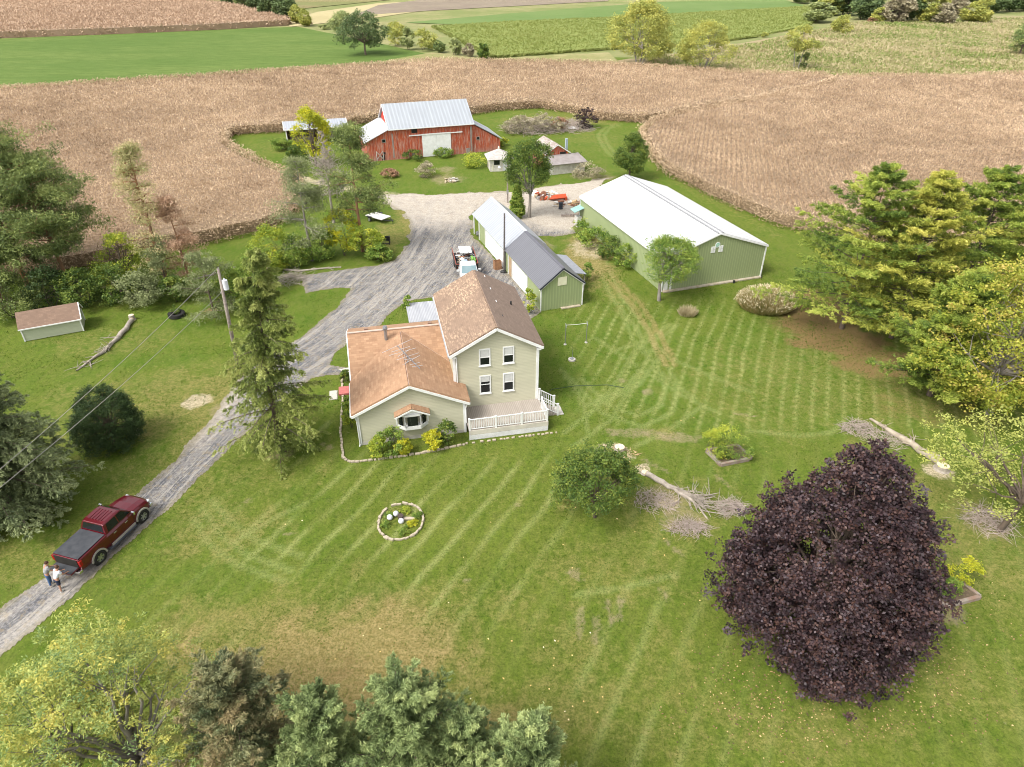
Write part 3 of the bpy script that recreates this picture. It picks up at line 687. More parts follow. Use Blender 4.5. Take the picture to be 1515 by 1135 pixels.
# side wing
mb = MB()
mb.prism([(-7.0, 0), (.68, 0), (.68, 2.72), (-3.17, 4.62), (-7.0, 2.72)], -1.65, .34)
mb.box(-7.0, .30, .34, 9.0, 0, 2.70)
mb.prism([(2.7, 2.70), (6.3, 4.84), (9.0, 3.80), (9.0, 2.70)], -6.99, .28, axis='x')
mb.build('wing_wall', SAGE, hs_)
WZ, WR, CR = 2.84, 5.06, 4.86
xm = -3.17; vf = -1.95
# valley meets the back roof slope (front edge y=2.6 at WZ, ridge y=6.3)
def vy(z): return 2.55+(z-WZ)/(WR-WZ)*(6.3-2.55)
mb = MB(); vt = vy(CR)
mb.slab([(-7.35, vf, WZ), (xm, vf, CR), (xm, vt, CR), (-7.35, vy(WZ), WZ)][::-1], .13)
mb.slab([(xm, vf, CR), (1.05, vf, WZ), (1.05, .33, WZ), (.30, 2.2, WZ+.358), (.30, vy(WZ+.37), WZ+.358), (xm, vt, CR)][::-1], .13)
wr = mb.build('wing_roof', SH_O, hs_)
mb = MB()
mb.slab([(-7.35, vy(WZ), WZ), (xm, vt, CR), (xm, 6.3, WR), (-7.35, 6.3, WR)], .13); mb.slab([(xm, vt, CR), (.29, vy(WZ+.37), WZ+.37), (.29, 6.3, WR), (xm, 6.3, WR)], .13)
mb.slab([(-7.35, 6.3, WR), (.29, 6.3, WR), (.29, 9.25, 3.9), (-7.35, 9.25, 3.9)], .13)
mb.build('wing_back_roof', SH_O, hs_)
mb = MB(); ridge_m = M2('ridge_shingles', (.56, .43, .36), (.46, .34, .27), 3, .9)
mb.bar((xm, vf+.02, CR+.02), (xm, vt, CR+.02), .24, .05)
mb.bar((xm, vt, CR+.01), (-7.3, vy(WZ)+.02, WZ+.03), .24, .07); mb.bar((xm, vt, CR+.03), (.29, vy(WZ+.37), WZ+.41), .24, .07)
mb.bar((-7.34, 6.3, WR+.01), (.28, 6.3, WR+.01), .22, .05)
mb.build('ridge_cap', ridge_m, wr)
fascia(hs_, [((-7.35, vf-.012, WZ-.10), (xm, vf-.012, CR-.10)), ((xm, vf-.012, CR-.10), (1.05, vf-.012, WZ-.10)), ((-7.36, vf, WZ-.12), (-7.36, vy(WZ), WZ-.12)), ((1.06, vf, WZ-.12), (1.06, .3, WZ-.12)), ((-7.36, vy(WZ), WZ-.1), (-7.36, 6.3, WR-.10)), ((-7.36, 6.3, WR-.1), (-7.36, 9.25, 3.8)),
            ((-7.0, -1.665, .02), (-7.0, -1.665, 2.7)), ((.68, -1.665, .02), (.68, -1.665, 2.68))], .09, .18, name='wing_trim')
MB().tube([(-7.44, vf+.02, WZ-.08), (-7.44, 2.5, WZ-.08)], .06, 6).build('gutter', WHITE, hs_)
MB().tube([(-7.16, vf+.1, WZ-.2), (-7.07, -1.72, 2.2), (-7.07, -1.74, .2), (-7.12, -1.9, .06)], .045, 6).build('downspout', WHITE, hs_)
MB().tube([(.86, vf+.1, WZ-.2), (.78, -1.70, 2.2), (.78, -1.72, .9)], .04, 6).build('downspout', WHITE, hs_)
fz = 4.75
MB().tube([(-4.35, 5.55, fz-.3), (-4.35, 5.55, fz+.75)], .13, 10).tube([(-4.35, 5.55, fz+.75), (-4.35, 5.55, fz+.80)], .2, 10).tube([(-4.35, 5.55, fz+.86), (-4.35, 5.55, fz+1.0)], [.2, .15], 10).tube([(-4.35, 5.55, fz+.78), (-4.35, 5.55, fz+.9)], .11, 8).build('flue_pipe', STEEL, hs_)
MB().box(-6.0, -5.7, 7.0, 7.25, 4.72, 4.92).box(-.9, -.6, 7.0, 7.25, 4.72, 4.92).split('roof_vent', M2('brown_vent', (.3, .2, .15)), hs_, bevel=.02)
# bay window
mb = MB(); bz0, bz1 = 1.18, 2.50; yw = -1.65; yo = -2.15
A_, B_, C_, D_ = (-4.28, yw), (-3.72, yo), (-2.58, yo), (-2.02, yw)
mb.prism([A_, B_, C_, D_], bz0, bz0+.28, axis='z'); mb.prism([A_, B_, C_, D_], bz1-.16, bz1, axis='z')
for a, b in ((A_, B_), (B_, C_), (C_, D_)):
    for p in (a, b): mb.bar((p[0], p[1], bz0+.28), (p[0], p[1], bz1-.16), .10, .10, up=(0, 1, 0))
    mb.bar((a[0]*.62+b[0]*.38, a[1]*.62+b[1]*.38, bz0+.28), (a[0]*.62+b[0]*.38, a[1]*.62+b[1]*.38, bz1-.16), .001, .001, up=(0, 1, 0))
bay = mb.build('bay_window', WHITE, hs_)
for (a, b) in ((A_, B_), (B_, C_), (C_, D_)):
    dx, dy = b[0]-a[0], b[1]-a[1]; L = math.hypot(dx, dy); k = .2/L
    a2 = (a[0]+dx*k, a[1]+dy*k+.015); b2 = (b[0]-dx*k, b[1]-dy*k+.015)
    MB().slab([(a2[0], a2[1], bz0+.34), (b2[0], b2[1], bz0+.34), (b2[0], b2[1], bz1-.22), (a2[0], a2[1], bz1-.22)], .02).build('pane', GLASS_D, bay)
mb = MB(); mb.prism([(-4.28, 2.50), (-3.15, 3.02), (-2.02, 2.50)], -2.05, -1.652)
mb.build('bay_gable', WHITE, bay)
mb = MB()
mb.slab([(-4.4, -2.3, 2.52), (-3.15, -2.3, 3.10), (-3.15, -1.66, 3.10), (-4.4, -1.66, 2.52)][::-1], .06); mb.slab([(-3.15, -2.3, 3.10), (-1.9, -2.3, 2.52), (-1.9, -1.66, 2.52), (-3.15, -1.66, 3.10)][::-1], .06)
mb.build('bay_roof', SH_O, bay)
fascia(bay, [((-4.4, -2.31, 2.43), (-3.15, -2.31, 3.01)), ((-3.15, -2.31, 3.01), (-1.9, -2.31, 2.43))], .05, .09, name='bay_trim')
MB().bar((-3.75, -1.66, .95), (-3.75, -2.05, 1.17), .05, .05).bar((-2.55, -1.66, .95), (-2.55, -2.05, 1.17), .05, .05).split('bay_bracket', BLACK, bay)
MB().box(-7.0, .68, -1.672, -1.656, 0, .30).build('foundation', CONC, hs_)
# deck
dk0, dk1, dv0, dv1, dz = .82, 6.78, -2.72, .345, .86
deck = MB().box(dk0, dk1, dv0, dv1, dz-.05, dz).build('deck', DECKM, hs_)
MB().box(dk0, dk1, dv0-.03, dv0, .48, dz+.01).box(dk1, dk1+.03, dv0-.03, .3, .48, dz+.01).build('skirt_board', M2('beige_skirt', (.62, .58, .50), (.52, .48, .42), 2), deck)
mb = MB(); n = int((dk1-dk0)/.085)
for i in range(-5, n):
    for sg in (1, -1):
        x0 = dk0+i*.085; x1 = x0+.44
        za, zb = (.03, .47) if sg > 0 else (.47, .03)
        p0 = [x0, za]; p1 = [x1, zb]
        if p0[0] < dk0: f = (dk0-p0[0])/.44; p0 = [dk0, za+(zb-za)*f]
        if p1[0] > dk1: f = (dk1-x0)/.44; p1 = [dk1, za+(zb-za)*f]
        if p1[0]-p0[0] > .03: mb.bar((p0[0], dv0-.012-(.012 if sg > 0 else 0), p0[1]), (p1[0], dv0-.012-(.012 if sg > 0 else 0), p1[1]), .034, .01, up=(0, 1, 0))
n = int((.3-dv0)/.085)
for i in range(-5, n):
    for sg in (1, -1):
        y0 = dv0+i*.085; y1 = y0+.44; za, zb = (.03, .47) if sg > 0 else (.47, .03); p0 = [y0, za]; p1 = [y1, zb]
        if p0[0] < dv0: f = (dv0-p0[0])/.44; p0 = [dv0, za+(zb-za)*f]
        if p1[0] > .3: f = (.3-y0)/.44; p1 = [.3, za+(zb-za)*f]
        if p1[0]-p0[0] > .03: mb.bar((dk1+.012+(.012 if sg > 0 else 0), p0[0], p0[1]), (dk1+.012+(.012 if sg > 0 else 0), p1[0], p1[1]), .034, .01, up=(1, 0, 0))
mb.build('lattice', WHITE, deck)
mb = MB().box(dk0+.1, dk1-.1, dv0+.15, .30, .0, .05); mb.build('deck_shade_sheet', DARK, deck)  # near-black sheet paints in the shade below the deck
def railing(a, b, za, zb, par, h=.95, posts=(0, 1), step=.125):
    a = Vector(a); b = Vector(b); L = (b-a).length; mb = MB()
    P = lambda f, z: (a.x+(b.x-a.x)*f, a.y+(b.y-a.y)*f, za+(zb-za)*f+z)
    mb.bar(P(0, h), P(1, h), .08, .05); mb.bar(P(0, .12), P(1, .12), .05, .05)
    k = int(L/step)
    for i in range(1, k): mb.bar(P(i/k, .12), P(i/k, h), .035, .035)
    for f in posts: mb.bar(P(f, -.05), P(f, h+.07), .12, .12); mb.bar(P(f, h+.07), P(f, h+.10), .15, .15)
    return mb.build('railing', WHITE, par)
railing((dk0+.06, dv0+.06), (dk1-.06, dv0+.06), dz, dz, deck, posts=(0, .335, .67, 1))
railing((dk1-.06, dv0+.06), (dk1-.06, -1.0), dz, dz, deck, posts=(1,))
mb = MB()
for i in range(4): mb.box(dk1+.04+i*.28, dk1+.04+(i+1)*.28, -.95, .15, 0.01, dz-.19*(i+1)+.02)
st = mb.build('steps', DECKM, deck)
railing((dk1+.04, -.97), (dk1+1.25, -.97), dz, .05, deck, posts=(1,), step=.15); railing((dk1+.04, .17), (dk1+1.25, .17), dz, .05, deck, posts=(0, 1), step=.15)
tag(MB().box(dk1+1.16, dk1+1.75, -1.0, .2, .012, .05).build('step_pad', CONC, None, loc=None), 'small concrete pad at the foot of the white deck stairs', 'paving slab')
o = bpy.data.objects['step_pad']; o.location = H0; o.rotation_euler = (0, 0, HA)
def atH(o, *a): o.location = H0; o.rotation_euler = (0, 0, HA); return tag(o, *a)
atH(MB().box(-2.0, .9, 16.0, 20.2, .05, .38).build('patio_deck', PATIO), 'weathered grey board platform on the gravel behind the house', 'deck')
atH(MB().box(-9.35, -8.72, 4.75, 6.05, .012, .05).build('stone_slab', CONC), 'pale square slab in the lawn left of the orange-roofed wing', 'paving slab')
atH(MB().box(-8.6, -7.08, 5.2, 6.3, .03, .20).build('entry_step', M2('red_mat', (.50, .16, .15), (.40, .13, .12), 4), bevel=.02), 'low red entry step against the left wall of the wing', 'step')
atH(MB().prism([(-8.6, 9.3), (-7.1, 9.5), (-7.05, 8.6), (-7.9, 8.5)], .03, .07, axis='z').build('walk_slab', CONC), 'pale concrete walk between the driveway and the wing corner', 'paving slab')
# antenna lying on the roof
an = empty('tv_antenna', (0, 0, 0), 0, 'grey metal tv antenna lying across the orange roof of the wing', 'antenna')
an.location = H0; an.rotation_euler = (0, 0, HA)
def roofz(u, v): return CR-abs(u-xm)*(CR-WZ)/(xm+7.35 if u < xm else 1.05-xm)
mb = MB(); p0 = Vector((-3.6, 2.9, roofz(-3.6, 2.9)+.75)); p1 = Vector((-2.2, .2, roofz(-2.2, .2)+.45)); mb.bar(p0, p1, .05, .05); mb.build('boom', STEEL, an)
mb = MB(); dr = (p1-p0).normalized(); sd_ = dr.cross(Vector((0, 0, 1))).normalized()
for i in range(9):
    f = .02+i*.105+(.03 if i % 3 else -.02); c = p0.lerp(p1, f); L = (1.3, .8, 1.15, .55, .95, .5, .75, .4, .45)[i]; w3 = Vector((0, 0, (-.12, .05, .1)[i % 3])); mb.bar(c-sd_*L-w3, c+sd_*L+w3, .022, .022)
mb.split('element', M2('dull_alloy', (.62, .60, .60)), an)
MB().bar((-2.95, 1.6, CR-.05), tuple(p0.lerp(p1, .45)), .05, .05).bar((-3.5, .4, roofz(-3.5, 0)), tuple(p0.lerp(p1, .55)), .04, .04).build('mast', STEEL, an)
# border of limestone pieces
def stone_row(name, pts, label, frame=True, seed=1, sz=(.26, .16, .12), gap=.03, closed=False, skip=()):
    rng = random.Random(seed); P = [Vector((x, y, 0)) for x, y in pts]; e = empty(name, (0, 0, 0), 0, label, 'garden edging'); base_ = []
    if closed: P.append(P[0])
    acc = 0; total = 0
    for i in range(len(P)-1):
        a, b = P[i], P[i+1]; L = (b-a).length; d = (b-a).normalized(); s = 0; ang = math.atan2(d.y, d.x)
        while s < L:
            l = sz[0]*rng.uniform(.6, 1.4); c = a+d*(s+l/2)+Vector((rng.uniform(-.03, .03), rng.uniform(-.03, .03), 0))
            tf = Matrix.Translation((c.x, c.y, .02)) @ Matrix.Rotation(ang+rng.uniform(-.2, .2), 4, 'Z')
            if not any(k0 < total < k1 for k0, k1 in skip):
                if len(base_) < 6: q = MB().box(-.5, .5, -sz[1]/2*rng.uniform(.7, 1.2), sz[1]/2, -.02, sz[2]*rng.uniform(.6, 1.1)).build('stone', STONE, e, bevel=.015); base_.append(q)
                else: q = rng.choice(base_).copy(); COL.objects.link(q)
                q.matrix_local = tf @ Matrix.Diagonal((l, 1, rng.uniform(.8, 1.2), 1))
            s += l+gap*rng.uniform(.5, 3); total += l+gap
    return e
atH(stone_row('stone_edging', [(-8.35, 8.2), (-8.3, 4.75), (-8.5, .2), (-8.3, -2.9), (-7.8, -3.5), (-6.4, -3.6), (-2.74, -3.55), (.3, -3.15)], 'low pale stone edging round the shrub bed of the orange-roofed wing', seed=3), None)
atH(stone_row('stone_edging', [(.5, -3.1), (7.4, -3.15)], 'row of pale stones in the grass along the foot of the deck lattice', seed=4, sz=(.2, .15, .1), gap=.12), None)

# ------------------------------------------------------------ long shed
shd = empty('long_shed', (2.688, 60.654, 0), .341, 'long narrow green shed with white doors and a roof half light metal, half charcoal', 'shed')
SWd, SL, SE, SR = 4.847, 22.831, 2.42, 4.30
mb = MB(); mb.prism([(.18, 0), (SWd-.18, 0), (SWd-.18, SE), (SWd/2, SR-.14), (.18, SE)], .12, 20.4); mb.build('wall', GREEN, shd)
mb = MB(); mb.slab([(0, 0, SE), (SWd/2, 0, SR), (SWd/2, 10.55, SR), (0, 10.55, SE)][::-1], .07); mb.slab([(SWd/2, 0, SR), (SWd, 0, SE), (SWd, 10.55, SE), (SWd/2, 10.55, SR)][::-1], .07); mb.build('charcoal_roof', CROOF, shd)
mb = MB(); mb.slab([(-.05, 10.56, SE+.03), (SWd/2, 10.56, SR+.05), (SWd/2, SL, SR+.05), (-.05, SL, SE+.03)][::-1], .07); mb.slab([(SWd/2, 10.56, SR+.05), (SWd+.05, 10.56, SE+.03), (SWd+.05, SL, SE+.03), (SWd/2, SL, SR+.05)][::-1], .07); mb.build('metal_roof', GROOF, shd)
mb = MB(); mb.bar((SWd/2, 0, SR+.03), (SWd/2, 10.5, SR+.03), .3, .04); mb.build('ridge_cap', M2('charcoal_trim', (.14, .14, .16)), shd)
mb = MB(); mb.bar((SWd/2, 10.6, SR+.09), (SWd/2, SL, SR+.09), .35, .04); mb.build('ridge_cap', M2('galv_trim', (.66, .68, .70)), shd)
fascia(shd, [((0, -.03, SE-.02), (SWd/2, -.03, SR-.02)), ((SWd/2, -.03, SR-.02), (SWd, -.03, SE-.02))], .06, .12, M2('dark_trim', (.03, .035, .045)), name='gable_edge')
fascia(shd, [((.0, .04, SE-.14), (SWd/2, .04, SR-.14)), ((SWd/2, .04, SR-.14), (SWd, .04, SE-.14)), ((.18, .11, 0), (.18, .11, SE-.05)), ((SWd-.18, .11, 0), (SWd-.18, .11, SE-.05))], .08, .10, name='trim')
MB().box(1.92, 2.86, .07, .115, 2.52, 3.36).build('hatch', M2('cream_board', (.72, .70, .52), (.66, .62, .45)), shd)
for a, b, mm in ((3.95, 8.3, 0), (10.9, 13.6, 0), (13.6, 17.9, 0)):
    dd = MB().box(.12, .175, a, b, .05, 2.12).build('door', WHITE, shd); mb = MB()
    for z in (.6, 1.1, 1.6): mb.box(.105, .119, a+.1, b-.1, z-.015, z+.015)
    mb.build('door_seam', M2('grey_seam', (.5, .5, .5)), dd)
MB().box(.11, .175, 8.62, 9.5, .05, 2.1).build('side_door', M2('tan_wood', (.42, .30, .18), (.33, .23, .14), 3), shd)
mb = MB()
for y in (8.45, 9.7, 18.05, 10.8, 3.85): mb.box(.10, .172, y-.07, y+.07, 0, 2.3)
mb.split('door_trim', WHITE, shd)
mb = MB(); mb.box(.06, .17, 22.55, 22.67, 0, 2.4).box(.06, .17, 20.42, 20.5, 0, 2.4).box(SWd-.2, SWd-.08, 22.55, 22.67, 0, 2.4); mb.split('porch_post', WHITE, shd)
MB().box(1.0, 4.4, 20.41, 20.47, 0, 2.2).build('porch_back', DARK, shd)
mb = MB(); mb.slab([(SWd-.02, 2.9, 2.30), (SWd+1.5, 2.9, 1.95), (SWd+1.5, 8.2, 1.95), (SWd-.02, 8.2, 2.30)], .06); lt = mb.build('lean_to_roof', M2('grey_metal', (.30, .31, .34), (.25, .26, .28)), shd)
MB().box(SWd+1.3, SWd+1.4, 3.0, 3.1, 0, 1.95).box(SWd+1.3, SWd+1.4, 8.0, 8.1, 0, 1.95).split('lean_to_post', WOOD_G, shd)
MB().box(2.3, 4.4, -.25, .09, .02, .12).build('sill_boards', STONE, shd)

# ------------------------------------------------------------ pole building
pb = empty('pole_building', (15.58, 65.287, 0), .329, 'large green steel pole building with a white metal roof', 'building')
PWd, PL, PE, PRr = 12.42, 21.66, 3.55, 5.72
mb = MB(); mb.prism([(.1, 0), (PWd-.1, 0), (PWd-.1, PE), (PWd/2, PRr-.12), (.1, PE)], .1, PL-.1); mb.build('wall', GREEN, pb)
rf = gable_roof(pb, 'roof', -.08, PWd+.08, 0, PL, PE+.04, PRr, [WROOF, WROOF], .09)
MB().bar((PWd/2, .0, PRr+.03), (PWd/2, PL, PRr+.03), .75, .05).build('ridge_cap', M2('ridge_grey', (.30, .30, .305), (.24, .24, .25), 3, .5), pb)
fascia(pb, [((-.08, -.02, PE-.03), (PWd/2, -.02, PRr-.07)), ((PWd/2, -.02, PRr-.07), (PWd+.08, -.02, PE-.03)), ((-.1, 0, PE-.04), (-.1, PL, PE-.04)), ((PWd+.1, 0, PE-.04), (PWd+.1, PL, PE-.04)), ((.08, .07, 0), (.08, .07, PE)), ((PWd-.08, .07, 0), (PWd-.08, .07, PE)), ((.08, PL-.08, 0), (.08, PL-.08, PE))], .08, .14, name='trim')
em = MB().tube([(6.11, .055, 4.45), (6.11, .085, 4.45)], .30, 20).build('round_emblem', WHITE, pb)
MB().tube([(6.11, .045, 4.45), (6.11, .054, 4.45)], .22, 16).build('emblem_face', M2('emblem_green', (.20, .50, .38), (.5, .65, .55), 3), em)
for u in (5.42, 6.33):
    f = MB().box(u, u+.50, .05, .095, 3.62, 4.30).build('gable_window', WHITE, pb); MB().box(u+.235, u+.265, .04, .049, 3.66, 4.26).box(u+.04, u+.46, .04, .049, 3.945, 3.975).build('muntin', M2('grey_seam', (.5, .5, .5)), f)
MB().box(.15, 12.2, -.35, .06, 0.01, .13).build('plinth', M2('footing', (.45, .40, .33), (.34, .28, .2), 2), pb)
MB().box(.3, .8, .06, .098, .1, 2.2).box(1.0, 1.25, .06, .098, .1, 2.0).split('white_door', WHITE, pb)
mb = MB(); mb.slab([(-1.2, 20.3, 2.0), (.1, 20.3, 2.45), (.1, 21.8, 2.45), (-1.2, 21.8, 2.0)][::-1], .05); mb.build('awning', M2('teal_metal', (.28, .46, .42), (.22, .38, .35)), pb)
MB().box(-.7, -.1, 20.5, 21.4, 0, 1.3).build('meter_box', M2('white_old', (.6, .6, .58), (.45, .42, .38)), pb)
MB().tube([(12.2, -.4, .0), (12.2, -.4, .35)], .05, 6).tube([(8.6, -.5, 0), (8.6, -.5, .3)], .12, 8).split('yard_light', BLACK, pb)

# ------------------------------------------------------------ red barn
BO = G(400+720/3.987, 130+425/3.987); BA = R(18.7)
bn = empty('barn', (BO[0], BO[1], 0), BA, 'weathered red barn with grey metal roof, white sliding door and lean-tos at both ends', 'barn')
D = 9.0
mb = MB(); mb.box(0, 14, 0, D, 0, 5.0); mb.prism([(0, 5.0), (D/2, 7.9), (D, 5.0)], .0, 14, axis='x'); mb.build('wall', BARN, bn)
mb = MB(); mb.slab([(-.3, -.35, 4.92), (14.3, -.35, 4.92), (14.3, D/2, 8.02), (-.3, D/2, 8.02)], .1); mb.slab([(-.3, D/2, 8.02), (14.3, D/2, 8.02), (14.3, D+.35, 4.92), (-.3, D+.35, 4.92)], .1); mb.build('roof', BROOF, bn)
fascia(bn, [((-.33, -.35, 4.85), (-.33, D/2, 7.95)), ((-.33, D/2, 7.95), (-.33, D+.35, 4.85)), ((-.3, -.37, 4.85), (14.3, -.37, 4.85))], .08, .14, name='trim')
MB().box(-.05, -.0, 3.9, 4.2, 6.2, 6.9).build('gable_vent', WHITE, bn)
MB().box(-.012, -.002, .2, 8.8, 5.0, 5.04).prism([(1.0, 5.3), (D/2, 7.6), (8, 5.3)], -.03, -.004, axis='x').build('gable_paint', M2('fresh_red', (.52, .05, .035), (.45, .05, .035)), bn)
mb = MB(); mb.prism([(-4.0, 0), (-.005, 0), (-.005, 4.9), (-4.0, 3.05)], .02, 9.0); mb.build('left_lean_to', BARN, bn)
lr = m_panel('patched_metal', (.62, .62, .63), (.28, .28, .30), .9, .44, .5, .1, .9)
mb = MB(); mb.slab([(-4.35, -.3, 3.0), (0.0, -.3, 5.0), (0.0, 9.3, 5.0), (-4.35, 9.3, 3.0)][::-1], .08); l_ = mb.build('left_lean_to_roof', lr, bn)
MB().slab([(-4.38, 7.4, 3.03), (-.02, 7.4, 5.03), (-.02, 9.32, 5.03), (-4.38, 9.32, 3.03)][::-1], .03).slab([(-1.2, -.28, 4.5), (-.01, -.28, 5.045), (-.01, 7.39, 5.045), (-1.2, 7.39, 4.5)][::-1], .02).build('white_sheet', WHITE, l_)
mb = MB(); mb.prism([(14.005, 0), (19.0, 0), (19.0, 1.95), (14.005, 4.75)], .15, 8.4); mb.build('right_lean_to', BARN, bn)
mb = MB(); mb.slab([(14.0, -.1, 4.9), (19.3, -.1, 1.95), (19.3, 8.6, 1.95), (14.0, 8.6, 4.9)][::-1], .1); mb.build('right_lean_to_roof', GROOF, bn)
dr_ = MB().box(5.25, 10.15, -.13, -.05, .08, 3.62).build('sliding_door', WHITE, bn)
MB().box(7.69, 7.71, -.142, -.131, .1, 3.6).build('door_gap', M2('grey_seam', (.5, .5, .5)), dr_)
MB().box(3.1, 5.3, -.16, -.06, 3.60, 3.76).box(10.1, 12.2, -.16, -.06, 3.60, 3.76).box(5.25, 10.15, -.20, -.06, 3.64, 3.80).build('door_track', WHITE, bn)
MB().box(3.55, 4.55, -.02, .0-.005, 4.05, 4.85).build('loft_opening', DARK, bn)
f = MB().box(-1.5, -.8, -.03, .012, 2.85, 3.45).build('window', BARNW, bn); MB().box(-1.4, -.9, -.04, -.031, 2.93, 3.37).build('pane', GLASS_D, f)
f = MB().box(14.7, 15.3, .10, .145, 2.1, 2.65).build('window', BARNW, bn); MB().box(14.78, 15.22, .09, .099, 2.17, 2.58).build('pane', DARK, f)
mb = MB(); mb.box(-2.6, -2.48, -.06, .01, 0, 1.6).box(-1.5, -1.4, -.06, .01, 0, 1.6).bar((-2.5, -.05, .3), (-1.5, -.05, 1.5), .1, .04, up=(0, 1, 0)).bar((-2.5, -.05, 1.5), (-1.5, -.05, .3), .1, .04, up=(0, 1, 0)); mb.build('broken_door_frame', M2('peeling_white', (.62, .58, .54), (.35, .28, .24), 4), bn)
MB().box(-1.5, -1.05, -.03, .0, 1.0, 1.35).box(-1.7, -1.2, -.035, .0, .1, .9).split('broken_opening', DARK, bn)
MB().box(3.4, 3.9, -.02, -.003, .0, .8).box(12.8, 13.5, -.02, -.003, .0, .9).box(.2, .45, -.02, -.003, .3, 4.2).box(13.6, 13.9, -.02, -.003, .3, 4.4).split('bare_boards', BARNW, bn)

# ------------------------------------------------------------ open-front shed
os_ = empty('machine_shed', (-40.3, 126.0, 0), R(17), 'open-fronted shed with a white roof and dark interior left of the barn', 'shed')
mb = MB(); mb.box(0, .12, 0, 3.6, 0, 2.7).box(10.5, 10.62, 0, 3.6, 0, 2.7); mb.split('end_wall', BARN, os_)
MB().box(.12, 10.5, 3.5, 3.6, 0, 2.9).build('back_wall', M2('shed_back', (.14, .09, .07), (.2, .15, .12), 1.5), os_)
mb = MB(); mb.slab([(-.3, -.3, 2.62), (10.9, -.3, 2.62), (10.9, 3.9, 3.15), (-.3, 3.9, 3.15)], .1); mb.build('roof', GROOF, os_)
fascia(os_, [((-.3, -.32, 2.52), (10.9, -.32, 2.52)), ((-.33, -.3, 2.55), (-.33, 3.9, 3.08)), ((10.93, -.3, 2.55), (10.93, 3.9, 3.08)), ((.0, -.04, 0), (0, -.04, 2.5)), ((10.6, -.04, 0), (10.6, -.04, 2.5))], .12, .18, name='trim')
mb = MB()
for u in (2.9, 5.4, 7.9): mb.bar((u, .05, 0), (u, .05, 2.55), .14, .14, up=(0, 1, 0))
mb.split('post', BARNW, os_)
MB().box(.6, 2.6, 2.2, 3.3, 1.4, 1.9).box(3.3, 5.0, 2.0, 3.3, 1.5, 1.9).box(6.0, 9.8, 2.4, 3.3, 0, 1.2).box(.5, 4.6, 1.6, 3.2, 0, .9).split('stored_boards', BARNW, os_)

# ------------------------------------------------------------ little well house
wh = empty('well_house', (-2.2, 111.0, 0), R(10), 'tiny white hut with a pyramid roof of grey shingles right of the barn', 'hut')
MB().box(-1.65, 1.65, -1.5, 1.5, 0, 2.0).build('wall', M2('dirty_white', (.62, .59, .53), (.42, .38, .33), 1.6, .8), wh)
mb = MB(); P = [(-2.1, -1.95, 1.95), (2.1, -1.95, 1.95), (2.1, 1.95, 1.95), (-2.1, 1.95, 1.95)]
for i in range(4): mb.poly([P[i], P[(i+1) % 4], (0, 0, 3.2)])
mb.poly(P[::-1]); mb.build('roof', m_shingle('grey_shingles', (.52, .48, .45), (.42, .39, .36), (.28, .25, .23), (.75, .72, .68), .4, .2, .55), wh)
MB().lathe([(.12, 3.1), (.16, 3.3), (.1, 3.5), (0, 3.55)], n=8).build('finial', M2('cream', (.7, .66, .52)), wh)
MB().box(-1.0, -.1, -1.53, -1.502, 1.05, 1.75).build('window', GLASS_D, wh); MB().box(.4, 1.3, -1.54, -1.502, .05, 1.75).build('door', M2('grey_door', (.5, .5, .5), (.4, .4, .4), 2), wh)
MB().box(-1.3, -1.1, -1.56, -1.5, .1, 1.2).build('drain_board', M2('cream', (.7, .66, .52)), wh)
# ------------------------------------------------------------ small red shed with lean-to
rs = empty('small_shed', (5.3, 110.0, 0), R(21), 'small collapsing red shed with a grey lean-to roof and white walls, overgrown', 'shed')
mb = MB(); mb.prism([(0, 0), (3.8, 0), (3.8, 2.55), (1.9, 3.75), (0, 2.55)], 0, 5.5); mb.build('wall', BARN, rs)
gable_roof(rs, 'roof', -.3, 4.1, -.25, 5.7, 2.55, 3.95, [m_shingle('old_shingles', (.36, .30, .27), (.28, .23, .2), (.17, .14, .12), (.62, .58, .52), .4, .2, .5)], .08)
fascia(rs, [((-.3, -.27, 2.5), (1.9, -.27, 3.88)), ((1.9, -.27, 3.88), (4.1, -.27, 2.5))], .06, .1, name='trim')
mb = MB(); mb.prism([(0, 0), (0, 2.2), (-2.6, 1.65), (-2.6, 0)], -.4, 5.6, axis='x'); 
mb.build('lean_to_wall', M2('dirty_white', (.62, .59, .53)), rs)
mb = MB(); mb.slab([(-.7, -3.0, 1.62), (5.9, -3.0, 1.62), (5.6, .02, 2.35), (-.4, .02, 2.35)], .08); mb.build('lean_to_roof', M2('dull_grey_roof', (.30, .27, .26), (.24, .21, .2), 1.2, .85), rs)
MB().box(4.3, 4.65, 2.0, 2.35, 2.2, 4.1).build('vent_stack', M2('blue_grey', (.35, .42, .46)), rs)
MB().box(2.4, 3.4, -.02, -.003, 2.25, 2.7).build('gable_opening', DARK, rs)

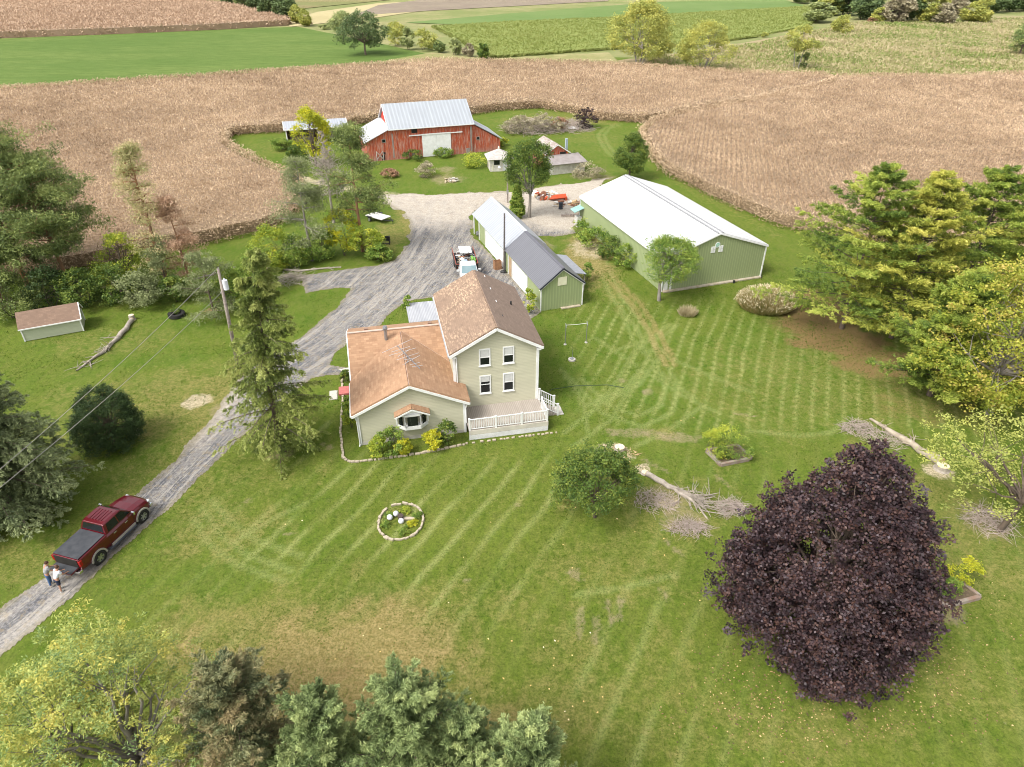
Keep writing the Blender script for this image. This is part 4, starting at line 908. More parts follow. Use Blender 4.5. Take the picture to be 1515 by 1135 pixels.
# ------------------------------------------------------------ garden shed
gs = empty('garden_shed', (-44.6, 54.45, 0), R(25.5), 'low pale green garden shed with a brown shingle roof under the left pines', 'shed')
gw, gl = 4.75, 2.4
mb = MB(); mb.box(0, gw, 0, gl, .05, 1.35); mb.prism([(0, 1.35), (gl/2, 2.35), (gl, 1.35)], 0, gw, axis='x'); mb.build('wall', SAGE2, gs)
mb = MB(); mb.slab([(-.15, -.15, 1.33), (gw+.15, -.15, 1.33), (gw+.15, gl/2, 2.46), (-.15, gl/2, 2.46)], .06); mb.slab([(-.15, gl/2, 2.46), (gw+.15, gl/2, 2.46), (gw+.15, gl+.15, 1.33), (-.15, gl+.15, 1.33)], .06); mb.build('roof', SH_S, gs)
fascia(gs, [((gw+.16, -.15, 1.29), (gw+.16, gl/2, 2.42)), ((gw+.16, gl/2, 2.42), (gw+.16, gl+.15, 1.29)), ((-.15, -.17, 1.28), (gw+.15, -.17, 1.28)), ((0, -.02, .05), (0, -.02, 1.3)), ((gw, -.02, .05), (gw, -.02, 1.3)), ((gw, gl, .05), (gw, gl, 1.3))], .08, .10, name='trim')
MB().box(.1, gw-.1, .1, gl-.1, 0, .049).build('skids', WOOD_G, gs)
# ================================================================== TREES
def tubes(segs, n=5):
    """segs: list of (path Kx3, radii K) -> V, F (quads)"""
    Vs, Fs, b = [], [], 0
    for P, r in segs:
        P = np.asarray(P, float); r = np.asarray(r, float); k = len(P)
        d = np.gradient(P, axis=0); d /= np.linalg.norm(d, axis=1, keepdims=True)+1e-9
        up = np.where(np.abs(d[:, 2:3]) > .9, NP([[1., 0, 0]]), NP([[0, 0, 1.]]))
        x = np.cross(d, up); x /= np.linalg.norm(x, axis=1, keepdims=True)+1e-9; y = np.cross(d, x)
        a = np.arange(n)*2*PI/n
        V = P[:, None]+(x[:, None]*np.cos(a)[None, :, None]+y[:, None]*np.sin(a)[None, :, None])*r[:, None, None]
        Vs.append(V.reshape(-1, 3)); i = np.arange(k-1)[:, None]*n; j = np.arange(n)[None]; j2 = (j+1) % n
        Fs.append(np.stack([b+i+j, b+i+j2, b+i+n+j2, b+i+n+j], -1).reshape(-1, 4)); b += k*n
    return np.concatenate(Vs), np.concatenate(Fs)
def curve(p, q, k, wob, rng, sag=0):
    t = np.linspace(0, 1, k)[:, None]; P = p*(1-t)+q*t
    L = np.linalg.norm(q-p); o = rng.normal(0, wob*L, (k, 3)); o[0] = 0; o = np.cumsum(o, 0)*.5; o -= t*o[-1]
    P = P+o; P[:, 2] -= (sag*L*4*t*(1-t))[:, 0]; return P
def rdir(rng, n):
    d = rng.normal(size=(n, 3)); return d/np.linalg.norm(d, axis=1, keepdims=True)

def broadleaf(h, r, z0, seed, nclump=300, prof=None, lean=(0, 0), per=30, leaf=.16, lobes=12, rc=None, tr=None, shape=1., flat=.35, aspect=.62, open_=.0, top=.0, squash=1, trunks=1, spiky=.0):
    rng = np.random.default_rng(seed); c = NP([0, 0, (z0+h)/2]); rz = (h-z0)/2; rc = rc or r*.13; tr = tr or h*.022
    # main lobes spread over an uneven egg
    u = rdir(rng, lobes); u[:, 2] = u[:, 2]*.9+rng.normal(0, .1, lobes)
    u = u/np.linalg.norm(u, axis=1, keepdims=True)
    k = rng.uniform(.42, .72, (lobes, 1)); wid = np.clip(1-.35*np.clip(u[:, 2:3]+.15, 0, 1)*shape, .25, 1)
    lc = c+u*NP([r, r*squash, rz])*k*np.concatenate([wid, wid, np.ones_like(wid)], 1); lr = rng.uniform(.30, .46, lobes)*r*(.45+.55*wid[:, 0])
    lc = np.concatenate([lc, c[None]+NP([[0, 0, rz*(.45+top)]])]); lr = np.append(lr, r*(.45 if shape < 1.3 else .3)); lr = np.minimum(lr, rz*.9)
    if prof is not None:   # crown outline given as radius against height
        t = (np.arange(lobes)+rng.random(lobes))/lobes; t = t**1.15; pr = np.interp(t, np.linspace(0, 1, len(prof)), prof); a = np.arange(lobes)*2.39996+rng.normal(0, .3, lobes)
        k = rng.uniform(.52, .70, lobes)*r*pr; lc = np.stack([k*np.cos(a)+lean[0]*t, k*np.sin(a)+lean[1]*t, z0+(h-z0)*(.10+.84*t)], 1); lr = r*pr*rng.uniform(.34, .46, lobes)+.12
    li = rng.choice(len(lc), nclump, p=lr**2/np.sum(lr**2)); d = rdir(rng, nclump); out = (lc[li]-c)/NP([r, r, rz]); out /= np.linalg.norm(out, axis=1, keepdims=True)+1e-6
    d = d+out*.75+NP([0, 0, .2]); d /= np.linalg.norm(d, axis=1, keepdims=True)
    cp = lc[li]+d*(lr[li]*rng.uniform(.72, 1.08, nclump)*(1+spiky*rng.random(nclump)**3))[:, None]*NP([1, 1, min(1, rz/r*1.1)])
    cp = cp[rng.random(nclump) > open_*vnoise(cp[:, 0]+cp[:, 2], cp[:, 1]-cp[:, 2], r*.45, seed+5)*1.8]
    cp = cp[cp[:, 2] > z0*.6]
    n = len(cp); m = n*per
    ci = np.repeat(np.arange(n), per); rr = (rng.uniform(.55, 1.3, n)*rc)[ci]
    off = rdir(rng, m)*(rr*rng.random(m)**.45)[:, None]; off[:, 2] *= .62
    P = cp[ci]+off
    dr = rdir(rng, m); dr[:, 2] = dr[:, 2]*.5-.15
    V, F = leaf_quads(P, dr, leaf*rng.uniform(.7, 1.3, m), leaf*aspect*rng.uniform(.7, 1.3, m), rng, flat=flat)
    tint = np.clip(.5+rng.normal(0, .17, n)[ci]+rng.normal(0, .13, m), 0, 1)
    segs = []
    for tk in range(trunks):
        base = NP([0, 0, 0]) if trunks == 1 else NP([math.cos(tk*2.4)*tr*2.2, math.sin(tk*2.4)*tr*2.2, 0])
        fork = NP([rng.normal(0, r*.05)+(0 if trunks == 1 else math.cos(tk*2.4)*r*.25), rng.normal(0, r*.05)+(0 if trunks == 1 else math.sin(tk*2.4)*r*.25), max(z0*1.05, h*.28)])
        tk_r = tr*(1 if trunks == 1 else .6)
        segs.append((curve(base, fork, 5, .02, rng), np.linspace(tk_r*1.25, tk_r*.8, 5)))
        for i in range(len(lc)):
            if trunks > 1 and i % trunks != tk: continue
            p = curve(fork, lc[i], 6, .05, rng, -.04); segs.append((p, np.linspace(tk_r*.55, tk_r*.14, 6)))
            own = np.where(li[:n] == i)[0] if n == nclump else np.arange(n)[np.linalg.norm(cp-lc[i], axis=1) < lr[i]*1.2]
            for j in own[:max(3, int(26/len(lc))+3)]:
                segs.append((curve(p[4], cp[j], 4, .06, rng), np.linspace(tk_r*.16, tk_r*.04, 4)))
    return tubes(segs), (V, F, np.repeat(tint, 4))

def conifer(h, r, z0, seed, nb=150, nj=8, mt=4, kt=4, tuft=.22, tw=.06, droop=.25, rise=.15, prof=.85, spread=.55, hang=.0, flat=.0, gap=0., irregular=.25, tr=None, tip=.35, lean=(0, 0), bare=0.0, side=None, curl=.0, vary=.16):
    rng = np.random.default_rng(seed); tr = tr or h*.016
    t = (np.arange(nb)+rng.uniform(0, 1, nb))/nb; t = t**.92
    whorl = np.round(t*nb/6)/nb*6; t = np.clip(t*.4+whorl*.6, 0, 1) if curl else t
    zb = z0+(h-z0)*t
    L = r*(np.clip(1-t, 0, 1)**prof*(1-tip*.08)+tip*.1)*rng.uniform(1-irregular, 1+irregular*.6, nb)
    L = L*np.clip(.55+t*5, .55, 1)
    az = np.arange(nb)*2.39996+rng.normal(0, .35, nb)
    if gap: keep = vnoise(az*1.3, zb, .9+h*.09, seed+2) > gap; t, zb, L, az = t[keep], zb[keep], L[keep], az[keep]; nb = len(t)
    if side is not None: L = L*(1-.45*np.clip(np.cos(az-side), 0, 1))
    ax = np.stack([np.cos(az), np.sin(az), np.zeros(nb)], 1)
    dz = rng.uniform(.7, 1.3, nb)
    def bp(b, s):  # point on branch b at fraction s
        q = ax[b]*(L[b]*s)[:, None]; q[:, 2] = zb[b]+L[b]*(rise*s*dz[b]*(1+1.5*t[b])-droop*(1-t[b]*.7)*s*s*dz[b]+curl*s**3)
        q[:, 0] += lean[0]*(zb[b]/h)**2; q[:, 1] += lean[1]*(zb[b]/h)**2; return q
    # twigs either side
    b = np.repeat(np.arange(nb), nj*2); s = np.tile(np.repeat((np.arange(nj)+.5)/nj, 2), nb); s = bare+(1-bare)*(.06+.94*s)+rng.normal(0, .03, len(s)); sd = np.tile([1, -1], nb*nj)
    s = np.clip(s, .05, 1.0)
    tl = (L[b]*.42*(1.05-s)+tuft*1.1)*rng.uniform(.6, 1.2, len(b))
    per_ = np.stack([-ax[b][:, 1], ax[b][:, 0], np.zeros(len(b))], 1)*sd[:, None]
    tdv = ax[b]*(1-spread)+per_*spread+rng.normal(0, .13, (len(b), 3)); tdv[:, 2] -= hang*rng.uniform(.5, 1.3, len(b)); tdv[:, 2] += curl*.5
    tdv /= np.linalg.norm(tdv, axis=1, keepdims=True); base = bp(b, s)
    # tufts on twigs
    T = np.repeat(np.arange(len(b)), mt); f = np.tile((np.arange(mt)+.6)/mt, len(b))+rng.normal(0, .08, len(T))
    c = base[T]+tdv[T]*(tl[T]*f)[:, None]; c[:, 2] -= hang*tl[T]*f*f*.5
    Q = np.repeat(np.arange(len(T)), kt); m = len(Q)
    dr = tdv[T[Q]]+rng.normal(0, .55, (m, 3)); P = c[Q]+rng.normal(0, tuft*.28, (m, 3))
    sc = rng.uniform(.7, 1.35, m)
    V, F = leaf_quads(P, dr, tuft*sc, tw*sc, rng, flat=flat)
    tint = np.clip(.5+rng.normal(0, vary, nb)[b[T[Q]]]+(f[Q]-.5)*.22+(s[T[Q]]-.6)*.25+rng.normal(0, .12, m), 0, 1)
    tp = NP([lean[0], lean[1], h*.99]); k = 8; tt = np.linspace(0, 1, k)
    tk = np.stack([lean[0]*tt**2, lean[1]*tt**2, h*.985*tt], 1)
    segs = [(tk, np.maximum(tr*(1-tt*.95), .015)*np.where(tt == 0, 1.35, 1))]
    for i in range(0, nb):
        ss = np.linspace(0, .93, 5); q = bp(np.full(5, i), ss); rb = tr*.22*(L[i]/r)**.7+.008; segs.append((q, rb*(1-ss*.85)))
    return tubes(segs, 4 if nb > 100 else 5), (V, F, np.repeat(tint, 4))

def pine(h, r, z0, seed, nl=26, clumps=5, per=70, tuft=.26, tw=.05, tr=None, lean=(0, 0), bend=.03, rc=.75, flatc=.45, az0=None, top=1.0):
    """bare-stemmed pine whose needles sit in separate clouds at the limb ends"""
    rng = np.random.default_rng(seed); tr = tr or h*.014; k = 9; tt = np.linspace(0, 1, k)
    tk = np.stack([lean[0]*tt**1.5, lean[1]*tt**1.5, h*.97*tt], 1); tk[1:, :2] += np.cumsum(rng.normal(0, bend*h/k, (k-1, 2)), 0)
    segs = [(tk, np.maximum(tr*(1.1-tt*.95), .02))]; cps = []
    for i in range(nl):
        t = rng.random()**.85; z = z0+(h-z0)*t; o = NP([np.interp(z/h/.97, tt, tk[:, j]) for j in range(3)]); o[2] = min(z, h*.96)
        a = rng.uniform(0, 2*PI) if az0 is None else az0+rng.normal(0, .9); L = r*(math.sin(PI*min(.98, .32+.62*t))**.8)*rng.uniform(.5, 1.1)*top
        e = o+NP([math.cos(a)*L, math.sin(a)*L, L*rng.uniform(-.05, .45)]); P = curve(o, e, 5, .06, rng); segs.append((P, np.linspace(tr*.36, tr*.08, 5)))
        for j in range(clumps):
            f = rng.uniform(.45, 1.05); q = P[0]*(1-f)+e*f+rng.normal(0, L*.16, 3)*NP([1, 1, .5]); cps.append(q)
            if j < 3: segs.append((curve(P[2], q, 3, .05, rng), NP([tr*.14, tr*.09, tr*.05])))
    cps.append(tk[-1]); cps = NP(cps); n = len(cps); ci = np.repeat(np.arange(n), per); m = len(ci)
    rr = (rng.uniform(.6, 1.25, n)*rc)[ci]; off = rdir(rng, m)*(rr*rng.random(m)**.42)[:, None]; off[:, 2] *= flatc
    dr = rdir(rng, m)+NP([0, 0, .45]); V, F = leaf_quads(cps[ci]+off, dr, tuft*rng.uniform(.7, 1.3, m), tw*rng.uniform(.7, 1.3, m), rng)
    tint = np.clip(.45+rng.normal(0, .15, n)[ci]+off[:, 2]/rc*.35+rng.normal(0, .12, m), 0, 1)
    return tubes(segs, 6), (V, F, np.repeat(tint, 4))
def bare(h, r, z0, seed, nl=24, tw=5, tr=None, lean=(0, 0)):
    rng = np.random.default_rng(seed); tr = tr or h*.014; tt = np.linspace(0, 1, 7); tk = np.stack([lean[0]*tt, lean[1]*tt, h*tt], 1); segs = [(tk, tr*(1.1-tt))]
    for i in range(nl):
        t = rng.random(); z = z0+(h-z0)*t; o = NP([lean[0]*z/h, lean[1]*z/h, z]); a = rng.uniform(0, 2*PI); L = r*(1.1-t)*rng.uniform(.5, 1.1)
        e = o+NP([math.cos(a)*L, math.sin(a)*L, L*rng.uniform(.1, .7)]); P = curve(o, e, 5, .07, rng); segs.append((P, np.linspace(tr*.3, .012, 5)))
        for j in range(tw):
            f = rng.uniform(.3, 1); q = o*(1-f)+e*f; segs.append((curve(q, q+rng.normal(0, L*.3, 3)+NP([0, 0, L*.12]), 3, .08, rng), NP([.03, .022, .014])))
    return tubes(segs, 4)

def put(name, loc, gen, leafm, barkm, label, cat='tree', group=None, crown='crown', trunk='trunk', rz=0.0, scale=None):
    e = empty(name, (loc[0], loc[1], loc[2] if len(loc) > 2 else 0), rz, label, cat, group)
    (tv, tf), lf = gen
    link_np(trunk, tv, tf, barkm, e, smooth=True)
    if lf is not None: link_np(crown, lf[0], lf[1], leafm, e, tint=lf[2])
    if scale: e.scale = scale
    return e
def B(px, py): g = G(px, py); return (g[0], g[1], 0)
def rw(px, loc, z):  # half-width in metres of a px-wide thing standing at loc
    d = (NP([loc[0], loc[1], z])-NP([0, 0, CAMH]))@_F; return px/FPX*d/2

LF_MAPLE = m_leaf('purple_maple_leaves', [(.014, .009, .011), (.030, .017, .020), (.050, .030, .034), (.085, .042, .032), (.085, .065, .075)], .10, .55, .4, 1.0, gain=1.15)
LF_LOC = m_leaf('yellow_green_leaves', [(.10, .14, .018), (.20, .235, .03), (.33, .31, .05), (.46, .35, .11)], .35, clump=.7)
LF_BIRCH = m_leaf('larch_yellow_green', [(.13, .20, .08), (.24, .30, .09), (.37, .38, .10), (.48, .42, .10)], .35, clump=.8, gain=1.35)
LF_THIN = m_leaf('thin_yellow_leaves', [(.20, .23, .07), (.32, .34, .09), (.42, .42, .11)], .4)
LF_WP = m_leaf('white_pine_needles', [(.08, .11, .022), (.19, .215, .035), (.32, .315, .055), (.46, .42, .10)], .25, clump=.55)
LF_WPD = m_leaf('darker_pine_needles', [(.05, .09, .02), (.115, .165, .028), (.20, .25, .04), (.32, .34, .07)], .25, clump=.5)
LF_BS = m_leaf('blue_spruce_needles', [(.055, .08, .028), (.115, .155, .055), (.19, .235, .09), (.29, .33, .13)], .15, clump=1.2)
LF_BRS = m_leaf('brown_spruce_needles', [(.05, .07, .03), (.12, .13, .06), (.18, .175, .08), (.225, .18, .09)], .15, clump=1.)
LF_NS = m_leaf('spruce_needles', [(.06, .085, .02), (.12, .155, .035), (.21, .24, .06), (.32, .34, .11)], .25, clump=1.)
LF_LS = m_leaf('grey_spruce_needles', [(.055, .075, .035), (.115, .14, .062), (.19, .22, .10), (.29, .32, .15)], .15, clump=.8)
LF_SP = m_leaf('scots_pine_needles', [(.05, .07, .025), (.10, .135, .04), (.165, .20, .06), (.25, .28, .09)], .2, clump=.5)
LF_SPG = m_leaf('grey_pine_needles', [(.10, .12, .05), (.17, .195, .085), (.25, .27, .13)], .25)
LF_DK = m_leaf('dark_green_leaves', [(.035, .065, .015), (.075, .13, .025), (.14, .20, .035), (.25, .28, .05)], .25, clump=.9, gain=1.15)
LF_YEW = m_leaf('yew_needles', [(.016, .030, .009), (.028, .050, .014), (.05, .082, .022)], .1, clump=1.2)
LF_GR = m_leaf('green_leaves', [(.06, .11, .02), (.11, .18, .03), (.19, .25, .045), (.28, .31, .06)], .3)
LF_YG = m_leaf('lime_shrub_leaves', [(.10, .15, .02), (.19, .25, .03), (.30, .34, .045), (.44, .41, .05)], .35)
LF_YE = m_leaf('yellow_shrub_leaves', [(.18, .22, .02), (.34, .35, .03), (.52, .46, .03)], .35)
LF_PALE = m_leaf('pale_willow_leaves', [(.14, .17, .07), (.24, .27, .11), (.34, .36, .15)], .3)
LF_GREY = m_leaf('grey_brown_brush_leaves', [(.15, .13, .09), (.25, .22, .14), (.34, .30, .2)], .2)
LF_BR = m_leaf('dead_brown_leaves', [(.14, .08, .05), (.26, .15, .09), (.36, .22, .14)], .2)
LF_FAR = m_leaf('far_green_leaves', gain=1.7, cols=[(.06, .09, .035), (.11, .15, .05), (.18, .22, .08), (.28, .29, .09)], trans=.25, clump=.25)
LF_FARD = m_leaf('far_dark_leaves', gain=1.8, cols=[(.04, .062, .025), (.07, .10, .038), (.11, .145, .05)], trans=.2, clump=.25)
LF_FARY = m_leaf('far_yellow_leaves', [(.16, .19, .05), (.29, .30, .08), (.42, .39, .10)], .3, clump=.25)

# ---- near trees
ML = B(1190, 948)
put('maple_tree', ML, broadleaf(12.9, 4.15, .3, 5, nclump=3300, per=38, leaf=.15, lobes=46, prof=[.86, 1.0, 1.0, .93, .80, .62, .42, .2], lean=(.5, .2), rc=.40, flat=.3, shape=1.6, aspect=.8, top=.2, spiky=.55, tr=.24), LF_MAPLE, BARK, 'large dense purple-leaved maple standing on the right of the lawn')
L_ = B(1462, 612)
put('locust_tree', L_, broadleaf(13.0, 7.2, 1.6, 15, nclump=2300, per=34, leaf=.23, lobes=34, rc=.7, flat=.35, shape=.6, open_=.45, spiky=.3, aspect=.5), LF_LOC, BARK_G, 'big yellow-green broadleaf tree at the right edge in front of the pines')
L_ = B(1478, 785)
put('thin_tree', L_, broadleaf(8.8, 5.9, 1.6, 27, nclump=560, per=26, leaf=.18, lobes=19, rc=.55, flat=.3, open_=.4, aspect=.5, spiky=.4, tr=.17), LF_THIN, BARK, 'sparse pale yellow tree with bare grey branches at the right edge')
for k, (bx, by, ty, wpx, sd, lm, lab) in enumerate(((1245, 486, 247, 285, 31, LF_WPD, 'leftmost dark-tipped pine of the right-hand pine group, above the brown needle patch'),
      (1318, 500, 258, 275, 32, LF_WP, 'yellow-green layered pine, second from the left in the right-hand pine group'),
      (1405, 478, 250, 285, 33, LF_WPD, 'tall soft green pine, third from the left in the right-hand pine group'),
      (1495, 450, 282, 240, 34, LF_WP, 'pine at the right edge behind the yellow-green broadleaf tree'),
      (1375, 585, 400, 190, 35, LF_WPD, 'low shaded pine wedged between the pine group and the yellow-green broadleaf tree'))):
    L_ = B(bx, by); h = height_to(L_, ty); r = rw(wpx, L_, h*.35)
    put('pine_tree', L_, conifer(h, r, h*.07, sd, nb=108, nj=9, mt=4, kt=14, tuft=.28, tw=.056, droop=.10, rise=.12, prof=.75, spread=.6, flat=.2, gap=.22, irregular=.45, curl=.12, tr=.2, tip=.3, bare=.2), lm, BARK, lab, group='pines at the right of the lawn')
L_ = B(418, 668)
h = height_to(L_, 372)
put('spruce_tree', L_, conifer(h, 4.0, .9, 41, nb=150, nj=9, mt=5, kt=9, tuft=.17, tw=.045, droop=.38, rise=.12, prof=.72, spread=.5, hang=.55, gap=.24, irregular=.5, tr=.24, lean=(1.0, .3), tip=.6), LF_NS, BARK, 'tall drooping spruce standing between the driveway and the farmhouse')
L_ = B(10, 760)
put('spruce_tree', L_, conifer(13.2, 5.6, .4, 42, nb=290, nj=11, mt=5, kt=9, tuft=.20, tw=.05, droop=.25, rise=.12, prof=.7, spread=.55, hang=.25, irregular=.3, tr=.25, gap=.18, tip=.6), LF_LS, BARK, 'broad grey-green spruce at the left edge beside the dark round bush')
Y_ = B(168, 655)
put('yew_bush', Y_, broadleaf(4.4, 2.05, .1, 43, spiky=.35, nclump=1300, per=42, leaf=.11, lobes=34, prof=[.9, 1., 1., .95, .85, .68, .42], rc=.30, flat=.1, aspect=.45, shape=.5, tr=.1), LF_YEW, BARK, 'dark evergreen round bush to the right of the left-edge spruce', 'bush')
put('small_tree', B(880, 765), broadleaf(5.2, 2.75, .3, 44, nclump=900, per=36, leaf=.13, lobes=15, rc=.40, flat=.3, open_=.4, spiky=.6, tr=.11), LF_DK, BARK, 'small bushy green tree in the lawn beside the fallen trunk')
# bottom edge
for (px, py, h, wr, sd, kind, lab) in ((135, 905, 11.0, 4.6, 51, 'b', 'big yellow-green soft-needled tree filling the bottom left corner'),
      (322, 995, 10.0, 3.1, 52, 'r', 'brown-tinged spruce full of cones at the bottom edge'),
      (455, 1045, 9.3, 2.7, 53, 's', 'blue-green spruce at the bottom edge just right of the brown-tinged one'),
      (592, 1018, 10.0, 3.3, 54, 's', 'tallest blue-green spruce in the middle of the bottom-edge row'),
      (682, 1066, 8.3, 2.6, 56, 's', 'low blue-green spruce tucked at the right of the tallest bottom-edge spruce'),
      (783, 1072, 9.6, 2.1, 55, 's', 'rightmost blue-green spruce of the bottom edge, apart from the rest')):
    top = G(px, py, h); loc = (top[0], top[1], 0)
    if kind == 'b':
        put('larch_tree', (loc[0], loc[1]-1.2, 0), broadleaf(h, wr, 1.2, sd, nclump=1900, per=46, leaf=.14, lobes=26, rc=.34, flat=.2, open_=.55, spiky=.45, aspect=.32, tr=.2), LF_BIRCH, BARK_G, lab)
    else:
        cone = conifer(h, wr, .8, sd, nb=170, nj=8, mt=5, kt=12, tuft=.13, tw=.032, droop=.12, rise=.30, prof=.62, spread=.5, hang=-.1, irregular=.5, tr=.16, curl=.12, gap=.2, tip=.9, vary=.2)
        tr_ = put('spruce_tree', loc, cone, LF_BRS if kind == 'r' else LF_BS, BARK, lab, group='spruces along the bottom edge')
top = G(15, 1000, 9.0)
put('larch_tree', (top[0], top[1], 0), broadleaf(9.0, 3.2, 1.8, 57, nclump=800, per=46, leaf=.14, lobes=14, rc=.36, flat=.2, open_=.4, spiky=.3, aspect=.35, tr=.16), LF_BIRCH, BARK_G, 'second yellow-green tree in the very corner at the bottom left')

# ---- farmyard trees
def sized(name, bx, by, ty, wpx, seed, lm, bm_, lab, cat='tree', group=None, z0f=.2, kind='b', **kw):
    L_ = B(bx, by); h = height_to(L_, ty); r = rw(wpx, L_, h*.5)
    if kind == 'b':
        a = dict(nclump=260, per=26, leaf=.2, lobes=12, rc=r*.2, flat=.3); a.update(kw); g = broadleaf(h, r, h*z0f, seed, **a)
    elif kind == 'p': g = pine(h, r, h*z0f, seed, **kw)
    elif kind == 'c': g = conifer(h, r, h*z0f, seed, **kw)
    return put(name, L_, g, lm, bm_, lab, cat, group)
sized('elm_tree', 783, 322, 198, 70, 61, LF_DK, BARK_G, 'upright green tree with a pale bare stem between the long shed and the barn', z0f=.26, nclump=1000, leaf=.17, rc=.55, open_=.1, spiky=.3, shape=.6, tr=.2, lobes=16)
sized('willow_tree', 931, 265, 192, 58, 62, LF_DK, BARK, 'rounded grey-green tree behind the pole building', z0f=.04, nclump=900, leaf=.17, rc=.5, open_=.05, lobes=18)
sized('apple_tree', 975, 445, 350, 112, 63, LF_GR, BARK_G, 'light green fruit tree with a short trunk in front of the pole building', z0f=.24, nclump=1100, leaf=.12, rc=.42, open_=.2, spiky=.35, tr=.17)
sized('young_spruce', 765, 322, 278, 24, 64, LF_GR, BARK, 'small young spruce beside the metal end of the long shed', kind='c', z0f=.05, nb=90, nj=5, mt=3, kt=4, tuft=.28, tw=.09, droop=.1, rise=.3, prof=.8)
sized('pine_tree', 537, 372, 188, 88, 65, LF_SP, BARK_O, 'tall pine with an orange trunk left of the barn', kind='p', z0f=.22, nl=46, clumps=9, per=46, tuft=.34, tw=.07, rc=.9, flatc=.7)
sized('pine_tree', 462, 386, 232, 84, 66, LF_SPG, BARK_G, 'thin pale grey-green pine left of the orange-trunked one', kind='p', z0f=.15, nl=38, clumps=6, per=44, tuft=.3, tw=.065, rc=.9, flatc=.6)
e = empty('dead_tree', B(494, 330), 0, 'leafless pale grey dead tree in front of the open shed', 'tree')
tv, tf = bare(height_to(B(494, 330), 195), 2.9, 3.5, 67, nl=70, tw=12, tr=.18); link_np('trunk', tv, tf, BARK_D, e)
sized('yellow_tree', 468, 246, 158, 62, 68, LF_YE, BARK, 'yellow-leaved tree in front of the open shed roof', z0f=.12, nclump=420, leaf=.28, rc=.75, open_=.35, spiky=.4)
sized('pine_tree', 42, 425, 184, 200, 69, LF_SP, BARK_O, 'tall leaning pine at the left edge above the garden shed', kind='p', z0f=.24, nl=84, clumps=9, per=85, tuft=.34, tw=.075, rc=1.05, flatc=.6, lean=(-.8, 0))
sized('pine_tree', 106, 428, 232, 160, 70, LF_SP, BARK_O, 'second tall pine, right of the left-edge pine, with an orange stem', kind='p', z0f=.3, nl=64, clumps=9, per=85, tuft=.34, tw=.075, rc=1.0, flatc=.6, lean=(-1.5, .5))
sized('pine_tree', 2, 445, 262, 130, 71, LF_SP, BARK_O, 'pine cut by the left edge behind the garden shed', kind='p', z0f=.1, nl=50, clumps=8, per=90, tuft=.36, tw=.08, rc=1.1)
sized('pine_tree', 252, 430, 208, 62, 72, m_leaf('dying_needles', [(.17, .18, .07), (.28, .28, .12), (.40, .33, .17), (.50, .37, .25)], .3), BARK_O, 'thin dying pine with yellowing needles in front of the corn', kind='p', z0f=.12, nl=60, clumps=5, per=34, tuft=.28, tw=.06, rc=.85, flatc=.6, bend=.04)
sized('pine_tree', 284, 428, 290, 52, 73, m_leaf('rust_needles', [(.24, .15, .09), (.38, .25, .17), (.48, .34, .24)], .3), BARK_O, 'smaller rust-needled dead pine right of the yellowing one', kind='p', z0f=.2, nl=34, clumps=5, per=34, tuft=.3, tw=.07, rc=.8)
sized('pine_tree', 252, 436, 350, 44, 74, LF_SPG, BARK, 'low grey-green pine at the foot of the yellowing one', kind='p', z0f=.1, nl=20, clumps=5, per=40, tuft=.3, tw=.06, rc=.6)
sized('small_tree', 192, 428, 342, 76, 75, LF_YG, BARK, 'small round yellow-green tree between the left pines and the dying pine', z0f=.15, nclump=260, leaf=.2, rc=.6, open_=.3)
sized('pine_tree', 318, 470, 372, 78, 76, LF_SPG, BARK, 'ragged olive conifer behind the utility pole', kind='p', z0f=.05, nl=30, clumps=5, per=44, tuft=.3, tw=.06, rc=.75)
# hedgerow shrubs
hedge = [(20, 470, 400, 90, LF_SP, 'dark evergreen thicket behind the left end of the garden shed'), (80, 455, 395, 80, LF_YEW, 'darkest low bush right behind the garden shed roof'), (130, 452, 398, 70, LF_DK, 'dark shrub at the right end of the garden shed'),
         (172, 448, 392, 78, LF_DK, 'mid-green shrub under the small yellow-green tree'), (215, 452, 402, 70, LF_SPG, 'olive conifer shrub left of the tractor tyre'), (205, 436, 412, 54, LF_YEW, 'dark low shrub behind the olive one'), (262, 446, 410, 50, LF_DK, 'small green shrub at the foot of the dying pine'),
         (345, 452, 392, 56, LF_GR, 'grey-green shrub left of the big lime shrub'), (385, 432, 372, 60, LF_GR, 'mid-green shrub behind the tall drooping spruce top'), (408, 398, 332, 62, LF_YG, 'big lime shrub beside the corn edge'), (440, 392, 348, 58, LF_GR, 'green shrub under the pale grey-green pine'),
         (478, 384, 338, 56, LF_GR, 'shrub between the pale pine and the bright yellow shrub'), (510, 378, 300, 52, LF_YE, 'bright yellow shrub under the orange-trunked pine'), (545, 380, 335, 56, LF_YG, 'lime shrub right of the bright yellow one'), (560, 385, 362, 40, LF_GR, 'green shrub at the right end of the hedgerow by the driveway'),
         (500, 292, 268, 26, LF_GR, 'small round green bush on the pale track by the corn'), (418, 222, 205, 44, LF_GR, 'weeds at the left end of the open shed'), (440, 236, 214, 30, LF_DK, 'dark stump bush in front of the open shed')]
for i, (bx, by, ty, wpx, lm, lab) in enumerate(hedge):
    put('shrub', B(bx, by), broadleaf(height_to(B(bx, by), ty), rw(wpx, B(bx, by), 1), .1, 80+i, nclump=230, per=28, leaf=.19, lobes=12, open_=.25, spiky=.4, rc=rw(wpx, B(bx, by), 1)*.2, tr=.06, trunks=3), lm, BARK, lab, 'shrub', crown='foliage', trunk='stems')
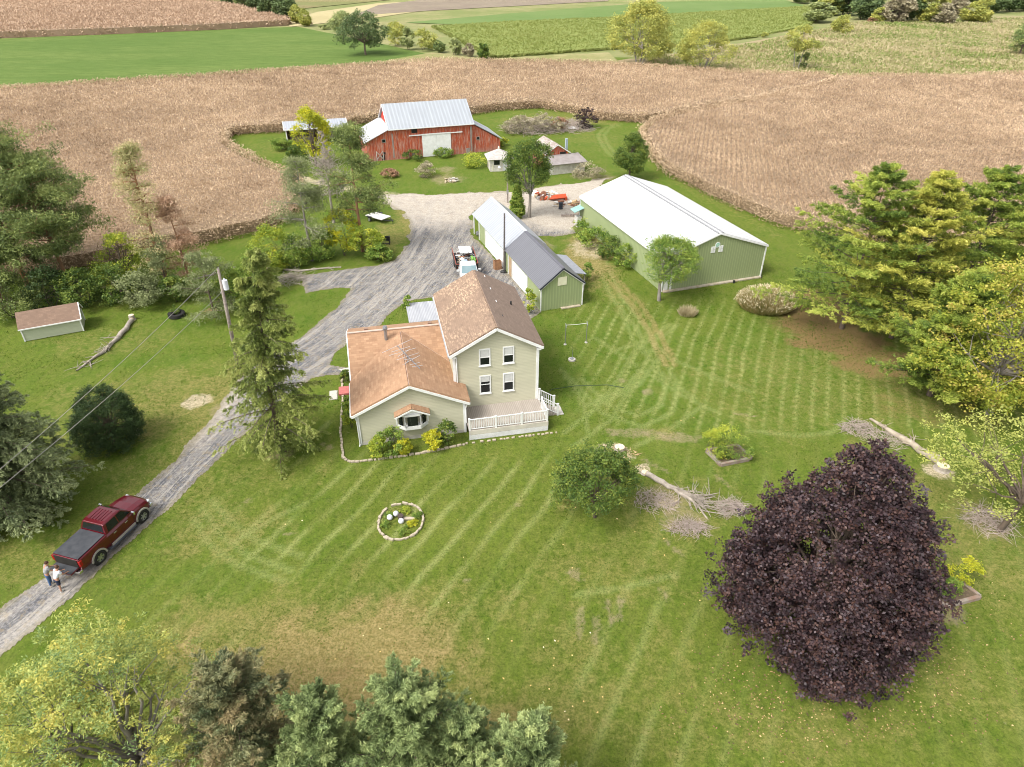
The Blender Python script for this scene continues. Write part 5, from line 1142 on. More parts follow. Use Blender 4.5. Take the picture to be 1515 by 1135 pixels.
small = [(585, 668, 632, 48, LF_GR, 'dark green shrub under the bay window, left of the lime one'), (563, 672, 646, 34, LF_YG, 'lime shrub at the left corner of the wing'), (598, 672, 648, 26, LF_YE, 'yellow shrub right under the bay window'),
         (662, 658, 622, 40, LF_DK, 'tall dark green shrub left of the deck lattice'), (641, 664, 638, 32, LF_YE, 'yellow-orange shrub left of the dark one by the deck'), (520, 632, 592, 24, LF_YG, 'lime shrub along the left wall of the wing'), (517, 615, 583, 18, LF_GR, 'green shrub along the left wall near the red step'),
         (512, 566, 546, 18, LF_DK, 'shrub at the rear left corner of the wing'), (782, 462, 424, 28, LF_YG, 'green shrub between the farmhouse roof and the long shed'), (868, 414, 388, 20, LF_GR, 'weedy shrub by the right side of the long shed'), (605, 455, 438, 20, LF_GR, 'low green patch of shrubs left of the patio boards'),
         (580, 600, 590, 1, LF_GR, '')]
for i, (bx, by, ty, wpx, lm, lab) in enumerate(small[:-1]):
    r = rw(wpx, B(bx, by), 1)
    put('shrub', B(bx, by), broadleaf(height_to(B(bx, by), ty), r, .03, 120+i, nclump=110, per=26, leaf=.13, lobes=9, open_=.3, spiky=.5, rc=r*.24, tr=.03, trunks=3), lm, BARK, lab, 'shrub', crown='foliage', trunk='stems')
for i, (bx, by, ty, wpx, lm, lab) in enumerate([(858, 352, 326, 44, LF_GR, 'first weed clump along the left wall of the pole building, from the far end'), (880, 366, 338, 46, LF_GR, 'second weed clump along the left wall of the pole building'), (902, 380, 350, 46, LF_DK, 'third weed clump along the left wall of the pole building'),
        (922, 394, 362, 44, LF_GR, 'last weed clump before the fruit tree by the pole building'), (655, 232, 218, 30, LF_GR, 'weeds left of the white barn door'), (612, 236, 222, 34, LF_DK, 'weeds at the left corner of the barn front'), (630, 262, 242, 36, LF_GREY, 'dry brownish bush on the grass in front of the barn'),
        (700, 246, 226, 44, LF_YG, 'light green weeds right of the white barn door'), (870, 262, 240, 50, LF_GREY, 'dry brushy weeds right of the collapsing shed'), (850, 248, 226, 40, LF_DK, 'green weeds against the collapsing shed'), (840, 254, 238, 26, LF_YG, 'lime weeds at the right corner of the collapsing shed'),
        (745, 216, 204, 14, LF_YG, 'small bush behind the tiny hut'), (1325, 420, 390, 60, LF_GR, 'green growth behind the pine group'), (575, 262, 250, 28, LF_BR, 'reddish dry weeds left of the barn track')]):
    r = rw(wpx, B(bx, by), 1)
    put('weed_clump', B(bx, by), broadleaf(height_to(B(bx, by), ty), r, .03, 150+i, nclump=120, per=24, leaf=.19, lobes=9, open_=.3, spiky=.5, rc=r*.24, tr=.03, trunks=3), lm, BARK, lab, 'weeds', crown='foliage', trunk='stems')

# ---- trees far off
sized('oak_tree', 541, 82, 15, 80, 201, LF_FARD, BARK, 'dark rounded tree standing on the edge of the bright green field', z0f=.12, nclump=420, leaf=.5, rc=1.4, lobes=16, open_=.2)
sized('willow_tree', 508, 60, 16, 46, 202, LF_PALE, BARK, 'pale willowy tree directly behind the dark rounded tree', z0f=.05, nclump=200, leaf=.5, rc=1.3)
for i, (bx, by, ty, wpx, lm, lab) in enumerate([(586, 68, 32, 40, LF_FARY, 'first bush right of the dark rounded tree, olive yellow'), (604, 74, 38, 26, LF_PALE, 'pale bush second in the hedge'), (626, 74, 42, 46, LF_FARY, 'broad yellow-green bush third in the hedge'), (650, 78, 60, 22, LF_FAR, 'low green bush behind the broad yellow-green one'),
        (672, 82, 58, 26, LF_PALE, 'pale grey bush in the middle of the hedge'), (694, 84, 64, 20, LF_GREY, 'grey leafless bush near the end of the hedge'), (714, 88, 64, 26, LF_DK, 'dark green bush at the right end of the hedge')]):
    put('hedge_bush', B(bx, by), broadleaf(height_to(B(bx, by), ty), rw(wpx, B(bx, by), 2), .2, 210+i, nclump=150, per=24, leaf=.45, lobes=10, tr=.1, trunks=2, rc=rw(wpx, B(bx, by), 2)*.2), lm, BARK, lab, 'bush', 'bushes in the far hedge', crown='foliage', trunk='stems')
sized('willow_tree', 945, 97, 0, 104, 221, LF_FARY, BARK_G, 'tall yellow-green tree with several stems beyond the corn, tallest in the background', z0f=.08, nclump=1100, leaf=.42, rc=1.3, lobes=22, trunks=4, open_=.1, spiky=.2)
sized('willow_tree', 1039, 107, 30, 88, 222, LF_FARY, BARK_G, 'yellow-topped tree with bare fanning stems beyond the corn', z0f=.12, nclump=620, leaf=.42, rc=1.2, lobes=16, trunks=4, open_=.3, spiky=.3)
sized('willow_tree', 1177, 103, 38, 52, 223, LF_FARY, BARK_G, 'slim leaning yellow-green tree beyond the corn', z0f=.4, nclump=300, leaf=.42, rc=1.0, lobes=8, trunks=2, open_=.4)
put('shrub', B(1188, 102), broadleaf(4.5, 2.2, .2, 224, nclump=90, per=22, leaf=.4, lobes=6, tr=.1), LF_FAR, BARK, 'green bush at the foot of the slim leaning tree', 'shrub', crown='foliage', trunk='stems')
sized('shrub', 1245, 49, 22, 34, 225, LF_FARY, BARK, 'round bush alone on the pale meadow', 'shrub', z0f=.02, nclump=160, leaf=.5, rc=1.3)
sized('willow_tree', 1508, 82, 30, 40, 226, LF_FAR, BARK, 'olive tree cut by the right edge on the meadow', z0f=.05, nclump=220, leaf=.45, rc=1.3)
rr_ = random.Random(4)
protos = []
for i, (lm, nm) in enumerate([(LF_FARD, 'dark'), (LF_FAR, 'green'), (LF_FARY, 'yellow'), (LF_PALE, 'pale'), (LF_GREY, 'grey'), (LF_FARD, 'dark')]):
    protos.append((lm, broadleaf(10, 5.2, .6, 300+i, nclump=260, per=24, leaf=.75, lobes=13, rc=1.25, tr=.25, trunks=2)))
mesh_cache = {}
def far_tree(px, py, ty, wpx, k, lab):
    L_ = B(px, py); h = height_to(L_, ty); r = rw(wpx, L_, h/2)
    e = empty('background_tree', L_, rr_.uniform(0, 6.28), lab, 'tree', 'trees of the far treelines')
    e.scale = (r/5.2, r/5.2, h/10)
    if k in mesh_cache:
        for src in mesh_cache[k]: c = src.copy(); COL.objects.link(c); c.parent = e
    else:
        lm, ((tv, tf), lf) = protos[k]; mesh_cache[k] = [link_np('trunk', tv, tf, BARK, e, smooth=True), link_np('crown', lf[0], lf[1], lm, e, tint=lf[2])]
kinds = ['dark', 'green', 'yellow-green', 'pale', 'grey-brown', 'dark']
far = [(1208, 30, 6, 44, 3), (1226, 20, -4, 40, 2), (1250, 20, -14, 48, 0), (1275, 26, -10, 44, 0), (1300, 30, 14, 22, 2), (1322, 30, -6, 44, 4), (1345, 28, -4, 36, 0), (1372, 30, -8, 44, 2), (1392, 32, 8, 34, 4), (1412, 24, -2, 34, 4), (1436, 30, 6, 34, 2), (1452, 31, -4, 26, 2), (1468, 16, -10, 34, 0), (1492, 14, -12, 38, 0), (1515, 12, -8, 36, 1),
       (1188, 2, -12, 30, 1), (1212, 4, -10, 30, 0), (1240, 3, -14, 34, 1), (1300, 10, -16, 40, 1), (1350, 8, -16, 40, 0), (1420, 6, -16, 44, 1),
       (340, 6, -12, 26, 0), (362, 10, -10, 24, 1), (384, 16, -8, 30, 0), (402, 22, -12, 34, 5), (424, 28, -8, 32, 0), (440, 32, 10, 20, 2), (452, 36, 16, 18, 2), (415, 12, -14, 34, 1), (300, 0, -12, 22, 1)]
for i, (px, py, ty, wp_, k) in enumerate(far):
    nb_ = 'upper right' if px > 900 else 'upper left'
    side = sorted([q[0] for q in far if (q[0] > 900) == (px > 900)]).index(px)+1; tot = sum((q[0] > 900) == (px > 900) for q in far)
    far_tree(px, py+3, ty-3, wp_*1.15, k, '%s tree, number %d of %d from the left in the %s treeline' % (kinds[k], side, tot, nb_))
for i, (px, py, ty, wp_, lm, lab) in enumerate([(1395, 33, 25, 24, LF_GREY, 'grey low bush in front of the upper right treeline'), (1290, 33, 26, 16, LF_BR, 'rusty low bush in front of the upper right treeline'), (456, 38, 28, 16, LF_BR, 'rusty bush at the end of the upper left treeline'), (480, 44, 36, 16, LF_PALE, 'low pale bush on the bank left of the pale willowy tree'),
        (1130, 55, 48, 14, LF_FARY, 'tuft of green rushes beside the olive field')]):
    put('shrub', B(px, py), broadleaf(height_to(B(px, py), ty), rw(wp_, B(px, py), 2), .2, 400+i, nclump=80, per=22, leaf=.6, lobes=7, tr=.1), lm, BARK, lab, 'shrub', crown='foliage', trunk='stems')
# ================================================================== VEHICLES, PEOPLE, THINGS IN THE YARD
def paint(name, c, flake=0): 
    d = Nd(name); d.b.inputs['Coat Weight'].default_value = .8; d.b.inputs['Coat Roughness'].default_value = .06
    f = d.noise(d.co('Object'), 3, 4, lo=.35, hi=.7); return d.fin(d.mix(f, c, tuple(v*.85 for v in c)), .32, .25)
MAROON = paint('maroon_paint', (.115, .004, .011))
TONNEAU = M2('vinyl_cover', (.045, .048, .055), (.065, .068, .075), 3, .6, bump=.15)
TRIM = M2('beige_grey_trim', (.40, .37, .33), (.33, .30, .27), 4, .5)
RIM = M2('alloy_rim', (.62, .63, .65), (.5, .5, .52), 5, .3, .9)
REDL = M2('red_lens', (.35, .01, .008), (.25, .01, .01), 5, .2)
def loft(secs, mat, par, name, bevel=.0, smooth=False):
    """secs: closed rings of equal length"""
    mb = MB(); k = len(secs[0]); mb.v = [tuple(p) for s_ in secs for p in s_]
    for i in range(len(secs)-1):
        for j in range(k): mb.f.append((i*k+j, i*k+(j+1) % k, (i+1)*k+(j+1) % k, (i+1)*k+j)); mb.m.append(0)
    mb.f.append(tuple(range(k))[::-1]); mb.m.append(0); mb.f.append(tuple((len(secs)-1)*k+j for j in range(k))); mb.m.append(0)
    return mb.build(name, mat, par, smooth=smooth, bevel=bevel)
def ring(x, hw, zb, zs, zt, tuck=.06, crown=.03):
    """cross-section of a body at x: sill, shoulder, top"""
    return [(x, -hw+.04, zb), (x, -hw-.0, zb+.22), (x, -hw, zs-.12), (x, -hw+tuck, zt-.02), (x, -hw*.5, zt+crown*.8), (x, 0, zt+crown), (x, hw*.5, zt+crown*.8), (x, hw-tuck, zt-.02), (x, hw, zs-.12), (x, hw, zb+.22), (x, hw-.04, zb)]
def wheel(par, x, y, r=.42, w_=.28, out=-1):
    wh_ = MB().lathe([(r*.62, -w_/2), (r*.9, -w_/2), (r, -w_*.35), (r, w_*.35), (r*.9, w_/2), (r*.62, w_/2), (r*.62, -w_/2)], n=28)
    rot = lambda o: setattr(o, 'rotation_euler', (PI/2, 0, 0))
    o = wh_.build('wheel', RUBBER, par, smooth=True); o.location = (x, y, r); rot(o)
    m = MB().lathe([(0, .10), (r*.18, .11), (r*.2, .06), (r*.2, .0)], n=12)
    m.lathe([(r*.66, .13), (r*.60, .12), (r*.57, .03), (0, .0)], n=24)
    for i in range(6):
        a = i*PI/3; m.bar((r*.12*math.cos(a), r*.12*math.sin(a), .09), (r*.62*math.cos(a), r*.62*math.sin(a), .11), .09, .05)
    q = m.build('rim', RIM, o); 
    if out < 0: pass
    else: q.rotation_euler = (PI, 0, 0)
    return o
# ---- maroon crew-cab pickup, facing up the driveway; x forward, y left
RR = G(148.6, 831.6); HD = math.atan2(31.56-28.13, -23.42+24.41)
lf = NP([-math.sin(HD), math.cos(HD)]); fw = NP([math.cos(HD), math.sin(HD)])
ax0 = RR[:2]+lf*.86
pk = empty('pickup_truck', (ax0[0], ax0[1], .025), HD, 'maroon crew-cab pickup with a black bed cover and its tailgate down on the driveway', 'pickup truck')
# rear axle at x=0, front axle at x=3.57
secs = [ring(-1.18, .96, .55, 1.25, 1.32, .05, 0), ring(-.9, 1.0, .52, 1.28, 1.34, .05, 0), ring(.85, 1.01, .46, 1.30, 1.36, .05, 0), ring(.95, 1.01, .42, 1.30, 1.34, .08, 0), ring(2.6, 1.01, .42, 1.30, 1.34, .08, .02), ring(2.95, 1.0, .44, 1.26, 1.30, .1, .06), ring(3.6, .99, .46, 1.20, 1.24, .12, .07), ring(4.25, .95, .46, 1.08, 1.13, .16, .06), ring(4.47, .86, .50, .95, 1.0, .2, .04)]
body = loft(secs, MAROON, pk, 'body', bevel=.03, smooth=False)
def gring(x, hb, ht, z0_, z1_): return [(x, -hb, z0_), (x, -ht, z1_-.05), (x, -ht+.12, z1_), (x, ht-.12, z1_), (x, ht, z1_-.05), (x, hb, z0_)]
cab = loft([[(.93, -.94, 1.32), (1.08, -.76, 1.86), (1.12, -.64, 1.91), (1.12, .64, 1.91), (1.08, .76, 1.86), (.93, .94, 1.32)],
            [(1.3, -.95, 1.32), (1.35, -.78, 1.90), (1.35, -.66, 1.955), (1.35, .66, 1.955), (1.35, .78, 1.90), (1.3, .95, 1.32)],
            [(2.2, -.95, 1.32), (2.1, -.78, 1.91), (2.1, -.66, 1.965), (2.1, .66, 1.965), (2.1, .78, 1.91), (2.2, .95, 1.32)],
            [(3.1, -.93, 1.28), (2.45, -.74, 1.86), (2.42, -.62, 1.91), (2.42, .62, 1.91), (2.45, .74, 1.86), (3.1, .93, 1.28)]], MAROON, pk, 'cab', bevel=.025)
mb = MB()
for y in (-.42, -.21, 0, .21, .42): mb.box(1.3, 2.2, y-.035, y+.035, 1.95, 1.985)
mb.build('roof_rib', MAROON, cab, bevel=.012)
def glass(name, pts, par=None):
    P = [Vector(p) for p in pts]; n = (P[1]-P[0]).cross(P[2]-P[0]).normalized(); return MB().slab([p+n*.012 for p in P], .02).build(name, GLASS_D, par or cab)
glass('windshield', [(3.02, -.84, 1.33), (3.02, .84, 1.33), (2.47, .68, 1.855), (2.47, -.68, 1.855)])
glass('rear_window', [(.96, .80, 1.38), (.96, -.80, 1.38), (1.09, -.66, 1.84), (1.09, .66, 1.84)])
for s in (-1, 1):
    def sidew(x0, x1, x2, x3):
        # quad on the sloped cab side
        yb, yt = .935, .795
        pts = [(x0, s*yb, 1.38), (x1, s*yb, 1.38), (x2, s*yt, 1.84), (x3, s*yt, 1.84)]
        return glass('side_window', pts if s < 0 else pts[::-1])
    sidew(1.15, 1.95, 1.95, 1.28); sidew(2.03, 2.92, 2.42, 2.03)
    MB().bar((1.0, s*1.015, .45), (2.9, s*1.015, .45), .05, .16).build('side_trim', TRIM, pk)
    MB().bar((.75, s*1.07, .36), (2.9, s*1.07, .36), .14, .05).build('running_board', M2('dark_step', (.05, .055, .07), (.08, .085, .1)), pk)
    for xx in (1.45, 2.35): MB().box(xx-.11, xx+.11, s*1.03-.02, s*1.03+.02, 1.06, 1.10).build('door_handle', CHROME, pk, bevel=.008)
    mb = MB()
    for xx in (.98, 1.98, 2.92): mb.box(xx-.008, xx+.008, s*1.008-.006, s*1.008+.006, .5, 1.22)
    mb.build('door_seam', BLACK, pk)
    MB().bar((2.85, s*.98, 1.30), (2.85, s*1.12, 1.36), .05, .05).box(2.78, 2.90, min(s*1.10, s*1.32), max(s*1.10, s*1.32), 1.30, 1.52).build('side_mirror', CHROME, pk, bevel=.03)
    for xc in (0, 3.57):
        mb = MB()
        for i in range(9):
            a0, a1 = PI*i/9-.05, PI*(i+1)/9-.05
            mb.bar((xc+.52*math.cos(a0), s*1.02, .42+.52*math.sin(a0)), (xc+.52*math.cos(a1), s*1.02, .42+.52*math.sin(a1)), .10, .09, up=(0, 1, 0))
        mb.build('fender_flare', TRIM, pk)
        MB().tube([(xc, s*1.0, .43), (xc, s*1.018, .43)], .50, 20).build('wheel_arch', BLACK, pk)
        wheel(pk, xc, s*.93, .42, .28, s)
    MB().box(-1.20, -1.02, min(s*.84, s*1.01), max(s*.84, s*1.01), .86, 1.24).build('tail_light', REDL, pk, bevel=.02)
    MB().box(4.30, 4.50, min(s*.60, s*.9), max(s*.60, s*.9), .80, .98).build('headlight', M2('lens', (.6, .62, .64), (.5, .5, .52), 4, .12), pk, bevel=.03)
MB().box(4.35, 4.62, -.92, .92, .42, .66).build('front_bumper', CHROME, pk, bevel=.05)
MB().box(4.40, 4.50, -.55, .55, .68, .95).build('grille', CHROME, pk, bevel=.02)
MB().box(-1.42, -1.14, -.95, .95, .42, .62).build('rear_bumper', CHROME, pk, bevel=.04)
MB().box(-1.12, .90, -.88, .88, 1.345, 1.39).build('bed_cover', TONNEAU, pk, bevel=.015)
MB().box(-1.205, -1.14, -.80, .80, .70, 1.30).build('bed_opening', DARK, pk)
tg = MB().box(-1.78, -1.22, -.80, .80, .70, .77).build('tailgate', [MAROON], pk, bevel=.015)
MB().box(-1.76, -1.24, -.77, .77, .771, .785).build('tailgate_liner', TONNEAU, tg)

# ---- white truck heaped with scrap, mostly behind the farmhouse roof
wt = empty('scrap_truck', (-5.15, 70.5, .025), R(-90+10), 'white flatbed truck loaded with junk parked behind the farmhouse', 'truck')
# x forward (towards the camera), y left
WP = paint('white_truck_paint', (.72, .73, .74))
loft([ring(1.55, 1.0, .5, 1.2, 1.28, .04, 0), ring(3.2, 1.0, .5, 1.2, 1.28, .04, .02), ring(4.6, .95, .5, 1.1, 1.16, .1, .05), ring(4.85, .85, .52, .95, 1.0, .1, .04)], WP, wt, 'body', bevel=.03)
wc = loft([[(1.6, -.96, 1.25), (1.65, -.82, 1.88), (1.68, -.7, 1.93), (1.68, .7, 1.93), (1.65, .82, 1.88), (1.6, .96, 1.25)], [(2.2, -.97, 1.25), (2.2, -.84, 1.92), (2.2, -.7, 1.97), (2.2, .7, 1.97), (2.2, .84, 1.92), (2.2, .97, 1.25)], [(3.5, -.95, 1.22), (2.85, -.8, 1.88), (2.82, -.7, 1.93), (2.82, .7, 1.93), (2.85, .8, 1.88), (3.5, .95, 1.22)]], WP, wt, 'cab', bevel=.03)
MB().slab([(3.44, -.85, 1.29), (3.44, .85, 1.29), (2.88, .74, 1.88), (2.88, -.74, 1.88)], .02).build('windshield', M2('blue_glass', (.16, .24, .26), (.2, .28, .3), 2, .15, spec=.7), wc, loc=(.012, 0, .012))
for s in (-1, 1):
    MB().box(2.7, 2.85, min(s*1.02, s*1.3), max(s*1.02, s*1.3), 1.25, 1.45).build('side_mirror', WP, wt, bevel=.02)
    wheel(wt, 3.9, s*.9, .4, .26, s); wheel(wt, -1.4, s*1.0, .46, .4, s)
    MB().box(-3.3, 1.4, min(s*1.16, s*1.22), max(s*1.16, s*1.22), .85, 1.45).build('side_board', BLACK, wt)
MB().box(-3.4, 1.45, -1.2, 1.2, .78, .85).build('flatbed', BLACK, wt)
mb = MB(); 
for s in (-1, 1): mb.bar((-3.3, s*1.19, 1.5), (1.45, s*1.19, 1.5), .07, .07)
mb.bar((1.45, -1.19, 1.5), (1.45, 1.19, 1.5), .07, .07); mb.build('red_rail', M2('rust_red', (.33, .07, .05), (.25, .1, .07), 4, .8), wt)
rj = random.Random(9)
jm = [M2('junk_white', (.7, .7, .68)), M2('junk_rust', (.28, .12, .07), (.18, .09, .06), 3, .9), M2('junk_green', (.2, .4, .08)), M2('junk_blue', (.35, .42, .55)), M2('junk_black', (.03, .03, .035)), M2('junk_tan', (.5, .4, .28), (.35, .27, .18), 4, .9), STEEL]
def junk(name, n, bx_, mats, label, par=None, loc=(0, 0, 0), rz=0, sz=(.15, .9), seed=1):
    rng = random.Random(seed); mb = MB()
    for i in range(n):
        c = Vector((rng.uniform(*bx_[0]), rng.uniform(*bx_[1]), rng.uniform(*bx_[2])*(.4+.6*rng.random())))
        tf = Matrix.Translation(c) @ Matrix.Rotation(rng.uniform(0, PI), 4, 'Z') @ Matrix.Rotation(rng.uniform(-.5, .5), 4, 'X'); l = rng.uniform(*sz); k = rng.randrange(len(mats))
        t = rng.random()
        if t < .45: mb.box(-l/2, l/2, -.06*rng.uniform(.6, 4), .06*rng.uniform(.6, 4), -.03, .03, k, tf)
        elif t < .75: mb.box(-l/3, l/3, -l/4, l/4, -l/5, l/5, k, tf)
        else: mb.tube([tf @ Vector((-l/2, 0, 0)), tf @ Vector((l/2, 0, 0))], .03+.05*rng.random(), 6, k)
    o = mb.build(name, mats, par)
    if not par: o.location = loc; o.rotation_euler = (0, 0, rz); tag(o, label, 'scrap')
    return o
o = junk('scrap_load', 90, ((-3.1, 1.2), (-1.05, 1.05), (.95, 1.75)), [jm[1], jm[4], jm[5], jm[6], jm[0]], 'mixed rusty scrap heaped on the white flatbed truck', None, (-5.15, 70.5, 0), R(-80), seed=3)
def onwt(mbx, name, mat, label, cat):
    o = mbx.build(name, mat); o.location = (-5.15, 70.5, 0); o.rotation_euler = (0, 0, R(-80)); return tag(o, label, cat)
mb = MB(); mb.box(-2.9, -.9, -.05, .45, 1.75, 1.82).box(-2.9, -.9, -.5, -.09, 1.78, 1.85).box(-2.8, -1.0, .5, .85, 1.72, 1.79); onwt(mb, 'white_boards', jm[0], 'stack of white boards on top of the scrap on the truck', 'boards')
onwt(MB().ball((.75, -.15, 1.55), .3, 8, sq=(1, 1.3, .6), jit=.15, rng=rj), 'blue_bag', jm[3], 'pale blue plastic bag in the front of the truck bed', 'bag')
onwt(MB().box(.2, 1.15, .55, .75, 1.3, 1.9).box(.2, 1.15, .8, 1.0, 1.3, 1.75), 'green_panel', jm[2], 'lime green panels at the front corner of the truck bed', 'panel')

# ---- people at the tailgate
SKIN = M2('skin', (.45, .24, .16), (.40, .21, .14), 6, .6); HAIR = M2('brown_hair', (.09, .045, .025), (.06, .03, .02), 8, .7)
def skin_obj(name, pts, edges, mat, par, sub=2):
    me = bpy.data.meshes.new(name); me.from_pydata([p[:3] for p in pts], edges, []); me.update(); me.materials.append(mat)
    o = bpy.data.objects.new(name, me); COL.objects.link(o); o.parent = par
    sk = o.modifiers.new('skin', 'SKIN'); sk.use_smooth_shade = True
    bmx = bmesh.new(); bmx.from_mesh(me); ly = bmx.verts.layers.skin.verify()
    for v, p in zip(bmx.verts, pts):
        r_ = p[3]; v[ly].radius = (r_, p[4] if len(p) > 4 else r_)
        v[ly].use_root = (v.index == 0)
    bmx.to_mesh(me); bmx.free()
    ss = o.modifiers.new('sub', 'SUBSURF'); ss.levels = sub; ss.render_levels = sub
    return o
def person(loc, rz, label, shirt, lower, shorts, bend=.45, head=.3, seedj=0, shoe=None):
    """x forward; pelvis .93 up; leaning forward by bend radians with both arms reaching to the tailgate"""
    p = empty('person', loc, rz, label, 'person')
    S = lambda l: (l*math.sin(bend), l*math.cos(bend))
    pv = (0, 0, .93); sp = (S(.22)[0], 0, .93+S(.22)[1]); ch = (S(.42)[0], 0, .93+S(.42)[1]); nk = (S(.56)[0]+.02, 0, .93+S(.56)[1])
    hd = (nk[0]+.07, 0, nk[2]+.12); ht = (hd[0]+.05, 0, hd[2]+.11)
    pts = [(*pv, .13, .11), (*sp, .125, .10), (*ch, .15, .11), (*nk, .055), (*hd, .088, .10), (*ht, .075, .085), (hd[0]+.115, 0, hd[2]-.01, .018)]
    ed = [(0, 1), (1, 2), (2, 3), (3, 4), (4, 5), (4, 6)]
    shirtp = [(*pv, .165, .145), (*sp, .17, .15), (*ch, .20, .16), (nk[0]-.02, 0, nk[2]-.04, .085)]; shirte = [(0, 1), (1, 2), (2, 3)]
    shp = [(0, 0, .96, .15, .13), (0, 0, .88, .15, .13)]; she = [(0, 1)]
    for s in (-1, 1):
        k = len(pts)
        sh = (ch[0]+.03, s*.19, ch[2]+.05); el = (sh[0]+.12, s*.25, sh[2]-.25); wr_ = (el[0]+.22, s*.19, el[2]-.10); hn = (wr_[0]+.07, s*.18, wr_[2]-.02)
        pts += [(*sh, .058), (*el, .042), (*wr_, .028), (*hn, .032, .016)]; ed += [(2, k), (k, k+1), (k+1, k+2), (k+2, k+3)]
        for j in range(4):
            q = len(pts); yy = hn[1]+(j-1.5)*.017; pts += [(hn[0]+.05, yy, hn[2]-.008, .0085), (hn[0]+.085-.006*abs(j-1.4), yy, hn[2]-.03, .007)]; ed += [(k+3, q), (q, q+1)]
        q = len(pts); pts += [(hn[0]+.01, hn[1]-s*.04, hn[2]-.005, .009), (hn[0]+.045, hn[1]-s*.055, hn[2]-.02, .008)]; ed += [(k+3, q), (q, q+1)]
        j = len(shirtp); shirtp += [(*sh, .088), (sh[0]+.07, s*.235, sh[2]-.16, .075)]; shirte += [(2, j), (j, j+1)]
        k = len(pts); st_ = .06*s
        pts += [(0, s*.10, .86, .095), (.02+st_, s*.12, .49, .062), (-.03+st_, s*.13, .10, .042), (-.03+st_, s*.13, .05, .045), (.12+st_, s*.14, .04, .04, .03)]; ed += [(0, k), (k, k+1), (k+1, k+2), (k+2, k+3), (k+3, k+4)]
        j = len(shp); 
        if shorts: shp += [(0, s*.10, .80, .112), (.02+st_, s*.125, .52, .095)]; she += [(1, j), (j, j+1)]
        else: shp += [(0, s*.10, .80, .11), (.02+st_, s*.12, .49, .078), (-.03+st_, s*.13, .12, .062)]; she += [(1, j), (j, j+1), (j+1, j+2)]
        so_ = MB(); so_.v = []; so_.ball((.03+st_, s*.135, .05), .055, 8, sq=(2.5, .95, .95)); so_.build('shoe', shoe or M2('light_shoe', (.5, .5, .45)), p, smooth=True)
    skin_obj('body', pts, ed, SKIN, p); skin_obj('shirt', shirtp, shirte, shirt, p); skin_obj('shorts' if shorts else 'trousers', shp, she, lower, p)
    hb = MB(); hb.ball((hd[0]-.02, 0, hd[2]+.055), .112, 12, sq=(.98, .88, .95), jit=.03, rng=random.Random(3)); hb.build('hair', HAIR, p, smooth=True)
    for s in (-1, 1):
        MB().ball((hd[0]+.088, s*.034, hd[2]+.03), .011, 6).build('eye', BLACK, p); MB().ball((hd[0], s*.095, hd[2]), .022, 6, sq=(1, .5, 1.4)).build('ear', SKIN, p, smooth=True)
    MB().ball((hd[0]+.095, 0, hd[2]-.045), .02, 6, sq=(.4, 1.2, .35)).build('mouth', M2('lips', (.35, .13, .11)), p)
    return p
def trk(x, y): q = ax0+fw*x+lf*y; return (q[0], q[1], .025)
person(trk(-2.35, -.38), HD-.15, 'person in a white t-shirt and dark shorts leaning over the open tailgate', M2('white_tee', (.72, .74, .80), (.66, .68, .74), 5, .85), M2('navy_shorts', (.02, .025, .05), (.03, .035, .06), 5, .85), True)
person(trk(-2.2, .45), HD-.4, 'person in a grey shirt and blue jeans at the left corner of the open tailgate', M2('grey_tee', (.34, .34, .34), (.22, .22, .22), 14, .85), M2('blue_jeans', (.06, .12, .24), (.045, .09, .19), 8, .85), False, bend=.3)

# ---- poles, lamp and wires
e = empty('utility_pole', B(353, 545), 0, 'tall grey wooden utility pole with a white transformer behind the drooping spruce', 'utility pole')
UP = B(353, 545); uh = 9.2; lx = .38
MB().tube([(0, 0, 0), (lx*.5, 0, uh*.5), (lx, 0, uh)], [.17, .14, .11], 10).build('pole', WOOD_G, e, smooth=True)
MB().tube([(.33+lx*.85, 0, uh-1.75), (.33+lx*.85, 0, uh-.95)], .21, 14).tube([(.33+lx*.85, 0, uh-.95), (.33+lx*.85, 0, uh-.8)], [.08, .05], 8).build('transformer', M2('pale_steel', (.68, .70, .74), (.6, .62, .66)), e)
MB().bar((lx-.05, 0, uh-.3), (lx+.05, 0, uh+.15), .05, .05).bar((lx*.8-.2, 0, uh-2.0), (lx*.8+.1, 0, uh-2.0), .08, .06).build('insulator', M2('insulator', (.4, .38, .36)), e)
def wire(name, a, b, sag, label, rad=.015):
    n = 16; P = [(a[0]+(b[0]-a[0])*i/n, a[1]+(b[1]-a[1])*i/n, a[2]+(b[2]-a[2])*i/n-sag*4*(i/n)*(1-i/n)) for i in range(n+1)]
    return tag(MB().tube(P, rad, 5).build(name, M2('wire_grey', (.34, .32, .30), (.28, .26, .25))), label, 'wire')
pt = (UP[0]+lx, UP[1], uh+.1); pt2 = (UP[0]+lx*.8, UP[1], uh-1.9)
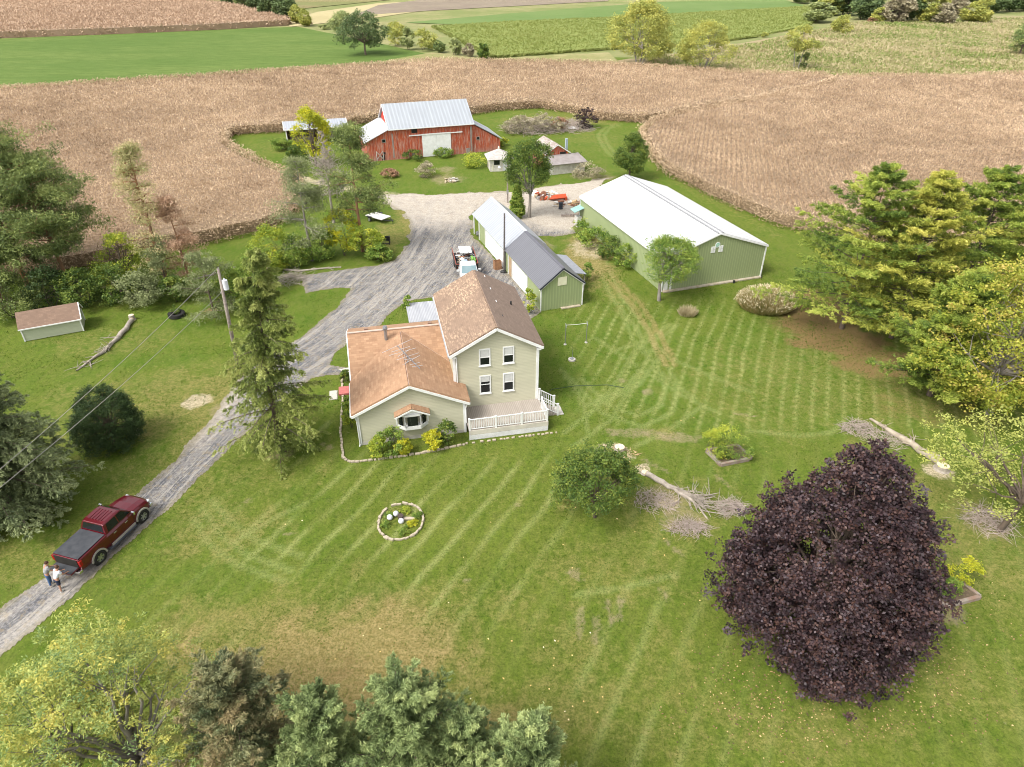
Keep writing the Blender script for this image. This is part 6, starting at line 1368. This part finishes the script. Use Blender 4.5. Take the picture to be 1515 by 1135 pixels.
# the far pole stands outside the frame to the lower left, a drone's height in front
g1 = G(-60, 745, 9.4); g2 = G(-60, 770, 8.2)
wire('power_line', pt, tuple(g1), .35, 'upper of the two wires running from the utility pole to the lower left')
wire('power_line', pt2, tuple(g2), .35, 'lower of the two wires running from the utility pole to the lower left')
P1 = B(746, 401); e = empty('light_pole', P1, 0, 'dark plain pole standing by the white door of the long shed', 'pole'); MB().tube([(0, 0, 0), (.05, .0, 6.6)], [.12, .09], 10).build('post', M2('dark_wood', (.10, .09, .085), (.16, .14, .13), 5, .9), e)
P2 = B(751, 300); e = empty('yard_lamp', P2, 0, 'grey wooden pole with a yard lamp on a side arm in front of the barn', 'lamp')
MB().tube([(0, 0, 0), (.0, .0, 5.6)], [.12, .09], 10).build('post', WOOD_G, e); MB().tube([(0, 0, 5.0), (-.5, -.2, 5.15), (-1.0, -.35, 5.1)], .03, 6).build('arm', STEEL, e)
MB().lathe([(.0, .2), (.1, .18), (.2, .0), (.14, -.12), (0, -.14)], (-1.1, -.4, 5.0), 12).build('lamp_head', M2('lamp_white', (.75, .75, .75)), e)
MB().box(-.14, .14, -.16, -.1, 1.3, 1.8).build('meter', STEEL, e)

# ---- felled trunks, stumps, brush
def felled(name, pts, rads, side, label, seed, m=BARK_D, nb=10, bl=1.8, sideb=None):
    rng = np.random.default_rng(seed); segs = []
    P = NP([[p[0], p[1], (p[2] if len(p) > 2 else r*.8)] for p, r in zip(pts, rads)]); k = 12
    t = np.linspace(0, len(P)-1, k); Q = np.stack([np.interp(t, range(len(P)), P[:, j]) for j in range(3)], 1); Q[1:-1, :2] += rng.normal(0, .05, (k-2, 2)); rr_ = np.interp(t, range(len(P)), rads)
    e = empty(name, (Q[0][0], Q[0][1], 0), 0, label, 'log'); Q = Q-NP([Q[0][0], Q[0][1], 0])
    rr_ = rr_*(1+rng.normal(0, .09, k)); tv, tf = tubes([(Q, rr_)], 9); tv = tv+rng.normal(0, rads[0]*.07, tv.shape); link_np('trunk', tv, tf, m, e, smooth=True)
    for i in range(nb):
        f = side*(1-rng.random()**1.6*.8) if side else rng.random(); f = .35+.62*rng.random(); a = Q[int(f*(k-1))]; d = (Q[-1]-Q[0])/np.linalg.norm(Q[-1]-Q[0]); L = bl*rng.uniform(.4, 1.1); n_ = NP([-d[1], d[0], 0])*rng.choice([-1, 1])
        b = a+d*L*rng.uniform(.4, 1)+n_*L*rng.uniform(.1, .7)+NP([0, 0, rng.uniform(-.05, .35)*L]); b[2] = max(b[2], .03)
        segs.append((curve(a, b, 5, .06, rng), np.linspace(rr_[0]*.28, .015, 5)))
        for j in range(3): c = a*.4+b*.6; c2 = c+rng.normal(0, L*.3, 3); c2[2] = abs(c2[2]); segs.append((curve(c, c2, 3, .05, rng), NP([.025, .018, .01])))
    tv, tf = tubes(segs, 5); link_np('branches', tv, tf, m, e)
    d0 = Vector(Q[1]-Q[0]).normalized(); MB().tube([Vector(Q[0])-d0*.02, Vector(Q[0])+d0*.01], rr_[0]*1.02, 12).build('cut_face', WOOD_L, e)
    return e
g = lambda *a: [tuple(G(x, y)[:2]) for x, y in a]
felled('fallen_trunk', g((956, 703), (985, 719), (1018, 733), (1040, 742)), [.20, .17, .13, .08], 0, 'felled tree trunk with bare twigs lying in the lawn beside the small bushy tree', 1, nb=12, bl=2.2)
felled('fallen_trunk', g((975, 713), (1000, 728), (1028, 744), (1046, 768)), [.13, .13, .10, .04], 0, 'thinner forked limb lying alongside the felled trunk in the middle of the lawn', 2, nb=14, bl=2.4)
felled('fallen_trunk', g((1391, 688), (1365, 672), (1330, 648), (1287, 621)), [.32, .28, .20, .10], 0, 'pale barkless fallen trunk near the maple and the right-hand trees', 3, M2('pale_barkless', (.44, .38, .29), (.25, .20, .15), 2, .9, bump=.5), nb=9, bl=1.4)
felled('fallen_trunk', g((196, 476), (178, 500), (150, 525), (113, 549)), [.24, .20, .15, .06], 0, 'fallen trunk with broken branches in the grass right of the garden shed', 4, nb=13, bl=1.8)
felled('fallen_trunk', [(a[0], a[1], z) for a, z in zip(g((352, 409), (318, 416), (272, 424)), (1.1, .8, .5))], [.08, .11, .13], 0, 'long pale pole-like log lying behind the utility pole', 5, nb=2, bl=.8)
felled('fallen_trunk', g((395, 398), (440, 402), (505, 396)), [.14, .12, .07], 0, 'log lying along the foot of the hedgerow shrubs', 6, nb=8, bl=1.2)
def stump(loc, r, h, label):
    e = empty('tree_stump', loc, 0, label, 'stump'); MB().tube([(0, 0, 0), (0, 0, .1), (0, 0, h)], [r*1.35, r*1.08, r], 14).build('bark_side', BARK_D, e, smooth=False); MB().tube([(0, 0, h), (0, 0, h+.015)], r*.97, 14).build('cut_face', M2('pale_cut', (.80, .68, .48), (.66, .52, .34), 4, .85), e); return e
stump(B(916, 669), .36, .5, 'fresh pale-topped tree stump ringed by wood chips in the lawn')
stump(B(204, 643), .14, .5, 'small broken stump at the right side of the dark round bush')
stump(B(1393, 694), .42, .35, 'wide splintered stump at the butt of the pale fallen trunk')
stump(B(196, 473), .26, .5, 'stump with an orange cut face above the trunk near the garden shed')
stump(B(954, 700), .24, .12, 'low cut stump in sawdust at the butt of the felled trunk')
TW = M2('twig_grey', (.56, .47, .41), (.36, .29, .25), 8, .95)
def brush(px, py, wr, hr, h, n, label, seed, mat=TW, tl=(.3, .95), rad=.016):
    c = G(px, py); wx = np.hypot(*(G(px+wr, py)-c)[:2]); wy = np.hypot(*(G(px, py+hr)-G(px, py-hr))[:2])/2; rng = np.random.default_rng(seed); segs = []
    for i in range(n):
        a = rng.uniform(0, 2*PI); q = rng.random()**.6; p = NP([wx*q*math.cos(a), wy*q*math.sin(a), h*(1-q*q)*rng.random()+.02]); d = rdir(rng, 1)[0]; d[2] = d[2]*.3; L = rng.uniform(*tl); q2 = p+d*L; q2[2] = max(q2[2], .015)
        segs.append((curve(p, q2, 3, .1, rng), NP([rad, rad*.8, rad*.4])))
    tv, tf = tubes(segs, 3); o = link_np('brush_pile', tv, tf, mat); o.location = (c[0], c[1], 0); return tag(o, label, 'brush pile')
brush(1020, 782, 30, 11, .45, 330, 'flat pile of grey twigs below the felled trunk twigs', 1)
brush(1080, 752, 23, 11, .5, 330, 'small pile of grey twigs right of the felled trunk', 2)
brush(1270, 634, 26, 11, .45, 330, 'flat grey twig pile left of the pale fallen trunk', 3)
brush(968, 742, 32, 17, .25, 260, 'scatter of brushwood between the small bushy tree and the felled trunk', 4)
brush(915, 672, 30, 11, .1, 130, 'splinters and wood chips around the fresh pale stump', 5, WOOD_L, (.1, .5), .02)
brush(1310, 650, 30, 14, .15, 240, 'loose twigs beside the pale fallen trunk', 6, TW)
brush(1463, 772, 34, 18, .3, 240, 'grey branches on the ground under the sparse yellow tree', 7, TW, (.4, 1.8))
brush(790, 192, 42, 8, 2.2, 900, 'large heap of cut branches behind the barn', 9, TW, (.8, 3.2), .035)
brush(845, 190, 30, 7, 1.8, 500, 'grey-brown brush heap right of the large heap', 10, TW, (.8, 2.6), .035)
brush(430, 414, 26, 8, .5, 260, 'fallen branches at the foot of the lime shrub', 11, BARK_D, (.5, 2.2), .02)
for i, (bx, by, ty, wpx, lm, lab) in enumerate([(768, 198, 172, 52, LF_GREY, 'dry tan foliage on the left of the branch heap'), (806, 196, 168, 46, LF_GREY, 'olive foliage in the middle of the branch heap'), (866, 190, 160, 34, LF_MAPLE, 'dark purple-brown cut crown on the right of the branch heap'), (828, 192, 174, 24, LF_BR, 'reddish brown cut foliage in the branch heap')]):
    r = rw(wpx, B(bx, by), 1)
    put('cut_crown', B(bx, by), broadleaf(height_to(B(bx, by), ty), r, .1, 500+i, nclump=150, per=22, leaf=.28, lobes=9, open_=.4, spiky=.6, rc=r*.2, tr=.05, trunks=3), lm, BARK, lab, 'brush', crown='foliage', trunk='stems')
tag(MB().slab([(-1.0, -.5, .25), (1.0, -.7, .15), (1.1, .5, .4), (-.9, .6, .35)], .05).build('white_sheet', WHITE, loc=B(848, 191)), 'scrap of white sheeting in the branch heap', 'sheet')

# ---- ornamental grasses
def grass_clump(loc, r, h, n, label, seed, cols, plume):
    rng = np.random.default_rng(seed); e = empty('grass_clump', loc, 0, label, 'ornamental grass'); a = rng.uniform(0, 2*PI, n); q = rng.random(n)**.5; b = np.stack([r*.78*q*np.cos(a), r*.62*q*np.sin(a), np.zeros(n)], 1)
    hh = h*(1-.45*q**3)*rng.uniform(.7, 1.05, n); out = np.stack([np.cos(a)*(.1+q*.55), np.sin(a)*(.1+q*.55), np.ones(n)], 1)+rng.normal(0, .12, (n, 3)); out /= np.linalg.norm(out, axis=1, keepdims=True)
    V, F = leaf_quads(b+out*hh[:, None]*.5, out, hh, .05, rng)
    link_np('blades', V, F, cols, e, tint=np.repeat(np.clip(rng.normal(.45, .2, n), 0, 1), 4))
    if n < 2000: return e
    m = n//6; d2 = out[:m]+rng.normal(0, .3, (m, 3)); V, F = leaf_quads(b[:m]+out[:m]*hh[:m, None]*.97, d2, .28, .09, rng); link_np('plumes', V, F, plume, e, tint=np.repeat(rng.random(m), 4)); return e
LF_ORN = m_leaf('orn_grass', [(.14, .16, .05), (.28, .24, .10), (.40, .29, .14)], .3); LF_PLM = m_leaf('plumes', [(.36, .29, .17), (.52, .45, .31), (.62, .56, .42)], .3)
grass_clump(B(1132, 455), 3.1, 2.1, 9000, 'big mound of plumed ornamental grass at the right front corner of the pole building', 1, LF_ORN, LF_PLM)
grass_clump(B(1017, 466), 1.0, 1.1, 700, 'small dried grass clump in the lawn in front of the pole building', 2, m_leaf('dried_grass', [(.20, .16, .09), (.33, .28, .17), (.42, .37, .25)], .2), LF_PLM)

# ---- beds
def frame_bed(pts, label, h=.28, w_=.2):
    e = empty('raised_bed', (pts[0][0], pts[0][1], 0), 0, label, 'raised bed'); P = [Vector((p[0]-pts[0][0], p[1]-pts[0][1], 0)) for p in pts]; mm = M2('bed_timber', (.25, .16, .12), (.30, .26, .22), 2.5, .9, bump=.3, lo=.3, hi=.6); soil = M2('bed_soil', (.15, .11, .07), (.10, .075, .05), 6, .95)
    for i in range(len(P)):
        a, b = P[i], P[(i+1) % len(P)]; d = (b-a).normalized()
        MB().bar(a+Vector((0, 0, h*.25+.01)), b+d*(-.2 if i % 2 else .0)+Vector((0, 0, h*.25+.01)), w_, h*.48).bar(a+Vector((0, 0, h*.76)), b+Vector((0, 0, h*.76)), w_, h*.48).build('timber', mm, e, bevel=.012)
    MB().poly([(p.x, p.y, h*.7) for p in P]).build('soil', soil, e); return e
q = [G(1045, 669), G(1066, 690), G(1111, 681), G(1090, 662)]
frame_bed([(p[0], p[1]) for p in q][::1], 'square timber raised bed full of green plants in the middle of the right lawn')
q = [G(1396, 900), G(1448, 886), G(1418, 862), G(1360, 872)]
frame_bed([(p[0], p[1]) for p in q], 'weathered timber bed just right of the purple maple')
for i, (bx, by, ty, wpx, lm, lab) in enumerate([(1050, 670, 640, 42, LF_YG, 'lime plants at the left of the square raised bed'), (1073, 676, 634, 62, LF_YG, 'tall yellow-green plants in the middle of the square raised bed'), (1092, 678, 646, 42, LF_GR, 'green plants at the right of the square raised bed'), (1068, 680, 660, 22, LF_DK, 'dark low plants at the front of the square raised bed'),
        (1418, 865, 822, 42, LF_YE, 'bright yellow shrub in the weathered bed beside the maple'), (1384, 868, 838, 22, LF_MAPLE, 'small dark red shrub beside the bright yellow one'), (1400, 880, 858, 44, LF_GR, 'pale green ground plants in the weathered bed')]):
    r = rw(wpx, B(bx, by), 1)
    put('bed_plant', B(bx, by), broadleaf(max(.5, height_to(B(bx, by), ty)), r, .1, 540+i, nclump=120, per=22, leaf=.10, lobes=8, open_=.4, spiky=.5, rc=r*.26, tr=.02, trunks=3), lm, BARK, lab, 'plants', crown='foliage', trunk='stems')
# round flower bed
FB = G(593, 772); ring_pts = []
for i in range(26):
    a = 2*PI*i/26; rx, ry = 1.42, 1.62
    ring_pts.append((rx*math.cos(a), ry*math.sin(a)))
o = stone_row('stone_ring', ring_pts, 'oval ring of pale stones around the flower bed in the front lawn', seed=8, sz=(.3, .13, .12), gap=.02, closed=True, skip=((2.6, 3.2), (4.3, 4.6))); o.location = (FB[0], FB[1], 0)
for i, (dx, dy, s, lm, lab) in enumerate([(-.75, .45, .65, LF_GR, 'leafy green plants at the left of the round flower bed'), (-.9, -.4, .5, LF_GR, 'low green plants at the lower left of the round flower bed'), (.3, -.9, .6, LF_GR, 'low green plants at the bottom of the round flower bed'), (.75, -.25, .45, LF_YE, 'yellow flowering plants at the right of the round flower bed'), (1.05, .45, .4, LF_GR, 'green plants at the right rim of the round flower bed'), (.2, .9, .5, LF_YG, 'short lime plants at the top of the round flower bed')]):
    put('bed_plant', (FB[0]+dx, FB[1]+dy, 0), broadleaf(.28, s, .02, 560+i, nclump=70, per=20, leaf=.07, lobes=8, open_=.2, rc=.12, tr=.008, trunks=3, squash=.8), lm, BARK, lab, 'plants', crown='foliage', trunk='stems')
for dx, dy, lab in ((-.72, .22, 'white ball on the left in the round flower bed'), (-.38, .55, 'upper white ball in the round flower bed'), (.05, -.1, 'lower white ball in the middle of the round flower bed')):
    tag(MB().ball((0, 0, .17), .19, 14).build('garden_ball', M2('white_ceramic', (.74, .74, .78), (.68, .68, .72), 3, .4), smooth=True, loc=(FB[0]+dx, FB[1]+dy, 0)), lab, 'ornament')
tag(MB().box(-.3, .5, -.1, .12, 0, .14).build('bed_stone', STONE, loc=(FB[0]+.4, FB[1]+.2, 0), bevel=.02), 'loose pale stone in the middle of the round flower bed', 'stone')
tag(MB().tube([(0, 0, 0), (0, 0, .35)], [.16, .2], 10).build('plant_pot', M2('dark_pot', (.08, .06, .05)), loc=(FB[0]-.02, FB[1]+.2, 0)), 'dark pot between the white balls in the round flower bed', 'pot')

# ---- bits and pieces
T = B(262, 468); o = MB().lathe([(.45, -.18), (.66, -.2), (.78, -.12), (.78, .12), (.66, .2), (.45, .18), (.45, -.18)], (0, 0, .2), 28)
for i in range(22): a = 2*PI*i/22; o.bar((.74*math.cos(a), .74*math.sin(a), .02), (.74*math.cos(a+.2), .74*math.sin(a+.2), .4), .09, .07)
tag(o.build('tractor_tyre', RUBBER, loc=T), 'black tractor tyre planter lying in the left lawn', 'tyre')
put('bed_plant', (T[0], T[1]+.1, .1), broadleaf(1.2, .5, .1, 577, nclump=50, per=18, leaf=.1, lobes=6, open_=.2, rc=.12, tr=.02, trunks=3), LF_DK, BARK, 'green plant growing in the tractor tyre', 'plants', crown='foliage', trunk='stems')
# clothes line posts, satellite base
for (bx, by, lab) in ((836, 510, 'left clothesline post in the lawn right of the farmhouse'), (867, 507, 'right clothesline post in the lawn right of the farmhouse')):
    e = empty('clothesline_post', B(bx, by), 0, lab, 'post', 'clothesline posts'); MB().tube([(0, 0, 0), (0, 0, 2.0)], .035, 8).build('post', STEEL, e); MB().tube([(0, 0, 0), (0, 0, .06)], .14, 10).build('base', CONC, e); MB().bar((0, -.4, 1.98), (0, .4, 1.98), .05, .05).build('cross_arm', STEEL, e)
a = B(836, 510); b = B(867, 507); tag(MB().tube([(a[0], a[1], 2.02), ((a[0]+b[0])/2, (a[1]+b[1])/2, 1.98), (b[0], b[1], 2.02)], .018, 5).build('clothesline', WHITE), 'pale line strung between the two clothesline posts', 'line')
e = empty('concrete_well', B(846, 533), 0, 'round concrete well cap with a short pipe in the lawn right of the farmhouse', 'well cap'); MB().tube([(0, 0, 0), (0, 0, .14)], .32, 18).build('slab', CONC, e); MB().tube([(0, 0, .14), (0, 0, .22)], .15, 12).tube([(.05, .1, .1), (.05, .1, 1.0)], .02, 6).build('pipe', STEEL, e)
P = [Vector((*H0[:2], 0))+Matrix.Rotation(HA, 3, 'Z') @ Vector(v) for v in ((6.7, .6, .05), (8.5, 2.6, .03), (10.5, 2.7, .03), (13.2, 2.3, .03), (14.4, 1.6, .03))]
tag(MB().tube([p for p in P], .03, 6).build('garden_hose', M2('green_hose', (.08, .12, .06))), 'dark green hose trailing through the lawn from the farmhouse corner', 'hose')
# trailer
e = empty('flat_trailer', B(560, 326), R(-35), 'small flat trailer with a pale deck by the orange-trunked pine', 'trailer')
MB().box(-1.5, 1.5, -.85, .85, .55, .63).build('trailer_bed', M2('pale_deck', (.66, .64, .60), (.55, .53, .5), 1.5), e)
for s in (-1, 1): w0 = wheel(e, -.6, s*.98, .3, .18, s); MB().box(-1.0, -.2, s*1.0-.12, s*1.0+.12, .62, .70).build('mudguard', BLACK, e)
MB().bar((1.5, .6, .5), (2.7, 0, .45), .07, .07).bar((1.5, -.6, .5), (2.7, 0, .45), .07, .07).bar((2.6, 0, .45), (2.6, 0, .02), .05, .05).build('drawbar', BLACK, e)
e = empty('metal_frame', B(570, 361), R(0), 'black open metal frame standing in the grass by the driveway bend', 'frame'); mb = MB()
for x in (-.55, .55):
    for y in (-.2, .25): mb.bar((x, y, 0), (x, y, .95), .09, .09)
    mb.bar((x, -.2, .93), (x, .25, .93), .08, .08)
mb.bar((-.55, .25, .45), (.55, .25, .45), .08, .08).bar((-.55, -.2, .12), (.55, -.2, .12), .08, .08).box(-.5, .5, .22, .27, .3, .9); mb.build('frame_bars', BLACK, e)
# scrap by the pole building
RED = M2('orange_red_paint', (.55, .07, .02), (.40, .09, .04), 2.5, .6)
e = empty('orange_implement', (6.4, 95.2, 0), R(12), 'orange-red metal implement lying in the gravel near the pole building', 'implement'); MB().slab([(-1.4, -.3, .35), (1.2, -.45, .5), (1.3, .5, .75), (-.6, .45, .65)], .08).build('panel', RED, e); MB().tube([(-1.2, 0, .2), (1.2, 0, .25)], .08, 8).box(1.0, 1.3, -.4, .4, 0, .5).build('leg', RED, e)
junk('scrap_heap', 60, ((-1.4, 1.4), (-1.2, 1.2), (.1, .8)), [jm[1], jm[5], jm[6], jm[0], RED], 'heap of rusty and grey scrap behind the orange implement', None, (4.7, 96.6, 0), R(15), (.4, 1.6), 5)
junk('scrap_heap', 40, ((-2.2, 2.2), (-.8, .8), (.05, .3)), [jm[5], WOOD_L, jm[1], jm[0]], 'scatter of boards and bricks beside the far corner of the pole building', None, (8.2, 93.4, 0), R(5), (.3, 1.4), 6)
tag(MB().lathe([(0, .87), (.28, .87), (.30, .84), (.27, .55), (.30, .5), (.27, .3), (.30, .05), (.28, 0), (0, 0)], n=18).build('barrel', M2('dark_barrel', (.03, .035, .045), (.05, .055, .07)), smooth=False, loc=(6.6, 91.5, .025)), 'dark upright barrel on the gravel near the orange implement', 'barrel')
tag(MB().bar((0, 0, .12), (4.4, -.4, .12), .3, .24).bar((.5, .4, .1), (2.6, .3, .1), .2, .2).build('timber_beam', WOOD_G, loc=(6.5, 88.6, 0)), 'old timber beams on the ground by the back corner of the pole building', 'timber')
junk('block_pile', 26, ((-1.0, 1.0), (-.8, .8), (.05, .4)), [STONE, CONC, jm[5]], 'small heap of pale blocks between the barn and the gravel', None, tuple(B(668, 268)), 0, (.3, .7), 7)
o = junk('equipment', 24, ((-1.0, 1.0), (-.5, .5), (.1, 1.2)), [jm[4], STEEL, jm[6]], 'dark bits of equipment stored under the open end of the long shed', None, (-3.4, 81.3, 0), .34, (.3, 1.1), 8)
CB = B(736, 398); e = empty('wooden_crate', CB, .34, 'open brown wooden crate standing against the long shed', 'crate'); MB().box(-.4, .4, -.3, -.27, 0, 1.0).box(-.4, .4, .27, .3, 0, 1.0).box(-.4, -.37, -.27, .27, 0, 1.0).box(.37, .4, -.27, .27, 0, 1.0).box(-.37, .37, -.27, .27, 0, .05).build('boards', M2('brown_box', (.38, .20, .10), (.26, .14, .08), 3, .85), e)
tag(MB().ball((0, 0, .16), .3, 8, sq=(1.3, .8, .5), jit=.2, rng=rj).build('black_bag', BLACK, loc=B(745, 404)), 'black bag on the ground at the foot of the plain dark pole', 'bag')
tag(MB().lathe([(.28, 0), (.28, .22), (.31, .24), (.2, .4), (0, .42)], n=14).build('round_container', WHITE, loc=tuple(Vector((*H0[:2], 0))+Matrix.Rotation(HA, 3, 'Z') @ Vector((-7.55, 3.3, 0)))), 'round white container against the left wall of the wing below the red step', 'container')
brush(312, 461, 9, 3, .12, 30, 'few pale sticks in the grass left of the utility pole', 21, WOOD_L, (.2, .7), .03)

# ---- fallen leaves and tiny debris
def litter(name, n, boxes, cols, label, seed, sz=.09):
    rng = np.random.default_rng(seed); P = []
    for (px, py, rx, ry, k) in boxes:
        a = rng.uniform(0, 2*PI, k); q = rng.random(k)**.5
        P += [G(px+rx*qq*math.cos(aa), min(1300, py+ry*qq*math.sin(aa))) for aa, qq in zip(a, q)]
    P = NP(P); P[:, 2] = .03; d = rdir(rng, len(P)); d[:, 2] *= .15; V, F = leaf_quads(P, d, sz*rng.uniform(.6, 1.4, len(P)), sz*.8, rng, flat=.8)
    return tag(link_np(name, V, F, cols, tint=np.repeat(rng.random(len(P)), 4)), label, 'fallen leaves', kind='stuff')
litter('fallen_leaves', 0, [(1225, 1010, 190, 90, 550), (1250, 930, 250, 180, 300), (1400, 1000, 130, 120, 130), (1130, 1060, 160, 70, 120)], m_leaf('fallen_leaf', [(.07, .035, .03), (.16, .085, .05), (.26, .16, .08), (.42, .31, .15)], .1), 'brown and yellow leaves scattered on the grass under the purple maple', 1)
litter('fallen_leaves', 0, [(850, 1000, 60, 70, 14), (640, 980, 200, 60, 10), (1100, 760, 250, 150, 40), (700, 820, 300, 150, 12)], m_leaf('fallen_leaf_pale', [(.5, .34, .12), (.75, .55, .22), (.8, .72, .5)], .1), 'few bright leaves scattered over the open front lawn', 2, .10)
